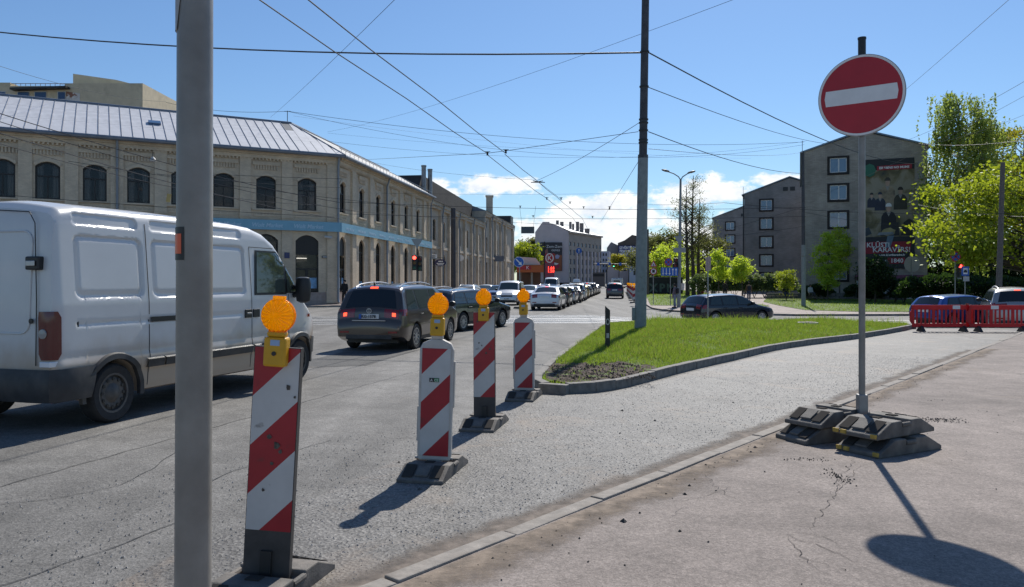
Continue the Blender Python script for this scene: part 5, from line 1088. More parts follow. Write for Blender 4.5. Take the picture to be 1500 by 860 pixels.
    m = MB(); m.box(xr + .25, xf - .25, -(d['W'] - .27), d['W'] - .27, .2, .75); P['underbody'] = [m.mesh('underbody', M_BLACK)]
    _car[kind] = (P, d, H); return _car[kind]
def make_car(kind, label, col, p, hd, name='parked_car', cat='car', group=None, lit=False, head=False, glass=None):
    """p: ground point of the middle between the axles; hd: heading in degrees right of straight ahead (+Y)"""
    P, d, H = car_parts(kind); rz = R(90 - hd); z = gz(p[0], p[1]); root = thing(name, label, cat, (p[0], p[1], z), rz, group)
    for nm, ms in P.items():
        for me in ms:
            o = link(nm, me, root)
            if nm == 'body': remat(o, col)
            if nm == 'tail_light' and lit: pass
            if nm == 'brake_light' and lit: remat(o, M_TAILLIT)
            if nm == 'headlight' and head: remat(o, M_HEADLIT)
    wy = d['W'] - .115
    for x in (-d['wb'], d['wb']):
        for y in (-wy, wy): add_wheel(root, x, y, d['r'], .21, d['rim'])
    return root
# ---- the brown people carrier
tan = lambda hd: (math.sin(R(hd)), math.cos(R(hd)))
mpv = make_car('mpv', 'brown people carrier with roof rails braking beside the striped beacons', paint('brown', (.075, .056, .045), .5, .28), (-2.92, 20.6), 13.1, lit=True)
mpv.scale = (.95, .95, .95); Hm = _car['mpv'][2]
for o in mpv.children:
    if o.name.startswith('tail_light'):
        sd = 1 if o.data.vertices[0].co.y > 0 else -1; m = MB(); Hm.strip(m, -2.372, -2.362, sd * .76, sd * .88, .014, 3, 3); m.build('lamp', M_TAILLIT, o)
text('KG-1578', .105, M_BLACK, mpv, (-2.437, 0, .845), (R(90), 0, R(-90)), bold=.003)
m = MB(); m.box(-2.436, -2.425, .2, .262, .82, .94); m.build('plate_strip', M_BLUE, mpv)
m = MB(); rws = [[], []]
for i in range(25): a = i * math.pi / 12; rws[0].append((-2.405, .052 * math.cos(a), 1.02 + .052 * math.sin(a))); rws[1].append((-2.405, .068 * math.cos(a), 1.02 + .068 * math.sin(a)))
m.grid(rws).build('badge', M_RIM, mpv); text('V', .065, M_RIM, mpv, (-2.405, 0, 1.025), (R(90), 0, R(-90))); text('W', .06, M_RIM, mpv, (-2.405, 0, .977), (R(90), 0, R(-90)))
m = MB(); m.box(-2.435, -2.40, -.45, .45, .765, .785); m.build('chrome_strip', M_RIM, mpv)
m = MB(); m.tube([(-1.8, .1, 1.66), (-1.86, .1, 1.76)], [.03, .008], 6); m.build('aerial', M_BLACK, mpv)
est = make_car('estate', 'black estate car turning ahead of the brown people carrier', paint('black', (.008, .009, .012), .2, .25), (-1.78, 27.55), 27, lit=True)
text('NN-6580', .105, M_BLACK, est, (-2.345, 0, .765), (R(90), 0, R(-90)), bold=.003)
sed = make_car('sedan', 'white four door saloon at the tail of the queue', paint('white_silver', (.55, .56, .60), .25, .3), (1.95 + .33, 47.3), 9, lit=True)
# queue of cars going away
qc = [('estate', 'charcoal', (.03, .032, .035), 'charcoal estate car queueing just ahead of the white saloon'), ('hatch', 'silver', (.42, .43, .44), 'silver hatchback queueing between two dark cars'), ('sedan', 'graphite', (.05, .052, .056), 'graphite saloon in the queue before a white car with roof box'), ('suv', 'white', (.62, .62, .61), 'white off roader with a roof box in the queue'), ('hatch', 'yellow', (.55, .38, .03), 'yellow hatchback in the queue of cars'), ('estate', 'grey', (.14, .145, .15), 'grey estate queueing ahead of the yellow hatchback'), ('suv', 'navy', (.02, .025, .04), 'navy off roader queueing ahead of the grey estate'), ('suv', 'umber', (.12, .10, .085), 'brown off roader near the head of the queue'), ('sedan', 'ink', (.02, .02, .022), 'black saloon near the head of the queue'), ('hatch', 'steel', (.25, .27, .30), 'steel grey hatchback at the head of the queue')]
for i, (k, n_, c, lab) in enumerate(qc):
    s_ = (i + 1) * 6.9; x, y = 2.28 + .148 * s_, 47.3 + .99 * s_
    o = make_car(k, lab, paint(n_, c), (x, y), 8.4, name='queueing_car', group='cars queueing along the street', lit=i % 2 == 0)
    if 'roof box' in lab and k == 'suv': m = MB(); m.hexa([Vector((-1.3, -.35, 1.74)), Vector((.3, -.35, 1.74)), Vector((.3, .35, 1.74)), Vector((-1.3, .35, 1.74))], [Vector((-1.2, -.28, 2.06)), Vector((.0, -.28, 2.06)), Vector((.0, .28, 2.06)), Vector((-1.2, .28, 2.06))]); m.build('roof_box', M_HEAD, o, bevel=.06)
make_car('suv', 'dark blue off roader driving away alone in the right lane', paint('midnight', (.025, .03, .045)), (11.1, 82.3), 9, name='driving_car', lit=True)
make_car('bigvan', 'white high van driving away beyond the dark blue off roader', paint('vanwhite', (.6, .6, .6), 0), (17.2, 125), 9, name='delivery_van', cat='van')
make_car('hatch', 'pale silver hatchback driving away in front of the white high van', paint('pale', (.5, .5, .5)), (15.4, 112), 9, name='driving_car')
# oncoming side
kg = make_car('van', 'small white van with lit headlamps coming down the street', paint('white', (.62, .62, .62), 0, .3), (-.1, 57.2), 188, name='small_van', cat='van', head=True)
text('FL-4180', .1, M_BLACK, kg, (2.135, 0, .445), (R(90), 0, R(90)), bold=.003)
for k, n_, c, lab, x, y in (('estate', 'silver', (.42, .43, .44), 'silver estate with roof rails facing us beside the brick row', -3.9, 67), ('sedan', 'ivory', (.58, .56, .50), 'ivory saloon facing us between a silver estate and a blue car', -2.7, 79), ('hatch', 'navyblue', (.03, .05, .12), 'navy blue hatchback facing us behind the small white van', -1.25, 70.5), ('sedan', 'silver', (.42, .43, .44), 'silver saloon oncoming right behind the small white van', 1.5, 66.5), ('hatch', 'maroon', (.16, .02, .03), 'maroon hatchback oncoming behind the silver saloon', 2.6, 75), ('estate', 'bluegrey', (.12, .15, .19), 'blue grey estate oncoming in front of the white panel van', 4.3, 100), ('hatch', 'pale', (.5, .5, .5), 'pale hatchback oncoming beside the white panel van', 8.3, 118)):
    make_car(k, lab, paint(n_, c), (x, y), 188, name='oncoming_car', group='cars on the oncoming side')
make_car('bigvan', 'white panel van oncoming far down the street', paint('vanwhite', (.6, .6, .6), 0), (5.9, 113), 188, name='panel_van', cat='van')
# cross street
bmw = make_car('hatch', 'dark navy hatchback passing behind the grass island', paint('darknavy', (.008, .011, .02), .3, .25), (10.0, 35.6), 66)
blue = make_car('hatch', 'bright blue hatchback behind the red barriers', paint('bright_blue', (.02, .09, .34), .4, .3), (19.7, 33.6), 72)
suv = make_car('suv', 'silver grey off roader seen from behind the red barriers', paint('silvergrey', (.36, .35, .34), .5, .35), (20.2, 31.0), 26, lit=True)
make_car('suv', 'dark off roader standing under the maple beside the silver grey one', paint('ink', (.02, .02, .022)), (26.8, 36.5), 70)

# ---- the big white panel van, built on its own
def sdrr(x, z, x0, x1, z0, z1, r):
    cx, cz = (x0 + x1) / 2, (z0 + z1) / 2; qx, qz = abs(x - cx) - (x1 - x0) / 2 + r, abs(z - cz) - (z1 - z0) / 2 + r
    return math.hypot(max(qx, 0), max(qz, 0)) + min(max(qx, qz), 0) - r
PAN = [(-2.6, -1.57, 1.40, 2.10, .1), (-1.42, -.62, 1.40, 2.10, .1), (-.5, .5, 1.40, 2.10, .1)]; PAN2 = [(-2.6, -1.62, 2.19, 2.34, .06), (-1.42, -.64, 2.19, 2.34, .06), (-.5, .45, 2.19, 2.34, .06)]
def press(x, z):
    d = 0.0
    for (a, b, c, e, r) in PAN: d += .024 * S(-sdrr(x, z, a, b, c, e, r) / .022) - .017 * S(-sdrr(x, z, a + .03, b - .03, c + .05, e - .025, r * .8) / .045)
    for (a, b, c, e, r) in PAN2: d += .02 * S(-sdrr(x, z, a, b, c, e, r) / .025)
    d += .016 * S(1 - abs(z - 1.135) / .035) * (1 if -2.6 < x < .4 else 0)
    d -= .022 * S((.80 - z) / .10) * S((z - .55) / .05) * (1 if x < 2.2 else 0)
    return d
vprof = [(-2.92, .50), (-2.915, .7), (-2.90, 1.4), (-2.86, 2.2), (-2.82, 2.38), (-2.74, 2.45), (-2.5, 2.485), (-1, 2.5), (.3, 2.485), (.75, 2.46), (1.05, 2.39), (1.3, 2.26), (1.42, 2.15), (2.08, 1.42), (2.15, 1.36), (2.3, 1.26), (2.55, 1.08), (2.68, .9), (2.74, .7), (2.76, .5)]
vsec = [(.2, .93), (.4, .97), (.62, .985), (.85, 1.0), (1.35, .995), (2.2, .93), (2.5, .885)]
VAR = ((-2.05, .42, .31), (1.96, .42, .31))
HV = Hull(vprof, 1.0, vsec, crown=.07, arches=VAR, zb=.30, rt=.13, front=(.75, .36), rear=(.16, .07), dx=.02, nz=100, press=press)
def van_mat():
    m = pm('van_white', (.60, .595, .585), .33, .0, .5, coat=.4, nscale=1.8, namt=.04)
    t = m.node_tree; nd = t.nodes; ln = t.links; b = nd['Principled BSDF']; co = nd.new('ShaderNodeTexCoord'); sx = nd.new('ShaderNodeSeparateXYZ'); ln.new(co.outputs['Object'], sx.inputs[0])
    nn = nd.new('ShaderNodeTexNoise'); nn.inputs['Scale'].default_value = 2.6; nn.inputs['Detail'].default_value = 6; ln.new(co.outputs['Object'], nn.inputs['Vector'])
    ad = nd.new('ShaderNodeMath'); ad.operation = 'MULTIPLY_ADD'; ad.inputs[1].default_value = -.55; ln.new(nn.outputs['Fac'], ad.inputs[0]); ln.new(sx.outputs[2], ad.inputs[2])
    r = nd.new('ShaderNodeMapRange'); r.inputs['From Min'].default_value = .74; r.inputs['From Max'].default_value = .32; r.inputs['To Max'].default_value = .85; ln.new(ad.outputs[0], r.inputs['Value'])
    mx = nd.new('ShaderNodeMix'); mx.data_type = 'RGBA'; old = b.inputs['Base Color'].links[0].from_socket; ln.new(old, mx.inputs[6]); mx.inputs[7].default_value = (.38, .275, .18, 1); ln.new(r.outputs[0], mx.inputs['Factor']); ln.new(mx.outputs[2], b.inputs['Base Color'])
    return m
M_VAN = van_mat()
VH = 16.1; van = thing('panel_van', 'large white panel van with dusty sills and black trims in the left lane', 'van', (-5.07, 11.26, 0), R(90 - VH))
HV.body().build('body', M_VAN, van, smooth=True)
for sd in (-1, 1):
    for nm, poly in (('side_window', [(.74, 1.43), (1.52, 1.43), (1.50, 1.97), (1.30, 2.03), (.80, 2.03)]), ('quarter_window', [(1.58, 1.43), (2.0, 1.43), (1.95, 1.5), (1.57, 1.92)])):
        pts = poly; cx_, cz_ = sum(p[0] for p in pts) / len(pts), sum(p[1] for p in pts) / len(pts)
        fr = HV.side(MB(), [(cx_ + (p[0] - cx_) * 1.12 + .0, cz_ + (p[1] - cz_) * 1.1) for p in pts], sd, .006).build('window_seal', M_BLACK, van)
        HV.side(MB(), pts, sd, .012).build(nm, M_GLASSL, van, smooth=True)
    for c, z0, z1 in ((-1.5, .36, 2.28), (.62, .36, 2.1), (1.62, .5, 1.4), (-.56, .36, 2.28)): HV.side(MB(), [(c - .007, z0), (c + .007, z0), (c + .007, z1), (c - .007, z1)], sd, .0025, 1).build('door_gap', pm('seam_grey', (.045, .045, .045), .7), van)
    HV.side(MB(), [(.62, 2.09), (1.32, 2.09), (1.32, 2.10), (.62, 2.10)], sd, .0025, 8).build('door_gap', pm('seam_grey', (.10, .10, .10), .7), van)
    # black rub strips, sliding rail, arches
    for x0, x1, nm in ((-1.55, -1.27, 'rub_strip'), (-1.24, .60, 'rub_strip'), (.66, 1.5, 'rub_strip')):
        m = MB(); rows = []
        for i in range(13): x = x0 + (x1 - x0) * i / 12; rows.append([Vector((x, sd * (HV.y(x, z) + o_), z)) for z, o_ in ((.575, 0), (.575, .035), (.67, .035), (.685, 0))])
        m.grid(rows).build(nm, M_TRIM, van)
    m = MB(); rows = []
    for i in range(13): x = -1.48 + .88 * i / 12; rows.append([Vector((x, sd * (HV.y(x, z) + o_), z)) for z, o_ in ((1.11, 0), (1.11, .025), (1.17, .025), (1.17, 0))])
    m.grid(rows).build('sliding_rail', M_BLACK, van)
    m = MB(); m.box(-2.585, -2.565, sd * HV.y(-2.58, 1.13) - .012, sd * HV.y(-2.58, 1.13) + .012, 1.09, 1.18); m.build('rail_stop', M_BLACK, van)
    for xw in (-2.05, 1.96):
        rows = []
        for i in range(25):
            t = math.pi * (i / 24 * 1.12 - .06); rows.append([Vector((xw - (.42 + a) * math.cos(t), sd * (HV.y(xw - (.42 + a) * math.cos(t), max(.36, .31 + (.42 + a) * math.sin(t))) + o_), max(.27, .31 + (.42 + a) * math.sin(t)))) for a, o_ in ((-.012, -.02), (-.008, .03), (.05, .035), (.065, .0))])
        MB().grid(rows).build('wheel_arch_trim', M_TRIM, van, smooth=True)
    m = MB(); yh = HV.y(.55, 1.13)
    m.box(.44, .60, min(sd * yh, sd * (yh + .022)), max(sd * yh, sd * (yh + .022)), 1.075, 1.195); m.box(.64, .80, min(sd * yh, sd * (yh + .022)), max(sd * yh, sd * (yh + .022)), 1.075, 1.195); m.build('door_handle', M_BLACK, van, bevel=.008)
    m = MB(); m.box(.47, .58, min(sd * yh, sd * (yh + .035)), max(sd * yh, sd * (yh + .035)), 1.125, 1.15); m.build('handle_bar', M_STEEL, van, bevel=.005)
    # mirror
    m = MB(); xm, ym = 1.75, HV.y(1.75, 1.45); A = Matrix.Translation((xm, sd * (ym + .2), 1.46)); m.lathe([(.05, -.20), (.12, -.17), (.14, -.05), (.14, .1), (.12, .19), (.06, .21)], 14, A @ Matrix.Diagonal((.75, .95, 1, 1))); m.tube([(xm + .05, sd * (ym - .05), 1.38), (xm, sd * (ym + .1), 1.40)], .05, 8); m.tube([(xm + .05, sd * (ym - .05), 1.52), (xm, sd * (ym + .1), 1.5)], .04, 8); m.build('mirror', M_BLACK, van, smooth=True)
    m = MB(); HV.side(m, [(2.18, 1.02), (2.27, 1.02), (2.27, 1.07), (2.18, 1.07)], sd, .02); m.build('indicator', M_TAIL, van)
    # tail light wrapping the rear corner
    tl = []
    m = MB(); rows = []
    outline = [(-2.915, .0), (-2.9, .35), (-2.86, .75), (-2.78, 1.0)]
    for k in range(9):
        z = .78 + .50 * k / 8; e = .035 if k in (0, 8) else 0; row = []
        for (x, f) in ((-2.935, -.125 + e), (-2.945, -.12 + e), (-2.945, -.05), (-2.93, -.005), (-2.89, .03), (-2.82 - e, .03), (-2.815 - e, .0)):
            yb = HV.y(max(x, -2.9), z); row.append(Vector((x, sd * (yb + f), z)))
        rows.append(row)
    t_ = m.grid(rows).build('tail_light', M_TAILVAN, van, smooth=True)
    m = MB(); m.lathe([(.052, 0), (.048, .012), (.001, .018)], 18, Matrix.Translation((-2.945, sd * (HV.y(-2.9, 1.0) - .062), 1.05)) @ Matrix.Rotation(R(-90), 4, 'Y')); m.build('reversing_lens', pm('clear_lens', (.30, .29, .28), .15, coat=.4), t_)
    m = MB(); yb = HV.y(-2.9, .73); m.box(-2.945, -2.80, min(sd * (yb - .125), sd * (yb + .02)), max(sd * (yb - .125), sd * (yb + .02)), .705, .765); m.build('reflector', M_HEAD, van, bevel=.01)
    # rear corner bumper
    m = MB(); rows = []
    for k in range(7):
        z = .34 + .34 * k / 6; b_ = .05 * math.sin(math.pi * (k + .6) / 7.2); rows.append([Vector((-2.94 - b_, sd * .55, z)), Vector((-2.94 - b_, sd * (HV.y(-2.9, .6) - .12), z)), Vector((-2.91 - b_ * .7, sd * (HV.y(-2.9, .6) - .01 + b_ * .4), z)), Vector((-2.82, sd * (HV.y(-2.7, .6) + .02 + b_ * .5), z)), Vector((-2.6, sd * (HV.y(-2.6, .6) + .02 + b_ * .5), z)), Vector((-2.42 + .08 * k / 6, sd * (HV.y(-2.45, .6) + .015 + b_ * .4), z))])
    m.grid(rows).build('rear_bumper', M_TRIM, van, smooth=True)
    m = MB(); HV.side(m, [(2.36, .42), (2.62, .42), (2.62, .68), (2.36, .70)], sd, .025, 6); m.build('front_bumper', M_TRIM, van, smooth=True)
    m = MB(); HV.strip(m, 2.2, 2.62, sd * .6, sd * .97, .01, 5, 8); m.build('headlight', M_HEAD, van)
m = MB(); rows = []
for k in range(7): z = .34 + .34 * k / 6; b_ = .05 * math.sin(math.pi * (k + .6) / 7.2); rows.append([Vector((-2.937 - b_ + .003, y, z)) for y in (-.548, -.2, .2, .548)])
m.grid(rows).build('rear_bumper', M_TRIM, van, smooth=True)
m = MB(); m.box(-2.929, -2.915, -.006, .006, .72, 2.2); m.build('rear_door_gap', M_BLACK, van)
for sd in (-1, 1):
    m = MB(); yq = HV.y(-2.9, 1.5) - .035
    m.tube([(-2.925, sd * (yq), .72), (-2.915, sd * yq, 1.4), (-2.88, sd * (yq - .06), 2.2), (-2.86, sd * (yq - .16), 2.32), (-2.855, 0, 2.36)], .006, 6); m.build('rear_door_gap', M_BLACK, van)
    for z in (1.78,):
        h = MB(); h.box(-2.945, -2.86, min(sd * (yq - .13), sd * (yq + .055)), max(sd * (yq - .13), sd * (yq + .055)), z - .07, z + .07); h = h.build('hinge', M_BLACK, van, bevel=.015)
        g = MB(); g.box(-2.965, -2.95, min(sd * (yq - .10), sd * (yq + .02)), max(sd * (yq - .10), sd * (yq + .02)), z - .03, z + .025); g.build('hinge_plate', M_RIM, h, bevel=.006)
    # shallow pressed panel frames on the rear doors
    for z0, z1 in ((1.05, 2.12),):
        m = MB(); P_ = []
        y0, y1 = .08, .68; rr_ = .12
        for cx_, cz_, a0 in ((y1 - rr_, z1 - rr_, 0), (y0 + rr_, z1 - rr_, 90), (y0 + rr_, z0 + rr_, 180), (y1 - rr_, z0 + rr_, 270)):
            for i in range(5): a = R(a0 + i * 22.5); zz = cz_ + rr_ * math.sin(a); P_.append(Vector((float(np.interp(zz, [.7, 1.4, 2.2], [-2.915, -2.90, -2.86])) - .004, sd * (cx_ + rr_ * math.cos(a)), zz)))
        m.tube(P_ + P_[:1], .011, 6); m.build('door_pressing', M_VAN, van, smooth=True)
m = MB(); HV.strip(m, 1.44, 2.06, -.93, .93, .01, 12, 12); m.build('windscreen', M_GLASS, van, smooth=True)
m = MB(); m.lathe([(.028, 0), (.028, .012), (.001, .014)], 12, Matrix.Translation((-2.92, -.72, 1.18)) @ Matrix.Rotation(R(-90), 4, 'Y')); m.build('lock', M_BLACK, van)
MB().box(-2.6, 2.4, -.70, .70, .28, .8).build('underbody', M_BLACK, van)
hole = MB().lathe([(.021, 0), (.019, .006), (.001, .006)], 10, Matrix.Rotation(R(90), 4, 'X')).mesh('vent_hole', M_BLACK)
for x in (-2.05, 1.96):
    for y in (-.885, .885):
        wh = add_wheel(van, x, y, .335, .22, 'steel')
        for i in range(12): link('vent_hole', hole, wh, (.160 * math.cos(i * math.pi / 6), -.083, .160 * math.sin(i * math.pi / 6)))
m = MB(); m.box(-.3, .3, -.03, .03, 0, .01)

van.scale = (1, 1, 1.045)
# ================================================================ beacons, signs, barriers, poles
M_BASE = pm('recycled_plastic', (.125, .113, .10), .8, nscale=9, namt=.3, n2=(5, (.23, .20, .17), .52, .2), bscale=70, bstr=.4)
M_BASEY = pm('faded_yellow_paint', (.45, .30, .06), .8, nscale=20, namt=.4)
M_LENS = pm('amber_lens', (.95, .40, .01), .14, spec=.6, coat=.6, bscale=90, bstr=.2, transl=((1.0, .66, .035), .74))
M_AMBBOX = pm('amber_box', (.62, .33, .01), .45, nscale=6, namt=.1)
M_HOUSE = pm('grey_white_plastic', (.50, .47, .43), .6, nscale=6, namt=.12, n2=(5, (.28, .24, .2), .58, .2))
M_BRED = pm('beacon_red', (.34, .012, .022), .4, nscale=4, namt=.12, n2=(9, (.2, .02, .025), .62, .1)); M_BWHITE = pm('beacon_white', (.52, .51, .49), .45, nscale=5, namt=.08, n2=(7, (.20, .18, .16), .64, .08))
def foot_mesh():
    """moulded base plate: flat crown, sloping ends, hand slots"""
    m = MB(); l, w_, h = .40, .20, .115
    prof = [(-l, 0), (-l, .03), (-l + .20, h), (-.06, h), (-.06, h - .045), (.06, h - .045), (.06, h), (l - .20, h), (l, .03), (l, 0)]
    m.extrude([(x, -w_, z) for x, z in prof], (0, 2 * w_, 0)); return m.mesh('base_plate', M_BASE, bevel=.008)
FOOT = foot_mesh()
def foot_detail(parent, z=0.0):
    for sx in (-1, 1):
        for sy in (-1, 1): m = MB(); m.hexa([Vector((sx * .375, sy * .12 - .045, .047 + z)), Vector((sx * .225, sy * .12 - .045, .111 + z)), Vector((sx * .225, sy * .12 + .045, .111 + z)), Vector((sx * .375, sy * .12 + .045, .047 + z))], [Vector((sx * .372, sy * .12 - .045, .053 + z)), Vector((sx * .222, sy * .12 - .045, .117 + z)), Vector((sx * .222, sy * .12 + .045, .117 + z)), Vector((sx * .372, sy * .12 + .045, .053 + z))]); m.build('hand_slot', pm('slot_dark', (.055, .05, .045), .95, spec=.05), parent)
        m = MB(); m.hexa([Vector((sx * .36, -.055, .053 + z)), Vector((sx * .24, -.055, .105 + z)), Vector((sx * .24, .055, .105 + z)), Vector((sx * .36, .055, .053 + z))], [Vector((sx * .358, -.055, .065 + z)), Vector((sx * .238, -.055, .117 + z)), Vector((sx * .238, .055, .117 + z)), Vector((sx * .358, .055, .065 + z))]); m.build('end_rib', M_BASE, parent)
    for y in (-.19, .19): MB().tube([(-.06, y, .085 + z), (.06, y, .085 + z)], .018, 8).build('grip_bar', M_BASE, parent)
    for x in (-.11, .11): MB().box(x - .03, x + .03, -.04, .04, .1 + z, .122 + z).build('socket_rim', pm('slot_dark', (.055, .05, .045), .95, spec=.05), parent)
def lamp(parent, x, y, z, face=0.0, s=1.0):
    L_ = link('warning_lamp', None, parent, (x, y, z)); L_.rotation_euler = (0, 0, face)
    m = MB(); m.box(-.038, .038, -.06, .06, 0, .155); m.box(-.030, .030, -.05, .05, .155, .185); m.build('battery_box', M_AMBBOX, L_, bevel=.012)
    m = MB(); m.box(-.0405, -.037, -.028, .022, .112, .142); m.build('label_plate', pm('pale_blue_sticker', (.30, .42, .60), .5), L_); m = MB(); m.tube([(-.044, .0, .07), (-.037, .0, .07)], .012, 10); m.build('screw', M_DARKSTEEL, L_)
    A = Matrix.Translation((0, 0, .268)) @ Matrix.Rotation(R(90), 4, 'Y')
    m = MB(); pr = [(.001, -.062), (.025, -.062)]
    for i in range(9): r_ = .026 + .0062 * i; pr += [(r_, -.060 + .0035 * i), (r_ + .0045, -.0555 + .0035 * i)]
    pr += [(.086, -.026), (.088, 0), (.086, .026), (.078, .036), (.05, .055), (.001, .062)]
    nsg = 40; vs_ = []
    for (r_, z_) in pr:
        for j in range(nsg): t = 2 * math.pi * j / nsg; vs_.append(A @ Vector((r_ * math.cos(t), r_ * math.sin(t), z_ + (.0045 if j % 2 else -.0045) * min(1, r_ / .06) * (1 if r_ < .084 else 0))))
    k_ = len(pr); m.add(vs_, [(i * nsg + j, i * nsg + (j + 1) % nsg, (i + 1) * nsg + (j + 1) % nsg, (i + 1) * nsg + j) for i in range(k_ - 1) for j in range(nsg)] + [tuple(reversed(range(nsg))), tuple((k_ - 1) * nsg + j for j in range(nsg))])
    m.build('lens', M_LENS, L_)
    m = MB(); m.lathe([(.085, -.010), (.092, -.010), (.092, .010), (.085, .010)], 32, A, True); m.box(-.02, .02, -.03, .03, .352, .372); m.box(-.026, .026, -.042, .042, .172, .195); m.build('lens_ring', M_LENS, L_, bevel=.003)
    return L_
def stripes(poly_w, z0, z1, parent, x, slope=1.0, period=.41, phase=0.0, up=1):
    """red and white diagonal retroreflective fields, clipped to the board"""
    hw = poly_w / 2
    def clip(poly, f):
        out = []
        for a, b in zip(poly, poly[1:] + poly[:1]):
            fa, fb = f(a), f(b)
            if fa >= 0: out.append(a)
            if fa * fb < 0: t = fa / (fa - fb); out.append((a[0] + (b[0] - a[0]) * t, a[1] + (b[1] - a[1]) * t))
        return out
    k = -6
    for i in range(-8, 12):
        s0 = phase + i * period / 2; s1 = s0 + period / 2
        # y grows to the left of the viewer, so rising to the right means z + slope*y constant
        P = clip(clip([(-hw, z0), (hw, z0), (hw, z1), (-hw, z1)], lambda p: (p[1] + slope * p[0]) - s0), lambda p: s1 - (p[1] + slope * p[0]))
        if len(P) < 3: continue
        MB().extrude([(x, p[0], p[1]) for p in P], (.003, 0, 0)).build('stripe', M_BRED if i % 2 else M_BWHITE, parent)
def beacon(label, px, py, hd, housed, tilt, phase, zoff=0.0, faceadd=0.0):
    p = G(px, py); t = thing('beacon', label, 'beacon', p, R(90 - hd), 'striped beacons along the slip lane'); base = link('base_plate', FOOT, t); foot_detail(base)
    bd = link('board', None, t, (0, 0, .07)); bd.rotation_euler = (R(tilt), 0, R(faceadd))
    if housed:
        m = MB(); pr = [(-.14, .04), (.14, .04), (.15, .1), (.15, 1.0), (.125, 1.055), (.05, 1.09), (-.05, 1.09), (-.125, 1.055), (-.15, 1.0), (-.15, .1)]; m.extrude([(-.03, y, z) for y, z in pr], (.06, 0, 0)); m.box(-.03, .03, -.05, .05, 1.088, 1.13); m.box(-.028, .028, -.07, .07, -.02, .042); m.build('housing', M_HOUSE, bd, bevel=.012)
        m = MB(); m.box(-.005, .035, -.162, -.148, .5, .9); m.box(-.005, .035, .148, .162, .2, .5); m.build('side_rib', M_HOUSE, bd)
        stripes(.25, .08, 1.01, bd, -.034, 1.0, .484, .183); lamp(bd, -.015, 0, 1.12)
        m = MB(); m.tube([(0, .05, .055), (0, .17, .055)], .013, 8); m.tube([(0, -.05, .055), (0, -.16, .055)], .013, 8); m.build('locking_pin', M_STEEL, bd)
    else:
        m = MB(); m.box(-.012, .012, -.126, .126, .0, 1.24); m.box(.012, .03, -.126, -.11, 0, 1.24); m.box(.012, .03, .11, .126, 0, 1.24); m.build('panel', pm('beacon_back', (.055, .05, .047), .6, nscale=8, namt=.3), bd)
        stripes(.244, .265, 1.236, bd, -.0155, 1.0, .5226, .313); m = MB(); m.box(-.03, .03, -.03, .03, -.02, .16); m.build('post', M_DARKSTEEL, bd); lamp(bd, -.028, .0, 1.14)
        m = MB()
        for i in range(7): y, z, s = random.uniform(-.11, .1), random.uniform(.4, 1.18), random.uniform(.006, .018); m.poly([(-.0195, y + s * random.uniform(.5, 1.4) * math.cos(a * 1.05), z + s * random.uniform(.5, 1.5) * math.sin(a * 1.05)) for a in range(6)])
        m.build('scuff', pm('scuff', (.10, .085, .07), .9, nscale=40, namt=.5), bd)
    return t
b1_ = beacon('tall striped beacon board with a scuffed dark foot leaning beside the steel pole', 390, 868, 14, False, 3.2, .43, faceadd=10)
b2_ = beacon('pale framed beacon with a small sticker, second from the steel pole', 636, 692, 12, True, 1.6, .42, faceadd=6)
b3_ = beacon('tall striped beacon with black base strip between the two pale framed ones', 710, 624, 12, False, -.3, .43, faceadd=3)
b4_ = beacon('pale framed beacon at the tip of the grass island kerb', 768, 583, 12, True, -.4, .42)
st_ = MB(); st_.box(-.0385, -.0375, -.03, .055, .72, .755); bd = [c for c in b2_.children if c.name.startswith('board')][0]; s1_ = st_.build('sticker', M_BLACK, bd); m = MB(); m.box(-.0395, -.0386, -.028, .012, .723, .752); m.build('sticker_green', pm('sticker_green', (.03, .25, .08), .5), bd); text('A', .034, M_WHITE, bd, (-.0396, .036, .725), (R(90), 0, R(-90))); text('CE', .03, M_WHITE, bd, (-.0398, -.006, .726), (R(90), 0, R(-90)))

# ---- no entry sign on stacked base plates
SP0 = Vector((3.57, 7.8, .05)); ne = thing('no_entry_sign', 'round red no entry sign with white bar on a tall grey post', 'sign', SP0); SH = 3.50; TH = 36
m = MB(); m.tube([(0, 0, .12), (0, 0, 3.90)], .032, 14); m.build('post', M_STEEL_NEAR, ne, smooth=True); m = MB(); m.box(-.045, .045, -.045, .045, .1, .46); m.build('post_sleeve', M_STEEL, ne, bevel=.006)
m = MB(); m.tube([(0, 0, 3.9), (0, 0, 4.08)], .038, 12); m.tube([(0, 0, 4.08), (0, 0, 4.10)], .042, 12); m.build('post_cap', M_BLACK, ne)
disc = link('sign_face', None, ne, (0, 0, SH)); disc.rotation_euler = (0, 0, R(-TH))
A = Matrix.Translation((0, -.05, 0)) @ Matrix.Rotation(R(90), 4, 'X'); D = .408
MB().lathe([(D, -.018), (D + .006, -.014), (D + .006, .004), (D - .004, .008), (.001, .008)], 64, A).build('rim_plate', M_SIGNBACK, disc, smooth=True)
m = MB(); rws = [[], []]
for i in range(65): a = i * 2 * math.pi / 64; rws[0].append((D * .998 * math.cos(a), -.0605, D * .998 * math.sin(a))); rws[1].append((D * .945 * math.cos(a), -.0605, D * .945 * math.sin(a)))
m.grid(rws).build('white_border', M_WHITE, disc)
MB().poly([(D * .944 * math.cos(i * 2 * math.pi / 64), -.0595, D * .944 * math.sin(i * 2 * math.pi / 64)) for i in range(64)]).build('red_field', M_RED, disc)
MB().extrude([(-.335, -.0625, -.079), (.335, -.0625, -.079), (.347, -.0625, 0), (.335, -.0625, .079), (-.335, -.0625, .079), (-.347, -.0625, 0)], (0, .002, 0)).build('white_bar', M_WHITE, disc)
m = MB()
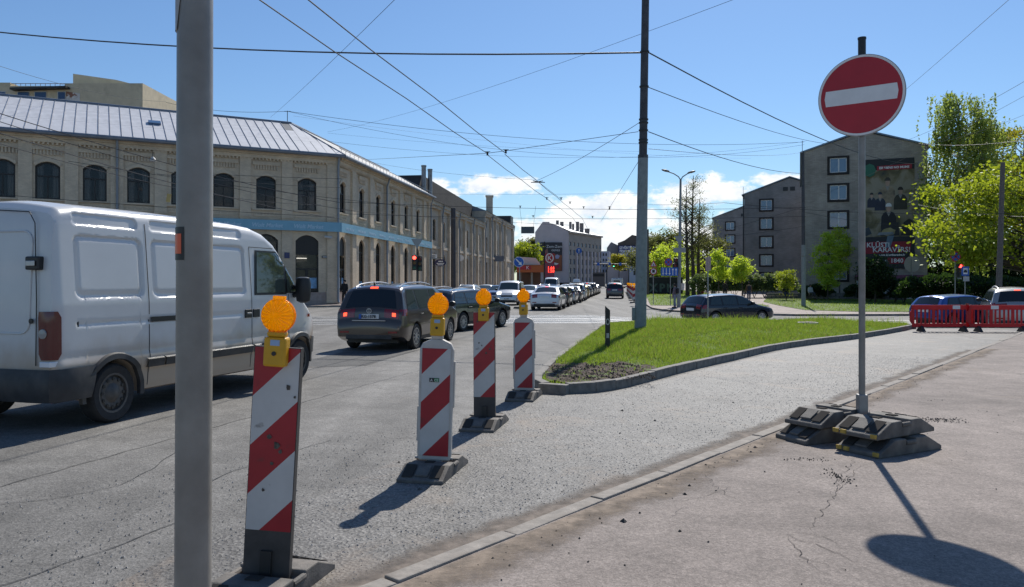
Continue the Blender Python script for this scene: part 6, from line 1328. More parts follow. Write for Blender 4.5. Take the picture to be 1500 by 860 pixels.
for z in (-.3, .3): m.box(-.2, .2, -.048, -.03, z - .02, z + .02); m.box(-.05, .05, -.035, .045, z - .015, z + .015)
m.build('bracket', M_STEEL, disc)
def slab(loc, rz, label, rx=0.0):
    t = thing('ballast_plate', label, 'ballast block', loc, rz, 'moulded ballast plates under the no entry sign'); t.rotation_euler = (rx, 0, rz); b = link('slab', FOOT, t); foot_detail(t); return t
q = R(28)
s_a = slab((3.62, 7.34, .05), q, 'moulded ballast plate with yellow traces, lower of the pair before the sign post'); s_b = slab((3.60, 7.40, .205), q + R(3), 'moulded ballast plate with yellow traces, upper of the pair before the sign post')
for s__ in (s_a, s_b):
    m = MB()
    for y in (-.17, .1, .17): m.box(-.41, -.395, y - .025, y + .025, .012, .04)
    m.build('yellow_mark', M_BASEY, s__)
    s__.scale = (1.14, 1.16, 1.3)
s_c = slab((3.20, 7.86, .05), q + R(-6), 'grey moulded ballast plate on the kerb side, lower of its pair'); s_d = slab((3.29, 7.93, .205), q + R(4), 'grey moulded ballast plate on the kerb side, upper of its pair'); s_c.scale = s_d.scale = (1.08, 1.08, 1.3)
# move the post so it stands in the plates
# ---- red plastic barriers
M_BARR = pm('barrier_red', (.50, .015, .02), .5, nscale=5, namt=.15, transl=((.8, .03, .02), .18))
def barrier_mesh():
    m = MB(); L_, hb, ht = 2.0, .16, .90
    m.box(-1, 1, -.025, .025, .74, ht); m.box(-1, 1, -.025, .025, hb, .28); n = 14
    for i in range(n + 1):
        x = -.98 + 1.96 * i / n; wd = .05 if i in (0, n) else (.045 if i % 5 == 0 else .024); m.box(x - wd, x + wd, -.022, .022, .275, .745)
    m.extrude([(-1, -.024, .74), (-1.08, -.024, .66), (-1.08, -.024, .36), (-1, -.024, .26)], (0, .048, 0)); return m.mesh('panel', M_BARR, bevel=.006)
BM = barrier_mesh()
for i, (px, py, rz, lab) in enumerate(((1382, 485, 0, 'red plastic crowd barrier standing nearest to the grass island'), (1458, 486.5, -3, 'red plastic crowd barrier overlapping its neighbour near the pavement kerb'))):
    p = G(px, py); p.x = 14.45 if i == 0 else 16.3; p.y = 25.7 if i == 0 else 25.55; p.z = .0; t = thing('road_barrier', lab, 'barrier', p, R(rz), 'red road barriers'); link('panel', BM, t)
    for x in (-.7, .72):
        m = MB(); m.hexa([Vector((x - .05, -.24, 0)), Vector((x + .05, -.24, 0)), Vector((x + .05, .24, 0)), Vector((x - .05, .24, 0))], [Vector((x - .04, -.05, .2)), Vector((x + .04, -.05, .2)), Vector((x + .04, .05, .2)), Vector((x - .04, .05, .2))]); m.build('foot', M_BLACK, t)
    m = MB(); m.box(-.3 if i else .35, -.05 if i else .6, -.028, -.024, .76, .88); m.build('reflector_plate', M_WHITE, t); m = MB(); m.tube([(.85, 0, .9), (.85, 0, .95)], .045, 8); m.build('reflector_knob', M_TAIL, t)

# ---- poles
fp = thing('steel_pole', 'thick weathered steel pole standing in the foreground', 'pole', (-.86, 2.07, .05))
m = MB(); m.tube([(-.008, 0, 0), (0, 0, 1.5), (.004, 0, 3.1), (.006, 0, 5.2)], [.0475, .0465, .0455, .0445], 28); m.build('shaft', M_STEEL_NEAR, fp, smooth=True)
m = MB(); rws = []
for z, e in ((1.63, .01), (1.638, 0), (1.71, 0), (1.718, .01)): rws.append([(.0475 * math.cos(a), .0475 * math.sin(a), z + .03) for a in [R(194 + i * 11) for i in range(7)]])
m.grid(rws).build('reflector_frame', M_BLACK, fp, smooth=True); m = MB(); rws = []
for z in (1.647, 1.70): rws.append([(.0482 * math.cos(a), .0482 * math.sin(a), z + .03) for a in [R(198 + i * 10.5) for i in range(6)]])
m.grid(rws).build('orange_reflector', pm('orange_reflector', (.7, .09, .02), .3), fp, smooth=True)
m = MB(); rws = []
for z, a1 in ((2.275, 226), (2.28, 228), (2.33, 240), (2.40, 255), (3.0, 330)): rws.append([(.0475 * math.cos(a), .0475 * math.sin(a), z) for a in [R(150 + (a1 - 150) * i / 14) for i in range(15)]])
m.grid(rws).build('lit_wedge', pm('lit_wedge_tone', (.36, .35, .34), .5), fp, smooth=True)  # slanting shadow edge near the pole top, painted on as a paler wedge
# tall tram pole in the island
tp0 = Vector(((938 - 750) / F_PX * 23.6, 23.6, .2)); tp = thing('tram_pole', 'tall grey tubular tram pole with dark upper section rising from the island', 'pole', tp0)
def on_tp(py): t = (480 - py) / 480; p = at(938 + 7.5 * t, py, 23.6); return p - tp0
m = MB(); m.tube([on_tp(492), on_tp(470), on_tp(228)], [.185, .18, .155], 20); m.build('lower_shaft', M_POLEGREY, tp, smooth=True)
m = MB(); m.tube([on_tp(230), on_tp(75), on_tp(-60)], [.125, .118, .11], 18); m.tube([on_tp(232), on_tp(227)], .157, 18); m.build('upper_shaft', M_POLEDARK, tp, smooth=True)
m = MB()
for y in (77, 128, 176, 181, 192, 206, 210, 233): m.tube([on_tp(y), on_tp(y - 2)], .145, 14)
m.build('clamp', M_DARKSTEEL, tp); m = MB(); q_ = on_tp(455); m.box(q_.x - .26, q_.x - .17, q_.y - .08, q_.y + .08, q_.z - .3, q_.z + .1); m.build('fuse_box', M_POLEGREY, tp)
# dark marker post in the grass
mk_ = G(890, 520); mk_.z = isl_lift(mk_.x, mk_.y) - .02; mp_ = thing('marker_post', 'slim black marker post with slanted top and pale ring in the island grass', 'bollard', (mk_.x, mk_.y + .0, mk_.z))
m = MB(); m.hexa([Vector((-.055, -.03, -.02)), Vector((.055, -.03, -.02)), Vector((.055, .03, -.02)), Vector((-.055, .03, -.02))], [Vector((-.055, -.03, .98)), Vector((.055, -.03, .88)), Vector((.055, .03, .88)), Vector((-.055, .03, .98))]); m.build('post', M_BLACK, mp_, bevel=.004)
m = MB(); rws = [[], []]
for i in range(17): a = i * math.pi / 8; rws[0].append((.028 * math.cos(a), -.0335, .62 + .05 * math.sin(a))); rws[1].append((.045 * math.cos(a), -.0335, .62 + .075 * math.sin(a)))
m.grid(rws); m.box(-.03, .03, -.0335, -.0325, .25, .36); m.build('pale_mark', M_HOUSE, mp_)
# double lamp
lp0 = G(994, 452); lp = thing('street_lamp', 'grey double arm street lamp with traffic lights behind the island', 'street lamp', lp0); sc = lp0.y / F_PX; zt = lambda y: CAMH + (HOR - y) * sc - lp0.z; dx = lambda x: (x - 994) * sc
m = MB(); m.tube([(0, 0, 0), (dx(996), 0, zt(360)), (dx(997), 0, zt(262))], [.14, .11, .075], 12); m.build('shaft', M_POLEGREY, lp, smooth=True)
for sx, x1, y1 in ((-1, 974, 250), (1, 1014, 252)):
    m = MB(); m.tube([(dx(997), 0, zt(264)), (dx(997 + sx * 3), 0, zt(259)), (dx(997 + sx * 10), 0, zt(254.5)), (dx(x1), 0, zt(y1))], .04, 8); m.build('arm', M_POLEGREY, lp, smooth=True)
    m = MB(); c = Vector((dx(x1 - sx * 1), 0, zt(y1))); m.lathe([(.02, -.32), (.10, -.25), (.15, 0), (.12, .2), (.04, .3)], 12, Matrix.Translation(c) @ Matrix.Rotation(R(90 - sx * 14), 4, 'Y') @ Matrix.Diagonal((.6, 1.2, 1, 1))); m.build('lamp_head', pm('lamp_head', (.16, .165, .165), .5), lp, smooth=True)
def signal(parent, x, z, y=-.2, lit=None, back=False, s=1.0):
    h = link('traffic_light', None, parent, (x, y, z)); m = MB(); m.box(-.15 * s, .15 * s, -.12, .12, 0, .92 * s); m.build('housing', M_BLACK, h, bevel=.02)
    for i, c in enumerate(('green', 'amber', 'red')):
        zc = (.16 + .3 * i) * s; A = Matrix.Translation((0, -.12, zc)) @ Matrix.Rotation(R(90), 4, 'X')
        MB().lathe([(.11 * s, 0), (.1 * s, .02), (.001, .03)], 14, A).build('lens', pm('signal_' + c + ('_lit' if lit == c else ''), {'green': (.02, .1, .06), 'amber': (.16, .08, .01), 'red': (.2, .01, .01)}[c], .3, emit=({'green': (.1, 1, .5), 'amber': (1, .5, 0), 'red': (1, .06, .04)}[c], 5) if lit == c else None), h)
        m = MB(); m.lathe([(.125 * s, 0), (.12 * s, .16)], 12, A, False); m.build('hood', M_BLACK, h) if False else None
        rows = [[Vector((.125 * s * math.cos(R(a)), -.12 - d, zc + .125 * s * math.sin(R(a)))) for a in range(-20, 201, 20)] for d in (0, .16)]; MB().grid(rows).build('visor', M_BLACK, h)
    return h
signal(lp, dx(988), zt(404), -.15); signal(lp, dx(991), zt(396), .3, back=True)
def triback(parent, x, z, w_, down=True, y=-.12): MB().extrude([(x - w_ / 2, y, z), (x + w_ / 2, y, z), (x, y, z - w_ * .87)], (0, .02, 0)).build('yield_sign_back', M_SIGNBACK, parent)
triback(lp, dx(994), zt(346), .72); m = MB(); m.box(dx(986), dx(1004), -.12, -.10, zt(370), zt(363)); m.build('plate_back', M_SIGNBACK, lp)
m = MB(); m.box(dx(998), dx(1002), -.05, .15, zt(425), zt(415)); m.build('control_box', M_HOUSE, lp)

# ---- traffic signs
def ring(mb_parent, c, r0, r1, mat, name, n=28): 
    m = MB(); rws = [[], []]
    for i in range(n + 1): a = i * 2 * math.pi / n; rws[0].append((c[0] + r0 * math.cos(a), c[1], c[2] + r0 * math.sin(a))); rws[1].append((c[0] + r1 * math.cos(a), c[1], c[2] + r1 * math.sin(a)))
    m.grid(rws).build(name, mat, mb_parent)
def disc_(par, c, r, mat, name, n=28, th=.01): MB().extrude([(c[0] + r * math.cos(i * 2 * math.pi / n), c[1], c[2] + r * math.sin(i * 2 * math.pi / n)) for i in range(n)], (0, th, 0)).build(name, mat, par)
def post(label, px, base_y, top_y, r=.03, name='traffic_sign', cat='sign', z=None, mat=None):
    p = G(px, base_y) if z is None else Vector(((px - 750) / F_PX * z, z, 0)); 
    if z is None and p.y > 44 and p.x > 9: p.z += .12
    t = thing(name, label, cat, p); h = CAMH + (HOR - top_y) * p.y / F_PX - p.z; m = MB(); m.tube([(0, 0, 0), (0, 0, h)], r, 10); m.build('post', mat or M_STEEL, t, smooth=True); s_ = p.y / F_PX
    return t, (lambda x, y, d=-.06: Vector(((x - px) * s_, d, CAMH + (HOR - y) * s_ - p.z))), s_
t, f, s_ = post('round blue keep right sign with white arrow on a slim post by the crossing', 761, 452, 376); r_ = 7.6 * s_
disc_(t, f(760, 384), r_, M_BLUE, 'blue_disc'); c = f(760, 384, -.075); ring(t, c, r_ * .93, r_, M_WHITE, 'white_rim')
A = [(-.62, .52), (-.5, .64), (.22, -.08), (.42, .12), (.62, -.62), (-.12, -.42), (.08, -.22)]; A = [(-.6, .5), (-.46, .64), (.28, -.1), (.46, .1), (.6, -.62), (-.12, -.46), (.1, -.26)]
MB().extrude([(c.x + a * r_, c.y, c.z + b * r_) for a, b in A], (0, .005, 0)).build('white_arrow', M_WHITE, t)
m = MB(); m.hexa([Vector((-.4, -.2, 0)), Vector((.4, -.2, 0)), Vector((.4, .2, 0)), Vector((-.4, .2, 0))], [Vector((-.35, -.18, .12)), Vector((.35, -.18, .12)), Vector((.35, .18, .12)), Vector((-.35, .18, .12))]); m.build('base_plate', M_BASE, t)
p = f(766, 426, -.02); m = MB(); 
for i in range(4): m = MB(); m.box(p.x - .14, p.x + .14, -.03, 0, .45 + i * .22, .45 + (i + 1) * .22 - .002); m.build('beacon_stripe', M_BRED if i % 2 else M_BWHITE, t)
t, f, s_ = post('round blue straight ahead sign with white arrow under the pale corner house', 848, 425, 374, z=120); r_ = 4.2 * s_; disc_(t, f(848, 367.5), r_, M_BLUE, 'blue_disc'); c = f(848, 367.5, -.09); MB().extrude([(c.x + a * r_, c.y, c.z + b * r_) for a, b in [(-.1, -.7), (.1, -.7), (.1, .2), (.35, .2), (0, .75), (-.35, .2), (-.1, .2)]], (0, .01, 0)).build('white_arrow', M_WHITE, t)
# lane board, no stopping, roadworks
t, f, s_ = post('no stopping sign above a blue lane board by the double lamp', 982, 450, 374, z=54.5); c = f(979, 384); r_ = 6 * s_
disc_(t, c, r_, M_RED, 'red_disc'); c2 = c + Vector((0, -.012, 0)); disc_(t, c2, r_ * .8, M_BLUE, 'blue_field', th=.004); m = MB()
for a in (45, -45): m.box(-r_ * .85, r_ * .85, -.004, .004, -r_ * .09, r_ * .09, Matrix.Translation(c2 + Vector((0, -.008, 0))) @ Matrix.Rotation(R(a), 4, 'Y'))
m.build('red_cross', M_RED, t)
a_, b_ = f(968, 404), f(993, 392); m = MB(); m.box(a_.x, b_.x, -.08, -.06, a_.z, b_.z); m.build('lane_board', M_BLUE, t); ww = b_.x - a_.x; hh = b_.z - a_.z
for i in range(5):
    x = a_.x + ww * (.12 + .19 * i); d = 1 if i < 3 else -1; zc = (a_.z + b_.z) / 2; P = [(-.025, .42), (.025, .42), (.025, -.18), (.085, -.18), (0, -.42), (-.085, -.18), (-.025, -.18)]
    MB().extrude([(x + a * ww * .75, -.085, zc + d * b * hh) for a, b in P], (0, .004, 0)).build('lane_arrow', M_WHITE, t)
t, f, s_ = post('triangular roadworks sign above a round restriction sign beside the lawn', 957, 444, 381, z=58)
P = [f(951.5, 391), f(962.5, 391), f(957, 381)]; MB().extrude(P, (0, .01, 0)).build('red_triangle', M_RED, t); P = [f(953.7, 389.8, -.07), f(960.3, 389.8, -.07), f(957, 383.6, -.07)]; MB().extrude(P, (0, .004, 0)).build('white_triangle', M_WHITE, t); c = f(957, 388, -.078); MB().extrude([c + Vector((x * .06, 0, z * .06)) for x, z in ((-1, -1), (-.4, 1), (.5, 1.6), (.3, 0), (2, -1))], (0, .004, 0)).build('digger_figure', M_BLACK, t)
c = f(957, 397.5); disc_(t, c, 5.3 * s_, M_RED, 'red_disc'); disc_(t, c + Vector((0, -.012, 0)), 3.9 * s_, M_WHITE, 'white_field', th=.004); m = MB(); m.box(c.x - .1, c.x + .1, -.085, -.08, c.z - .1, c.z + .12); m.build('lorry_figure', M_BLACK, t)
t, f, s_ = post('slim grey post with a narrow sign edge standing behind the navy hatchback', 1037, 466, 380, z=31.2); t.location.z = .1; m = MB(); a_, b_ = f(1036.3, 400), f(1038.6, 380); m.box(a_.x, b_.x, -.3, .3, a_.z, b_.z); m.build('sign_edge', pm('sign_edge', (.42, .30, .28), .5), t)
# right hand signs
t, f, s_ = post('round grey sign back on a slim post behind the barriers', 1336, 448, 378); disc_(t, f(1336.5, 387, .04), 11.8 * s_, M_SIGNBACK, 'sign_back_disc')
t, f, s_ = post('no stopping sign and red traffic light under the maple', 1399, 442, 370, z=50); c = f(1399, 376); r_ = 7.6 * s_; disc_(t, c, r_, M_RED, 'red_disc'); c2 = c + Vector((0, -.012, 0)); disc_(t, c2, r_ * .78, M_BLUE, 'blue_field', th=.004); m = MB()
for a in (45, -45): m.box(-r_ * .85, r_ * .85, -.004, .004, -r_ * .1, r_ * .1, Matrix.Translation(c2 + Vector((0, -.008, 0))) @ Matrix.Rotation(R(a), 4, 'Y'))
m.build('red_cross', M_RED, t); q_ = f(1404, 407); signal(t, q_.x, q_.z, -.1, lit='red')
t, f, s_ = post('blue bus stop sign on a short post under the maple', 1413.5, 444, 392, z=48); a_, b_ = f(1407.5, 404), f(1418.5, 390.5); m = MB(); m.box(a_.x, b_.x, -.08, -.06, a_.z, b_.z); m.build('blue_plate', M_BLUE, t); m = MB(); m.box(a_.x + .1, b_.x - .1, -.086, -.081, a_.z + .1, b_.z - .1); m.build('white_field', M_WHITE, t)
c = (a_ + b_) / 2; m = MB(); m.box(c.x - .11, c.x + .11, -.092, -.087, c.z - .09, c.z + .03); m.box(c.x - .07, c.x + .07, -.091, -.087, c.z + .03, c.z + .09); m.build('bus_figure', M_BLACK, t); a_, b_ = f(1410, 412), f(1419, 405); m = MB(); m.box(a_.x, b_.x, -.07, -.06, a_.z, b_.z); m.build('timetable_plate', M_HOUSE, t)
# left corner signals
t, f, s_ = post('traffic light showing red with a yield sign back by the brick building', 611, 452, 350, r=.05, name='traffic_light_post', cat='traffic light', z=47, mat=M_DARKSTEEL)
q_ = f(608, 396); signal(t, q_.x, q_.z, -.2, lit='red', s=1.0); q_ = f(614.5, 397); signal(t, q_.x, q_.z, .2); P = f(611, 350); triback(t, P.x, P.z, .72, y=-.08)
# gantry over the street
gn = thing('sign_gantry', 'thin gantry with small blue signs across the far street', 'gantry', at(905, 414, 210)); gn.location.z = 0; fq = lambda x, y, z=210: at(x, y, z) - gn.location
m = MB(); m.tube([fq(889, 427), fq(889, 396), fq(890.5, 389), fq(895, 386.5)], .14, 8); m.tube([fq(870, 386.8), fq(960, 386.8)], .12, 8); m.tube([fq(921, 424), fq(921, 395), fq(918, 389), fq(913, 387)], .12, 8); m.build('frame', M_DARKSTEEL, gn)
for x in (876.5, 893, 908.5, 924.5, 942): m = MB(); q_ = fq(x, 386.8, 209.7); m.box(q_.x - .36, q_.x + .36, q_.y - .02, q_.y + .02, q_.z - .4, q_.z + .4); m.build('blue_sign', M_BLUE, gn)
q_ = fq(899, 391, 209.6); signal(gn, q_.x, q_.z, q_.y, lit='green', s=1.0)
# hanging panel on the span wires
hp = thing('overhead_sign', 'grey rectangular panel hanging on span wires over the street', 'sign', at(773, 337, 95)); m = MB(); s9 = 95 / F_PX; m.box(-9.7 * s9, 9.7 * s9, -.06, .06, -5 * s9, 5 * s9); m.build('panel', pm('panel_grey', (.10, .12, .13), .6), hp)
m = MB(); m.tube([(-.7, 0, .4), (-1.0, 0, 3.0)], .015, 5); m.tube([(.7, 0, .4), (1.0, 0, 3.0)], .015, 5); m.build('hanger', M_WIRE, hp)
# other poles
def pole(label, px, by, ty, r0, r1, mat, z=None, lean=0, mat2=None, cut=None):
    p = G(px, by) if z is None else Vector(((px - 750) / F_PX * z, z, gz((px - 750) / F_PX * z, z))); s_ = p.y / F_PX; h = CAMH + (HOR - ty) * s_ - p.z; t = thing('utility_pole', label, 'pole', p)
    if cut: hc = CAMH + (HOR - cut) * s_ - p.z; MB().tube([(0, 0, 0), (lean * s_ * .3, 0, hc)], [r0, r0 * .9], 12).build('lower_shaft', mat, t, smooth=True); MB().tube([(lean * s_ * .3, 0, hc - .05), (lean * s_, 0, h)], [r0 * .75, r1], 12).build('upper_shaft', mat2, t, smooth=True)
    else: MB().tube([(0, 0, 0), (lean * s_, 0, h)], [r0, r1], 12).build('shaft', mat, t, smooth=True)
    return t
pole('grey tram pole in front of the brown brick gable edge', 1177, 451, 222, .17, .055, M_POLEGREY, cut=359, mat2=M_POLEDARK)
pole('dark leaning utility pole among the maple branches', 1462, 448, 238, .17, .12, M_WOODPOLE, z=43, lean=7)
pole('tall dark pole standing before the brick row', 664, 430, 305, .28, .26, M_POLEDARK, z=84)
pole('dark wooden pole behind the roadworks sign', 949, 434, 336, .16, .12, M_WOODPOLE, z=96)
pole('thin dark pole in front of the red totem', 797.5, 424, 354, .12, .1, M_DARKSTEEL, z=118)
# concrete info pillar, dark fence with graffiti, red litter box, low wall
t = thing('info_pillar', 'pale concrete pillar by the path', 'pillar', G(1045, 434)); m = MB(); m.box(-.24, .24, -.2, .2, 0, 1.5); m.build('shaft', M_KERB, t, bevel=.03); m = MB(); m.box(-.27, .27, -.23, .23, 1.5, 1.58); m.build('cap', M_KERB, t)
gf = thing('graffiti_wall', 'dark low wall with pale green graffiti letters behind the lawn', 'wall', at(965, 414, 100)); gf.location.z = .1; a_, b_ = at(946, 414, 100) - gf.location, at(1000, 414, 100) - gf.location; zt1 = CAMH + (HOR - 408) * 100 / F_PX; zt0 = 0
m = MB(); m.box(a_.x, b_.x, -.15, .15, -.1, zt1); m.build('wall_body', pm('dark_wall', (.03, .035, .035), .85, nscale=1, namt=.3), gf); m = MB(); m.box(a_.x, b_.x, -.2, .2, zt1, zt1 + .1); m.build('coping', M_KERBD, gf)
for i, ch in enumerate('XPM'): text(ch, 1.5, pm('graffiti_green', (.10, .15, .12), .8), gf, (a_.x + .95 + 1.15 * i, -.17, .35), (R(90), 0, 0), bold=.05)
t = thing('litter_box', 'small red box beside the tree trunks', 'box', G(1027, 433)); m = MB(); m.box(-.3, .3, -.25, .25, .25, 1.0); m.build('box', M_RED, t, bevel=.03); m = MB(); m.box(-.05, .05, -.05, .05, 0, .26); m.build('leg', M_DARKSTEEL, t)
lwl = thing('low_wall', 'low grey stone wall behind the right lawn', 'wall', (gp(1121, 440)[0], gp(1121, 440)[1], .1)); wp_ = [Vector((*gp(*p), 0)) for p in ((1121, 438.5), (1180, 438), (1260, 439), (1335, 442))]
stm = [MB().box(-w_ / 2, w_ / 2, -.18, .18, 0, h).mesh('stone', pm('wall_stone', (.16, .15, .14), .9, nscale=3, namt=.3), bevel=.03) for w_, h in ((.5, .27), (.62, .27), (.4, .27))]
for row in range(2):
    d_ = 0; pts = resample(wp_, .05); i = row * 4
    while i < len(pts) - 14:
        k = random.choice((0, 1, 2)); w_ = (.5, .62, .4)[k]; n_ = int(w_ / .05) + 1; c = (pts[i] + pts[min(len(pts) - 1, i + n_)]) / 2; tt_ = pts[min(len(pts) - 1, i + n_)] - pts[i]; o = link('stone', stm[k], lwl, (c.x - lwl.location.x, c.y - lwl.location.y + random.uniform(-.03, .03), row * .28)); o.rotation_euler = (0, 0, math.atan2(tt_.y, tt_.x)); i += n_
# construction beacons along the far right kerb
for i in range(9):
    y_ = 62 + i * 7.5; x_ = 10.3 + (y_ - 62) * .142 - .4; t = thing('road_beacon', 'striped red and white work beacon along the far street kerb', 'beacon', (x_, y_, 0), 0, 'work beacons along the far kerb')
    for k in range(4):
        m = MB(); m.hexa([Vector((-.14, -.02, .2 + k * .25)), Vector((.14, -.02, .2 + k * .25 + .1)), Vector((.14, .02, .2 + k * .25 + .1)), Vector((-.14, .02, .2 + k * .25))], [Vector((-.14, -.02, .2 + (k + 1) * .25)), Vector((.14, -.02, .2 + (k + 1) * .25 + .1)), Vector((.14, .02, .2 + (k + 1) * .25 + .1)), Vector((-.14, .02, .2 + (k + 1) * .25))]); m.build('stripe', M_BRED if k % 2 else M_BWHITE, t)
    m = MB(); m.box(-.3, .3, -.2, .2, 0, .1); m.box(-.05, .05, -.02, .02, .1, .3); m.build('base_plate', M_BASE, t)
    if i % 2 == 0: m = MB(); m.lathe([(.02, -.05), (.11, -.03), (.11, .03), (.02, .05)], 12, Matrix.Translation((0, 0, 1.5)) @ Matrix.Rotation(R(90), 4, 'X')); m.box(-.05, .05, -.04, .04, 1.2, 1.4); m.build('warning_lamp', M_LENS, t)

# ================================================================ overhead wires
def wire(a, b, sag=.0, r=.008, label='thin overhead wire crossing the sky', via=(), grp='overhead wires and cables', n=14):
    P = [at(*a)] + [at(*v) for v in via] + [at(*b)]; pts = []
    for p, q in zip(P, P[1:]):
        for i in range(n): t = i / n; x = p.lerp(q, t); x.z -= sag * 4 * t * (1 - t); pts.append(x)
    pts.append(P[-1]); o = MB(); o.tube(pts, r, 5); o = o.build('overhead_wire', M_WIRE); return tag(o, label, 'wire', grp)
ZP = 23.6
wire((940, 77, ZP), (-160, 28, 34), .55, .028, 'thick twisted cable running left from the tram pole')
wire((950, 77, ZP), (1345, 240, 76), .9, .022, 'dark cable running right from the tram pole to the poster gable')
wire((950, 128, ZP), (1240, 212, 76), .5, .013, 'thinner cable running right from the tram pole below the dark one')
wire((950, 193, ZP), (1174, 254, 50.5), .3, .014, 'span wire from the tram pole to the grey tram pole by the gable')
# trolley contact wires (about six metres up)
def contact(x0, y0, x1, y1, h, label, r=.011):
    m = MB(); pts = []
    for i in range(17): t = i / 16; pts.append((x0 + (x1 - x0) * t, y0 + (y1 - y0) * t, h - .12 * math.sin(t * math.pi * 4) ** 2 * .3))
    m.tube(pts, r, 6); o = m.build('contact_wire', M_WIRE); return tag(o, label, 'wire', 'trolley contact wires')
contact(-7.5, -5, -.82, 25.8, 6.0, 'trolley contact wire running up the street, left of its pair'); contact(-6.6, -5, -.24, 25.6, 6.0, 'trolley contact wire running up the street, right of its pair')
contact(-.82, 25.8, 4.1, 51, 5.95, 'trolley contact wire beyond the span wire, left of its pair'); contact(-.24, 25.6, 4.7, 51, 5.95, 'trolley contact wire beyond the span wire, right of its pair')
contact(4.1, 51, 19, 160, 5.9, 'trolley contact wire far down the street, left of its pair'); contact(4.7, 51, 19.6, 160, 5.9, 'trolley contact wire far down the street, right of its pair')
wire((535, 234, 60.5), (935, 193, ZP), .0, .009, 'span wire holding the trolley pair between brick building and tram pole', via=((714, 224.5, 25.8), (741, 221, 25.6)))
wire((936, 180, ZP), (788, 264, 38), .1, .009, 'short pull off wire from the tram pole to a trolley fitting'); wire((788, 266, 38), (822, 292, 44), 0, .008, 'short wire below the trolley fitting'); wire((535, 236, 60.5), (788, 264, 38), .2, .007, 'faint wire from the brick building to the trolley fitting')
wire((1110, -14, 22), (480, 193, 70), .5, .007, 'long thin wire slanting behind the tram pole'); wire((600, -22, 18), (396, 172, 57), .1, .007, 'thin wire slanting down to the corner building ridge')
wire((-40, 84, 40), (243, 149, 74), .5, .012, 'cable sagging to the beige apartment block'); wire((243, 150, 74), (421, 163, 62), .4, .016, 'cable from the beige block to the roof bracket'); wire((421, 163, 62), (1178, 208, 80), 1.2, .016, 'upper cable from the roof bracket across the street', n=24); wire((421, 163, 62), (1178, 212, 80), 2.4, .012, 'lower cable from the roof bracket across the street', n=24)
wire((430, 170, 61), (1100, 232, 110), .8, .007, 'faint wire below the roof cables'); wire((480, 195, 66), (940, 222, 60), .3, .006, 'faint level wire over the brick row'); wire((938, 232, ZP), (880, 325, 60), 0, .008, 'thin wire dropping from the tram pole to the tram wires')
for i, (y, z) in enumerate(((305, 44.6), (318, 50.5))): wire((500, y - 9 + i * 4, z), (1180, y - 1, z + 2), .25, .012, ('upper' if i == 0 else 'lower') + ' level tram contact wire above the crossing', grp='tram contact wires', n=24)
wire((0, 195, 23), (500, 321, 47), .3, .016, 'tram wire sloping before the corner building, lowest'); wire((-20, 160, 26), (500, 297, 45), .3, .016, 'tram wire sloping before the corner building, highest'); wire((-20, 172, 27), (520, 309, 48), .4, .014, 'tram wire sloping before the corner building, middle'); wire((0, 232, 46), (500, 262, 53), .2, .014, 'wire strung level along the upper windows'); wire((0, 285, 44), (490, 318, 52), .1, .014, 'wire strung just above the shop band'); wire((230, 255, 40), (500, 275, 52), .1, .014, 'wire between the upper windows of the corner building')
wire((1000, 351, 54), (1174, 304, 50.5), .1, .009, 'guy wire from the double lamp to the grey tram pole, upper'); wire((1000, 352, 54), (1174, 332, 50.5), .1, .009, 'guy wire from the double lamp to the grey tram pole, lower'); wire((1060, 297, 49), (1500, 312, 42), .3, .012, 'level tram wire before the poster gable'); wire((1174, 310, 50.5), (1465, 330, 56), .5, .010, 'wire from the grey tram pole to the leaning utility pole')
wire((1500, -20, 18), (1190, 235, 90), .4, .006, 'thin wire slanting behind the no entry sign'); wire((1520, 108, 40), (1300, 215, 80), .4, .012, 'cable slanting over the birch, upper'); wire((1520, 130, 42), (1160, 300, 95), .6, .010, 'cable slanting over the birch, middle'); wire((1520, 160, 45), (1345, 212, 76), .4, .009, 'cable slanting over the birch, lower'); wire((1345, 210, 76), (1520, 203, 48), .3, .016, 'pale tram wire in front of the birch')
wire((-20, 205, 24), (470, 300, 46), .5, .012, 'tram wire sloping before the corner building, slack one'); wire((100, 236, 40), (640, 306, 52), .2, .012, 'wire crossing the corner of the pale brick building'); wire((500, 308, 48), (840, 330, 62), .1, .012, 'tram wire ending over the queue of cars'); wire((560, 283, 60), (935, 283, 70), .1, .008, 'faint level wire above the tram wires'); wire((950, 218, 23.6), (1180, 222, 75), .3, .008, 'faint wire right of the tram pole'); wire((950, 300, 60), (1060, 297, 49), .05, .012, 'short tram wire right of the tram pole'); wire((480, 207, 62), (1180, 207, 78), 1.5, .009, 'long sagging wire behind the tram pole', n=24); wire((1345, 300, 60), (1520, 318, 44), .2, .012, 'tram wire in front of the maple')
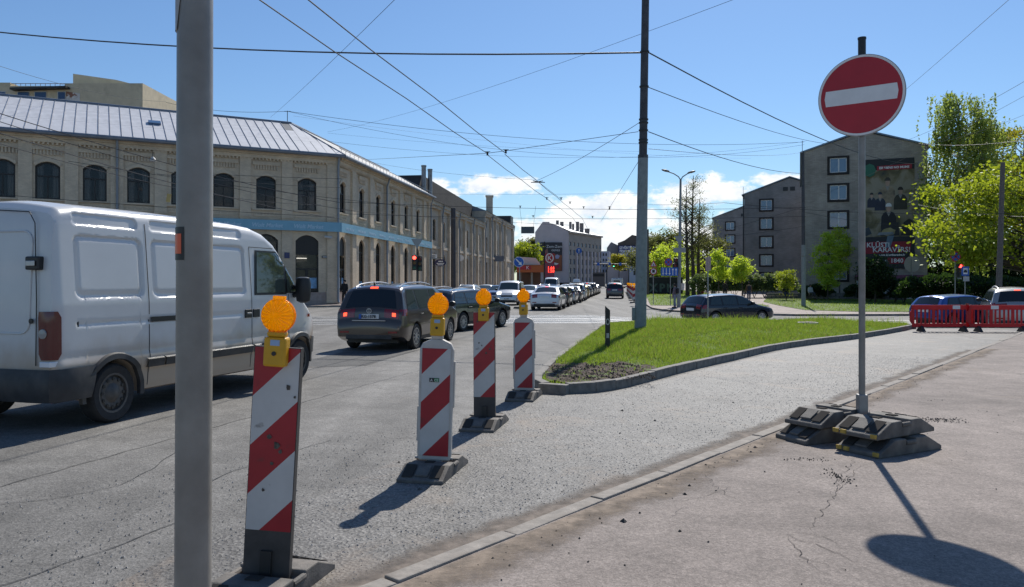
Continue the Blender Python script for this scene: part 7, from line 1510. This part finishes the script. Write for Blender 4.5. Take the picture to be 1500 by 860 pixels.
# fittings on the wires
def fitting(px, py, z, s=1.0):
    s *= .55
    t = thing('wire_hanger', 'small dark insulator hanger on a contact wire', 'insulator', at(px, py, z), 0, 'contact wire hangers'); m = MB(); m.lathe([(.02, -.12 * s), (.07 * s, -.1 * s), (.05 * s, 0), (.09 * s, .06 * s), (.02, .12 * s)], 8); m.build('insulator', M_BLACK, t); m = MB(); m.box(-.18 * s, .18 * s, -.012, .012, .1 * s, .13 * s); m.build('cross_bar', M_DARKSTEEL, t)
for a in ((714, 225, 25.8), (741, 222, 25.6), (762, 303, 44.6, .9), (855, 304, 44.7, .9), (893, 304, 44.8), (781, 317, 50.5), (868, 318, 50.6), (801, 291, 42), (822, 291, 44), (893, 306, 50), (835, 297, 47)): fitting(*a)
m = MB(); p = at(788, 265, 38); t = thing('trolley_frog', 'flat metal spreader bar hanging among the trolley wires', 'fitting', p); m.box(-.35, .35, -.03, .03, -.09, -.06); m.tube([(-.25, 0, 0), (.25, 0, -.08)], .02, 5); m.tube([(.25, 0, 0), (-.25, 0, -.08)], .02, 5); m.build('spreader', M_DARKSTEEL, t)
br = thing('roof_bracket', 'small cable bracket on the ridge end of the metal roof', 'bracket', at(421, 176, 61.3)); m = MB(); m.tube([(0, 0, -.3), (0, 0, .75)], .03, 6); m.tube([(-.25, 0, .7), (.25, 0, .7)], .025, 6); m.build('rod', M_DARKSTEEL, br)
sl_ = thing('hanging_lamp', 'white street lamp hanging on a wire before the upper windows', 'street lamp', at(224, 235, 42)); m = MB(); m.lathe([(.03, .2), (.12, .12), (.17, 0), (.15, -.06), (.001, -.07)], 12); m.build('lamp_head', M_HOUSE, sl_, smooth=True); m = MB(); m.tube([(0, 0, .2), (0, 0, .45)], .02, 5); m.build('hook', M_WIRE, sl_)
tg = thing('wire_tag', 'small yellow tag hanging on the wires before the corner building', 'tag', at(247, 290, 30)); m = MB(); m.box(-.08, .08, -.01, .01, -.16, .16, Matrix.Rotation(R(10), 4, 'Y')); m.build('plate', pm('tag_yellow', (.45, .33, .12), .6), tg)
# ================================================================ trees and shrubs
def leafmat(n, c, t, amt=.4, tw=.45): return pm('leaves_' + n, c, .55, island=amt, transl=(t, tw))
M_BARK = pm('bark', (.075, .06, .048), .9, nscale=6, namt=.35, bscale=15, bstr=.6); M_BARKB = pm('birch_bark', (.42, .40, .37), .8, nscale=4, namt=.2, n2=(3, (.04, .035, .03), .56, .05))
M_LM = leafmat('maple', (.19, .24, .02), (.46, .54, .03)); M_LB = leafmat('birch', (.20, .25, .06), (.42, .52, .09)); M_LL = leafmat('lime', (.25, .33, .04), (.66, .80, .06), .4, .55); M_LD = leafmat('dark', (.025, .05, .012), (.05, .1, .015)); M_LY = leafmat('yellow', (.22, .22, .02), (.5, .46, .03)); M_LT = leafmat('thin', (.09, .10, .03), (.2, .22, .05)); M_LH = leafmat('hedge', (.10, .14, .05), (.2, .28, .06)); M_LW = leafmat('blossom', (.42, .42, .36), (.5, .5, .4))
def bez(a, b, c, n=6): return [a.lerp(b, t).lerp(b.lerp(c, t), t) for t in [i / n for i in range(n + 1)]]
def tree(name, label, base, h, env, nclump, nleaf, lsize, leaf, bark=M_BARK, tr=.14, spread=.7, cat='tree', trunk_h=.9, weep=0.0, shell=.55, seed=1, bough=None, lean=(0, 0), nbr=None):
    """env: list of (cx,cy,cz,rx,ry,rz) ellipsoids relative to base; leaves hang in clumps joined to the trunk by limbs"""
    rs = np.random.RandomState(seed); rd = random.Random(seed); root = thing(name, label, cat, base); th = h * trunk_h
    tp_ = [Vector((lean[0] * t + .1 * math.sin(t * 5 + seed) * tr * 4, lean[1] * t + .1 * math.cos(t * 4 + seed) * tr * 4, th * t)) for t in [i / 10 for i in range(11)]]
    m = MB(); m.tube([tp_[0] + Vector((0, 0, -.15))] + tp_, [tr * 1.35] + [tr * (1.1 - .95 * i / 10) for i in range(11)], 10)
    vol = [e[3] * e[4] * e[5] for e in env]; cents = []
    for k in range(nclump):
        e = rd.choices(env, vol)[0]; v = rs.normal(size=3); v /= np.linalg.norm(v); r_ = rs.uniform(shell, 1.0) ** .6 if rd.random() < .75 else rs.uniform(.2, .9)
        cents.append(np.array([e[0] + v[0] * e[3] * r_, e[1] + v[1] * e[4] * r_, e[2] + v[2] * e[5] * r_]))
    for k, c in enumerate(cents):
        if nbr is not None and k >= nbr: break
        c = Vector(c); zt0 = min(th * .97, max(th * .18, c.z - .35 * (Vector((c.x, c.y)).length) - .4)); i = min(9, int(zt0 / th * 10)); s_ = tp_[i].lerp(tp_[i + 1], zt0 / th * 10 - i); mid = s_.lerp(c, .5) + Vector((0, 0, .12 * (c - s_).length)); rr_ = tr * (.42 - .3 * zt0 / th); m.tube(bez(s_, mid, c, 5), [rr_ * (1 - .85 * j / 5) + .004 for j in range(6)], 5)
        for q in range(2): e_ = c + Vector(rs.normal(size=3)) * spread * .6; m.tube([mid.lerp(c, .7), (c + e_) / 2 + Vector((0, 0, .05)), e_], [rr_ * .22 + .003, rr_ * .15 + .003, .003], 4)
    if bough:
        for pts, r0 in bough: m.tube(catmull(pts, 4), [r0 * (1 - .75 * i / (len(pts) * 4 - 4)) for i in range((len(pts) - 1) * 4 + 1)], 8)
    m.build('trunk', bark, root, smooth=True)
    per = nleaf // nclump; C = []
    for c in cents:
        if weep:
            ns = max(1, per // 22)
            for q in range(ns):
                o = c + rs.normal(size=3) * spread * np.array([1, 1, .5]); ln_ = rs.uniform(.5, 1) * weep; t = rs.uniform(0, 1, 22); C.append(o + np.stack([rs.normal(0, .05, 22) + .15 * np.sin(t * 4 + q), rs.normal(0, .05, 22), -t * ln_], 1))
        else:
            k = int(per * rs.uniform(.5, 1.5)); d = rs.normal(size=(k, 3)) * spread * rs.uniform(.6, 1.25) * np.array([1, 1, .62]); C.append(c + d)
    C = np.concatenate(C); C[:, 2] = np.maximum(C[:, 2], .15); np.random.seed(seed); link('crown', leaf_mesh('crown', C, lsize, leaf), root); return root
def gb(px, py, z=None):
    if z is None: p = gp(px, py); return Vector((p[0], p[1], gz(*p) + .12))
    x = (px - 750) / F_PX * z; return Vector((x, z, gz(x, z) + .1))
tree('birch_tree', 'tall weeping birch rising over the maple beside the poster gable', gb(1404, 0, 72), 20.5, [(.5, 0, 12.5, 3.7, 3.4, 7), (.1, 0, 17.2, 2.7, 2.6, 3.0), (1.8, 0, 14.5, 2.9, 2.6, 3.6), (.8, 0, 7, 2.8, 3, 3.5)], 120, 36000, .115, M_LB, M_BARKB, .26, .55, weep=2.6, seed=3)
mb = gb(1545, 0, 52); tree('maple_tree', 'broad yellow green maple with dark low boughs over the parked cars', mb, 11, [(-4.5, 0, 6.4, 5.2, 4, 3.3), (0, 0, 7.5, 6, 5, 4), (-7.5, 0, 4.6, 3.2, 3, 1.9), (-2.5, -1, 3.8, 5, 3, 1.5)], 95, 20000, .13, M_LM, M_BARK, .32, .66, seed=5, bough=[([Vector((0, 0, 1.6)), Vector((-1.6, 0, 2.6)), Vector((-4.0, -.3, 3.2)), Vector((-6.2, -.5, 3.4)), Vector((-8.6, -.5, 4.2))], .24), ([Vector((0, 0, 2.2)), Vector((-1.2, 0, 4.2)), Vector((-2.2, 0, 6.0)), Vector((-3.0, 0, 8))], .16)])
tree('maple_tree', 'yellow leaved tree behind the birch at the edge of the blocks', gb(1500, 0, 88), 20.5, [(0, 0, 14, 4.6, 4, 6), (0, 0, 9, 5, 4, 4)], 80, 22000, .17, M_LY, seed=8, tr=.25, spread=.8)
tree('maple_tree', 'small yellow tree peeping between poster gable and birch', gb(1352, 0, 92), 12.5, [(0, 0, 8.5, 2.6, 2.5, 4)], 26, 6000, .15, M_LY, seed=9, tr=.16, spread=.6)
tree('lime_tree', 'bushy young lime on the lawn before the poster gable', gb(1213, 439), 6.7, [(0, 0, 3.9, 1.1, 1.1, 2.5), (.05, 0, 2.7, 1.35, 1.3, 1.5)], 52, 8500, .08, M_LL, tr=.06, spread=.26, seed=11)
tree('lime_tree', 'slender pale lime behind the bushy one on the lawn', gb(1230, 436.5), 7.3, [(0, 0, 4.7, .95, 1.0, 2.6)], 36, 4200, .085, M_LL, tr=.06, spread=.3, seed=12)
tree('lime_tree', 'dark young tree standing behind the no entry post', gb(1282, 0, 66), 4.7, [(0, 0, 2.7, 1.0, 1.1, 1.6)], 36, 7000, .09, M_LD, tr=.08, spread=.35, seed=13)
tree('lime_tree', 'young lime with round crown in front of the long hedge', gb(1087, 0, 70), 4.6, [(0, 0, 3.0, 1.0, 1.0, 1.0), (.25, 0, 3.9, .6, .6, .7), (-.5, 0, 2.6, .6, .6, .6)], 26, 3600, .08, M_LL, tr=.06, spread=.24, seed=14)
tree('lime_tree', 'young lime with taller narrow crown beside the concrete pillar', gb(1053, 0, 72), 4.8, [(0, 0, 3.1, .95, .9, 1.2), (-.2, 0, 4.1, .55, .6, .7), (.5, 0, 2.4, .5, .5, .6)], 26, 3600, .08, M_LL, tr=.06, spread=.24, seed=15)
tree('lime_tree', 'small bright yellow green sapling at the end of the low wall', gb(1152, 0, 72), 3.3, [(0, 0, 1.95, .75, .7, 1.25)], 22, 2600, .07, M_LM, tr=.04, spread=.25, seed=16)
for i, (px, z, h, lb) in enumerate(((1006, 88, 13, 'tall sparse tree with leafless top, slimmest of the trunks by the path'), (1015, 90, 14.6, 'tall sparse tree with leafless top, tallest of the trunks by the path'), (1024, 92, 12, 'tall sparse tree with leafless top, last of the trunks by the path'))):
    tree('poplar_tree', lb, gb(px, 0, z), h, [(0, 0, h * .62, 1.9, 1.8, h * .36)], 55, 2600, .07, M_LT, tr=.24, spread=.42, seed=20 + i, trunk_h=.97)
tree('garden_tree', 'pale green tree behind the graffiti wall', gb(970, 0, 125), 10.5, [(0, 0, 6.4, 4, 3, 3.8)], 50, 9000, .16, M_LT, tr=.2, spread=.7, seed=30)
tree('garden_tree', 'olive tree behind the roadworks sign', gb(950, 0, 140), 9.5, [(0, 0, 6, 3.5, 3, 3)], 40, 7000, .17, M_LT, tr=.2, spread=.7, seed=31)
tree('garden_tree', 'pale green tree between the tall sparse trunks and the far block', gb(1036, 0, 128), 11, [(0, 0, 6, 3.2, 3, 4)], 45, 8000, .15, M_LT, tr=.2, spread=.65, seed=32)
tree('garden_tree', 'low leafy tree behind the double lamp', gb(990, 0, 112), 8, [(0, 0, 4.5, 3.6, 3, 3)], 40, 8000, .14, M_LL, tr=.18, spread=.6, seed=33)
tree('street_tree', 'bright yellow green tree beyond the filling station', gb(768, 0, 215), 13.5, [(0, 0, 8.5, 5, 4, 4.2)], 45, 7000, .3, M_LM, tr=.3, spread=.9, seed=40)
tree('street_tree', 'small yellow green tree before the blue billboard', gb(907, 0, 260), 11.5, [(0, 0, 8.6, 2.4, 2.2, 2.6)], 24, 3000, .3, M_LY, tr=.2, spread=.7, seed=41)
tree('street_tree', 'dark green tree behind the pale corner house', gb(778, 0, 245), 17, [(0, 0, 11, 4.6, 4, 4.5)], 40, 6000, .32, M_LT, tr=.3, spread=.9, seed=42)
def bush(label, base, env, n, ls, leaf, seed, name='shrub', extra=None):
    rs = np.random.RandomState(seed); t = thing(name, label, 'hedge' if name == 'hedge' else 'shrub', base); m = MB()
    C = []
    tot = sum(e[3] * e[5] for e in env)
    for e in env:
        k = int(n * e[3] * e[5] / tot); v = rs.normal(size=(k, 3)); v /= np.linalg.norm(v, axis=1)[:, None]; v[:, 2] = np.where(v[:, 2] < -.3, -v[:, 2], v[:, 2]); r_ = rs.uniform(.72, 1.06, k)[:, None]; bump = 1 + .12 * np.sin(v[:, :1] * 9 + seed) * np.cos(v[:, 2:] * 7); C.append(np.array(e[:3]) + v * np.array(e[3:]) * r_ * bump)
        for q in range(4): a = rs.uniform(0, 6.28); m.tube([(e[0], e[1], 0), (e[0] + math.cos(a) * e[3] * .4, e[1] + math.sin(a) * e[4] * .4, e[2]), (e[0] + math.cos(a) * e[3] * .7, e[1] + math.sin(a) * e[4] * .7, e[2] + e[5] * .5)], [.03, .02, .008], 5)
    m.build('stems', M_BARK, t); np.random.seed(seed); C = np.concatenate(C); C = C[C[:, 2] > 0.02]
    link('foliage', leaf_mesh('foliage', C, ls, leaf), t)
    if extra: k = len(C) // 6; sel = C[C[:, 2] > np.percentile(C[:, 2], 45)]; sel = sel[rs.choice(len(sel), min(k, len(sel)), False)]; link('blossom', leaf_mesh('blossom', sel + rs.normal(0, .03, sel.shape), ls * .7, extra), t)
    return t
for i, (px, z, h, w_, lb) in enumerate(((1385, 82, 6.5, 4.2, 'dense dark tree behind the round sign back'), (1440, 84, 7, 4.6, 'dense dark tree behind the bus stop sign'), (1500, 82, 6.5, 4.6, 'dense dark tree behind the leaning pole'), (1560, 80, 8, 5, 'dense dark tree beyond the parked cars'))):
    tree('garden_tree', lb, gb(px, 0, z), h, [(0, 0, h * .48, w_, 3, h * .5)], 45, 9000, .17, M_LD, tr=.2, spread=.8, seed=70 + i)
hb = gb(1090, 0, 80); bush('long flowering hedge with pale tops in front of the grey blocks', hb, [(x, .3 * math.sin(x * 3), 1.15 + .12 * math.sin(x * 2.2), 1.5, 1.3, 1.25 + .15 * math.cos(x * 1.7)) for x in [-4.2 + 1.05 * i for i in range(9)]], 26000, .09, M_LH, 50, 'hedge', M_LW)
for i, (px, z, w_, h, lb) in enumerate(((1310, 66, 1.6, 1.9, 'dark shrub left of the round sign back'), (1345, 62, 1.7, 2.0, 'dark shrub behind the round sign back'), (1378, 62, 1.8, 2.2, 'dark shrub between round sign back and bus stop'), (1262, 70, 1.5, 1.4, 'low dark shrub behind the lawn limes'), (1195, 74, 1.6, 1.3, 'low dark shrub by the gable base'), (1430, 64, 2.2, 2.0, 'dark shrub behind the bus stop sign'), (1475, 64, 2.2, 2.0, 'dark shrub under the leaning pole'))):
    bush(lb, gb(px, 0, z), [(0, 0, h * .5, w_, w_ * .8, h * .62), (w_ * .5, 0, h * .4, w_ * .7, w_ * .7, h * .5)], 5000, .10, M_LD, 60 + i)
# ================================================================ people
def person(label, base, hd, top, legs, skin=(.42, .27, .20), hair=(.03, .022, .018), hgt=1.72, sit=False, bag=None, stride=.08, long_coat=False, cap=None, arm=(0, 0)):
    t = thing('person', label, 'person', base, R(-hd)); k = hgt / 1.72   # local +Y is where the person faces
    hipz = .48 if sit else .92
    def skinmesh(name, V, E, Rr, mat, parent):
        me = bpy.data.meshes.new(name); me.from_pydata([tuple(c * k for c in v) for v in V], E, []); me.materials.append(mat); o = link(name, me, parent); o.modifiers.new('skin', 'SKIN').use_smooth_shade = True
        for i, r_ in enumerate(Rr): sv = me.skin_vertices[0].data[i]; sv.radius = (r_[0] * k, r_[1] * k) if hasattr(r_, '__len__') else (r_ * k, r_ * k); sv.use_root = i == 0
        s2 = o.modifiers.new('sub', 'SUBSURF'); s2.levels = 1; s2.render_levels = 2; return o
    dz = hipz - .92; V = [(0, 0, .95 + dz), (0, .01, 1.15 + dz), (0, .0, 1.38 + dz), (0, .0, 1.47 + dz), (0, .015, 1.54 + dz), (0, .03, 1.62 + dz), (0, .02, 1.70 + dz)]; E = [(i, i + 1) for i in range(6)]; Rr = [(.15, .11), (.13, .10), (.16, .10), .05, .055, .085, .06]
    limbs = {}
    for sd in (-1, 1):
        a0 = len(V); sw = arm[0] if sd < 0 else arm[1]
        V += [(sd * .18, 0, 1.40 + dz), (sd * .235, .02 - sw * .1, 1.14 + dz), (sd * .235, .1 + sw * .25, .92 + dz + abs(sw) * .15), (sd * .225, .12 + sw * .3, .86 + dz + abs(sw) * .17)]; E += [(2, a0), (a0, a0 + 1), (a0 + 1, a0 + 2), (a0 + 2, a0 + 3)]; Rr += [.065, .05, .036, .035]; h = a0 + 3
        for j in range(5):
            f0 = len(V); fx = (-.032 + .016 * j) if j else -.03 * 1; ln_ = (.04, .075, .082, .078, .06)[j]
            yj = .12 + sw * .3 + (j - 2) * .017; V += [(sd * (.222 - (.03 if j == 0 else 0)), yj + (.015 if j == 0 else 0), .81 + dz + abs(sw) * .17), (sd * (.215 - (.03 if j == 0 else 0)), yj + .008, .81 - ln_ + dz + abs(sw) * .17)]; E += [(h, f0), (f0, f0 + 1)]; Rr += [.011, .009]
        l0 = len(V); st = stride * sd
        if sit: V += [(sd * .10, .02, .48), (sd * .12, .45, .50), (sd * .12, .47, .10), (sd * .12, .60, .05)]
        else: V += [(sd * .09, 0, .90), (sd * .10, .03 + st * .5, .50), (sd * .10, st, .09), (sd * .11, st + .15, .045)]
        E += [(0, l0), (l0, l0 + 1), (l0 + 1, l0 + 2), (l0 + 2, l0 + 3)]; Rr += [.09, .06, .042, .038]; limbs[sd] = (a0, l0)
    body = skinmesh('body', V, E, Rr, pm('skin_%d' % int(skin[0] * 100), skin, .55), t)
    # coat: torso and sleeves
    cm = pm('cloth_%s' % '_'.join('%02d' % int(c * 100) for c in top), top, .85, nscale=20, namt=.2)
    CV = [(0, 0, (.72 if long_coat else .86) + dz), (0, .01, 1.12 + dz), (0, 0, 1.38 + dz), (0, 0, 1.47 + dz)]; CE = [(0, 1), (1, 2), (2, 3)]; CR = [(.185, .14), (.165, .125), (.19, .12), .065]
    if sit: CV[0] = (0, .0, .44)
    for sd in (-1, 1): a0 = limbs[sd][0]; i = len(CV); CV += [V[a0], V[a0 + 1], V[a0 + 2]]; CE += [(2, i), (i, i + 1), (i + 1, i + 2)]; CR += [.085, .066, .05]
    skinmesh('coat', CV, CE, CR, cm, t)
    lm = pm('trousers_%s' % '_'.join('%02d' % int(c * 100) for c in legs), legs, .85, nscale=20, namt=.2); TV = [(0, 0, .96 + dz)]; TE = []; TR = [(.165, .12)]
    for sd in (-1, 1): l0 = limbs[sd][1]; i = len(TV); TV += [V[l0], V[l0 + 1], V[l0 + 2]]; TE += [(0, i), (i, i + 1), (i + 1, i + 2)]; TR += [.105, .08, .065]
    skinmesh('trousers', TV, TE, TR, lm, t)
    m = MB()
    for sd in (-1, 1): a = Vector(V[limbs[sd][1] + 2]); b = Vector(V[limbs[sd][1] + 3]); m.tube([Vector((a.x, a.y - .07, .045)) * k, Vector((a.x, a.y + .02, .055)) * k, Vector((b.x, b.y, .045)) * k, Vector((b.x, b.y + .04, .035)) * k], [.04 * k, .048 * k, .045 * k, .02 * k], 8)
    m.build('shoes', pm('shoe', (.03, .03, .03), .6), t, smooth=True)
    hz = 1.66 + dz; m = MB(); m.lathe([(.03, .10), (.075, .075), (.098, .02), (.10, -.04), (.085, -.085), (.06, -.10)], 12, Matrix.Translation(Vector((0, -.005, hz)) * k) @ Matrix.Rotation(R(-18), 4, 'X') @ Matrix.Diagonal((k * .95, k * 1.1, k, 1))); m.build('hair' if not cap else 'cap', pm('hair_dark' if not cap else 'cap_dark', hair if not cap else cap, .8), t, smooth=True)
    m = MB()
    for sd in (-1, 1): m.lathe([(.004, -.006), (.011, 0), (.004, .006)], 6, Matrix.Translation(Vector((sd * .033, .105, 1.63 + dz)) * k) @ Matrix.Rotation(R(90), 4, 'X'))
    m.build('eyes', M_BLACK, t); m = MB(); m.tube([Vector((0, .105, 1.62 + dz)) * k, Vector((0, .13, 1.585 + dz)) * k], [.008, .014], 6); m.build('nose', pm('skin_%d' % int(skin[0] * 100), skin, .55), t)
    if bag: m = MB(); m.box(-.15 * k, .15 * k, -.27 * k, -.11 * k, (1.02 + dz) * k, (1.42 + dz) * k); m.build('backpack', pm('bag_%d' % int(bag[0] * 100), bag, .8), t, bevel=.05)
    return t
person('person in black clothes and cap standing at the corner building entrance', Vector((-11.6, 53.0, .12)), 200, (.012, .012, .014), (.012, .012, .014), cap=(.015, .015, .017), long_coat=True)
person('person in a grey purple coat with backpack waiting by the double lamp', Vector((11.55, 54.2, gz(11.55, 54.2) + .12)), 300, (.16, .13, .15), (.20, .23, .30), bag=(.015, .015, .02), long_coat=True)
person('person in dark clothes walking on the path before the hedge', gb(1062, 438), 20, (.02, .02, .022), (.02, .02, .022), hgt=1.78, stride=.18)
person('person in a tan coat and jeans with dark bag walking away along the path', gb(1097, 440), 10, (.17, .10, .07), (.04, .06, .12), bag=(.02, .022, .04), stride=.16, hair=(.05, .03, .02))
person('person in white sitting on the low stone wall', Vector((gp(1186, 439)[0], gp(1186, 439)[1] - .15, .18)), 160, (.5, .5, .5), (.05, .05, .06), sit=True)
person('person in a dark jacket sitting on the low stone wall near the sapling', Vector((gp(1150, 439)[0], gp(1150, 439)[1] - .15, .18)), 190, (.02, .022, .03), (.04, .05, .08), sit=True)
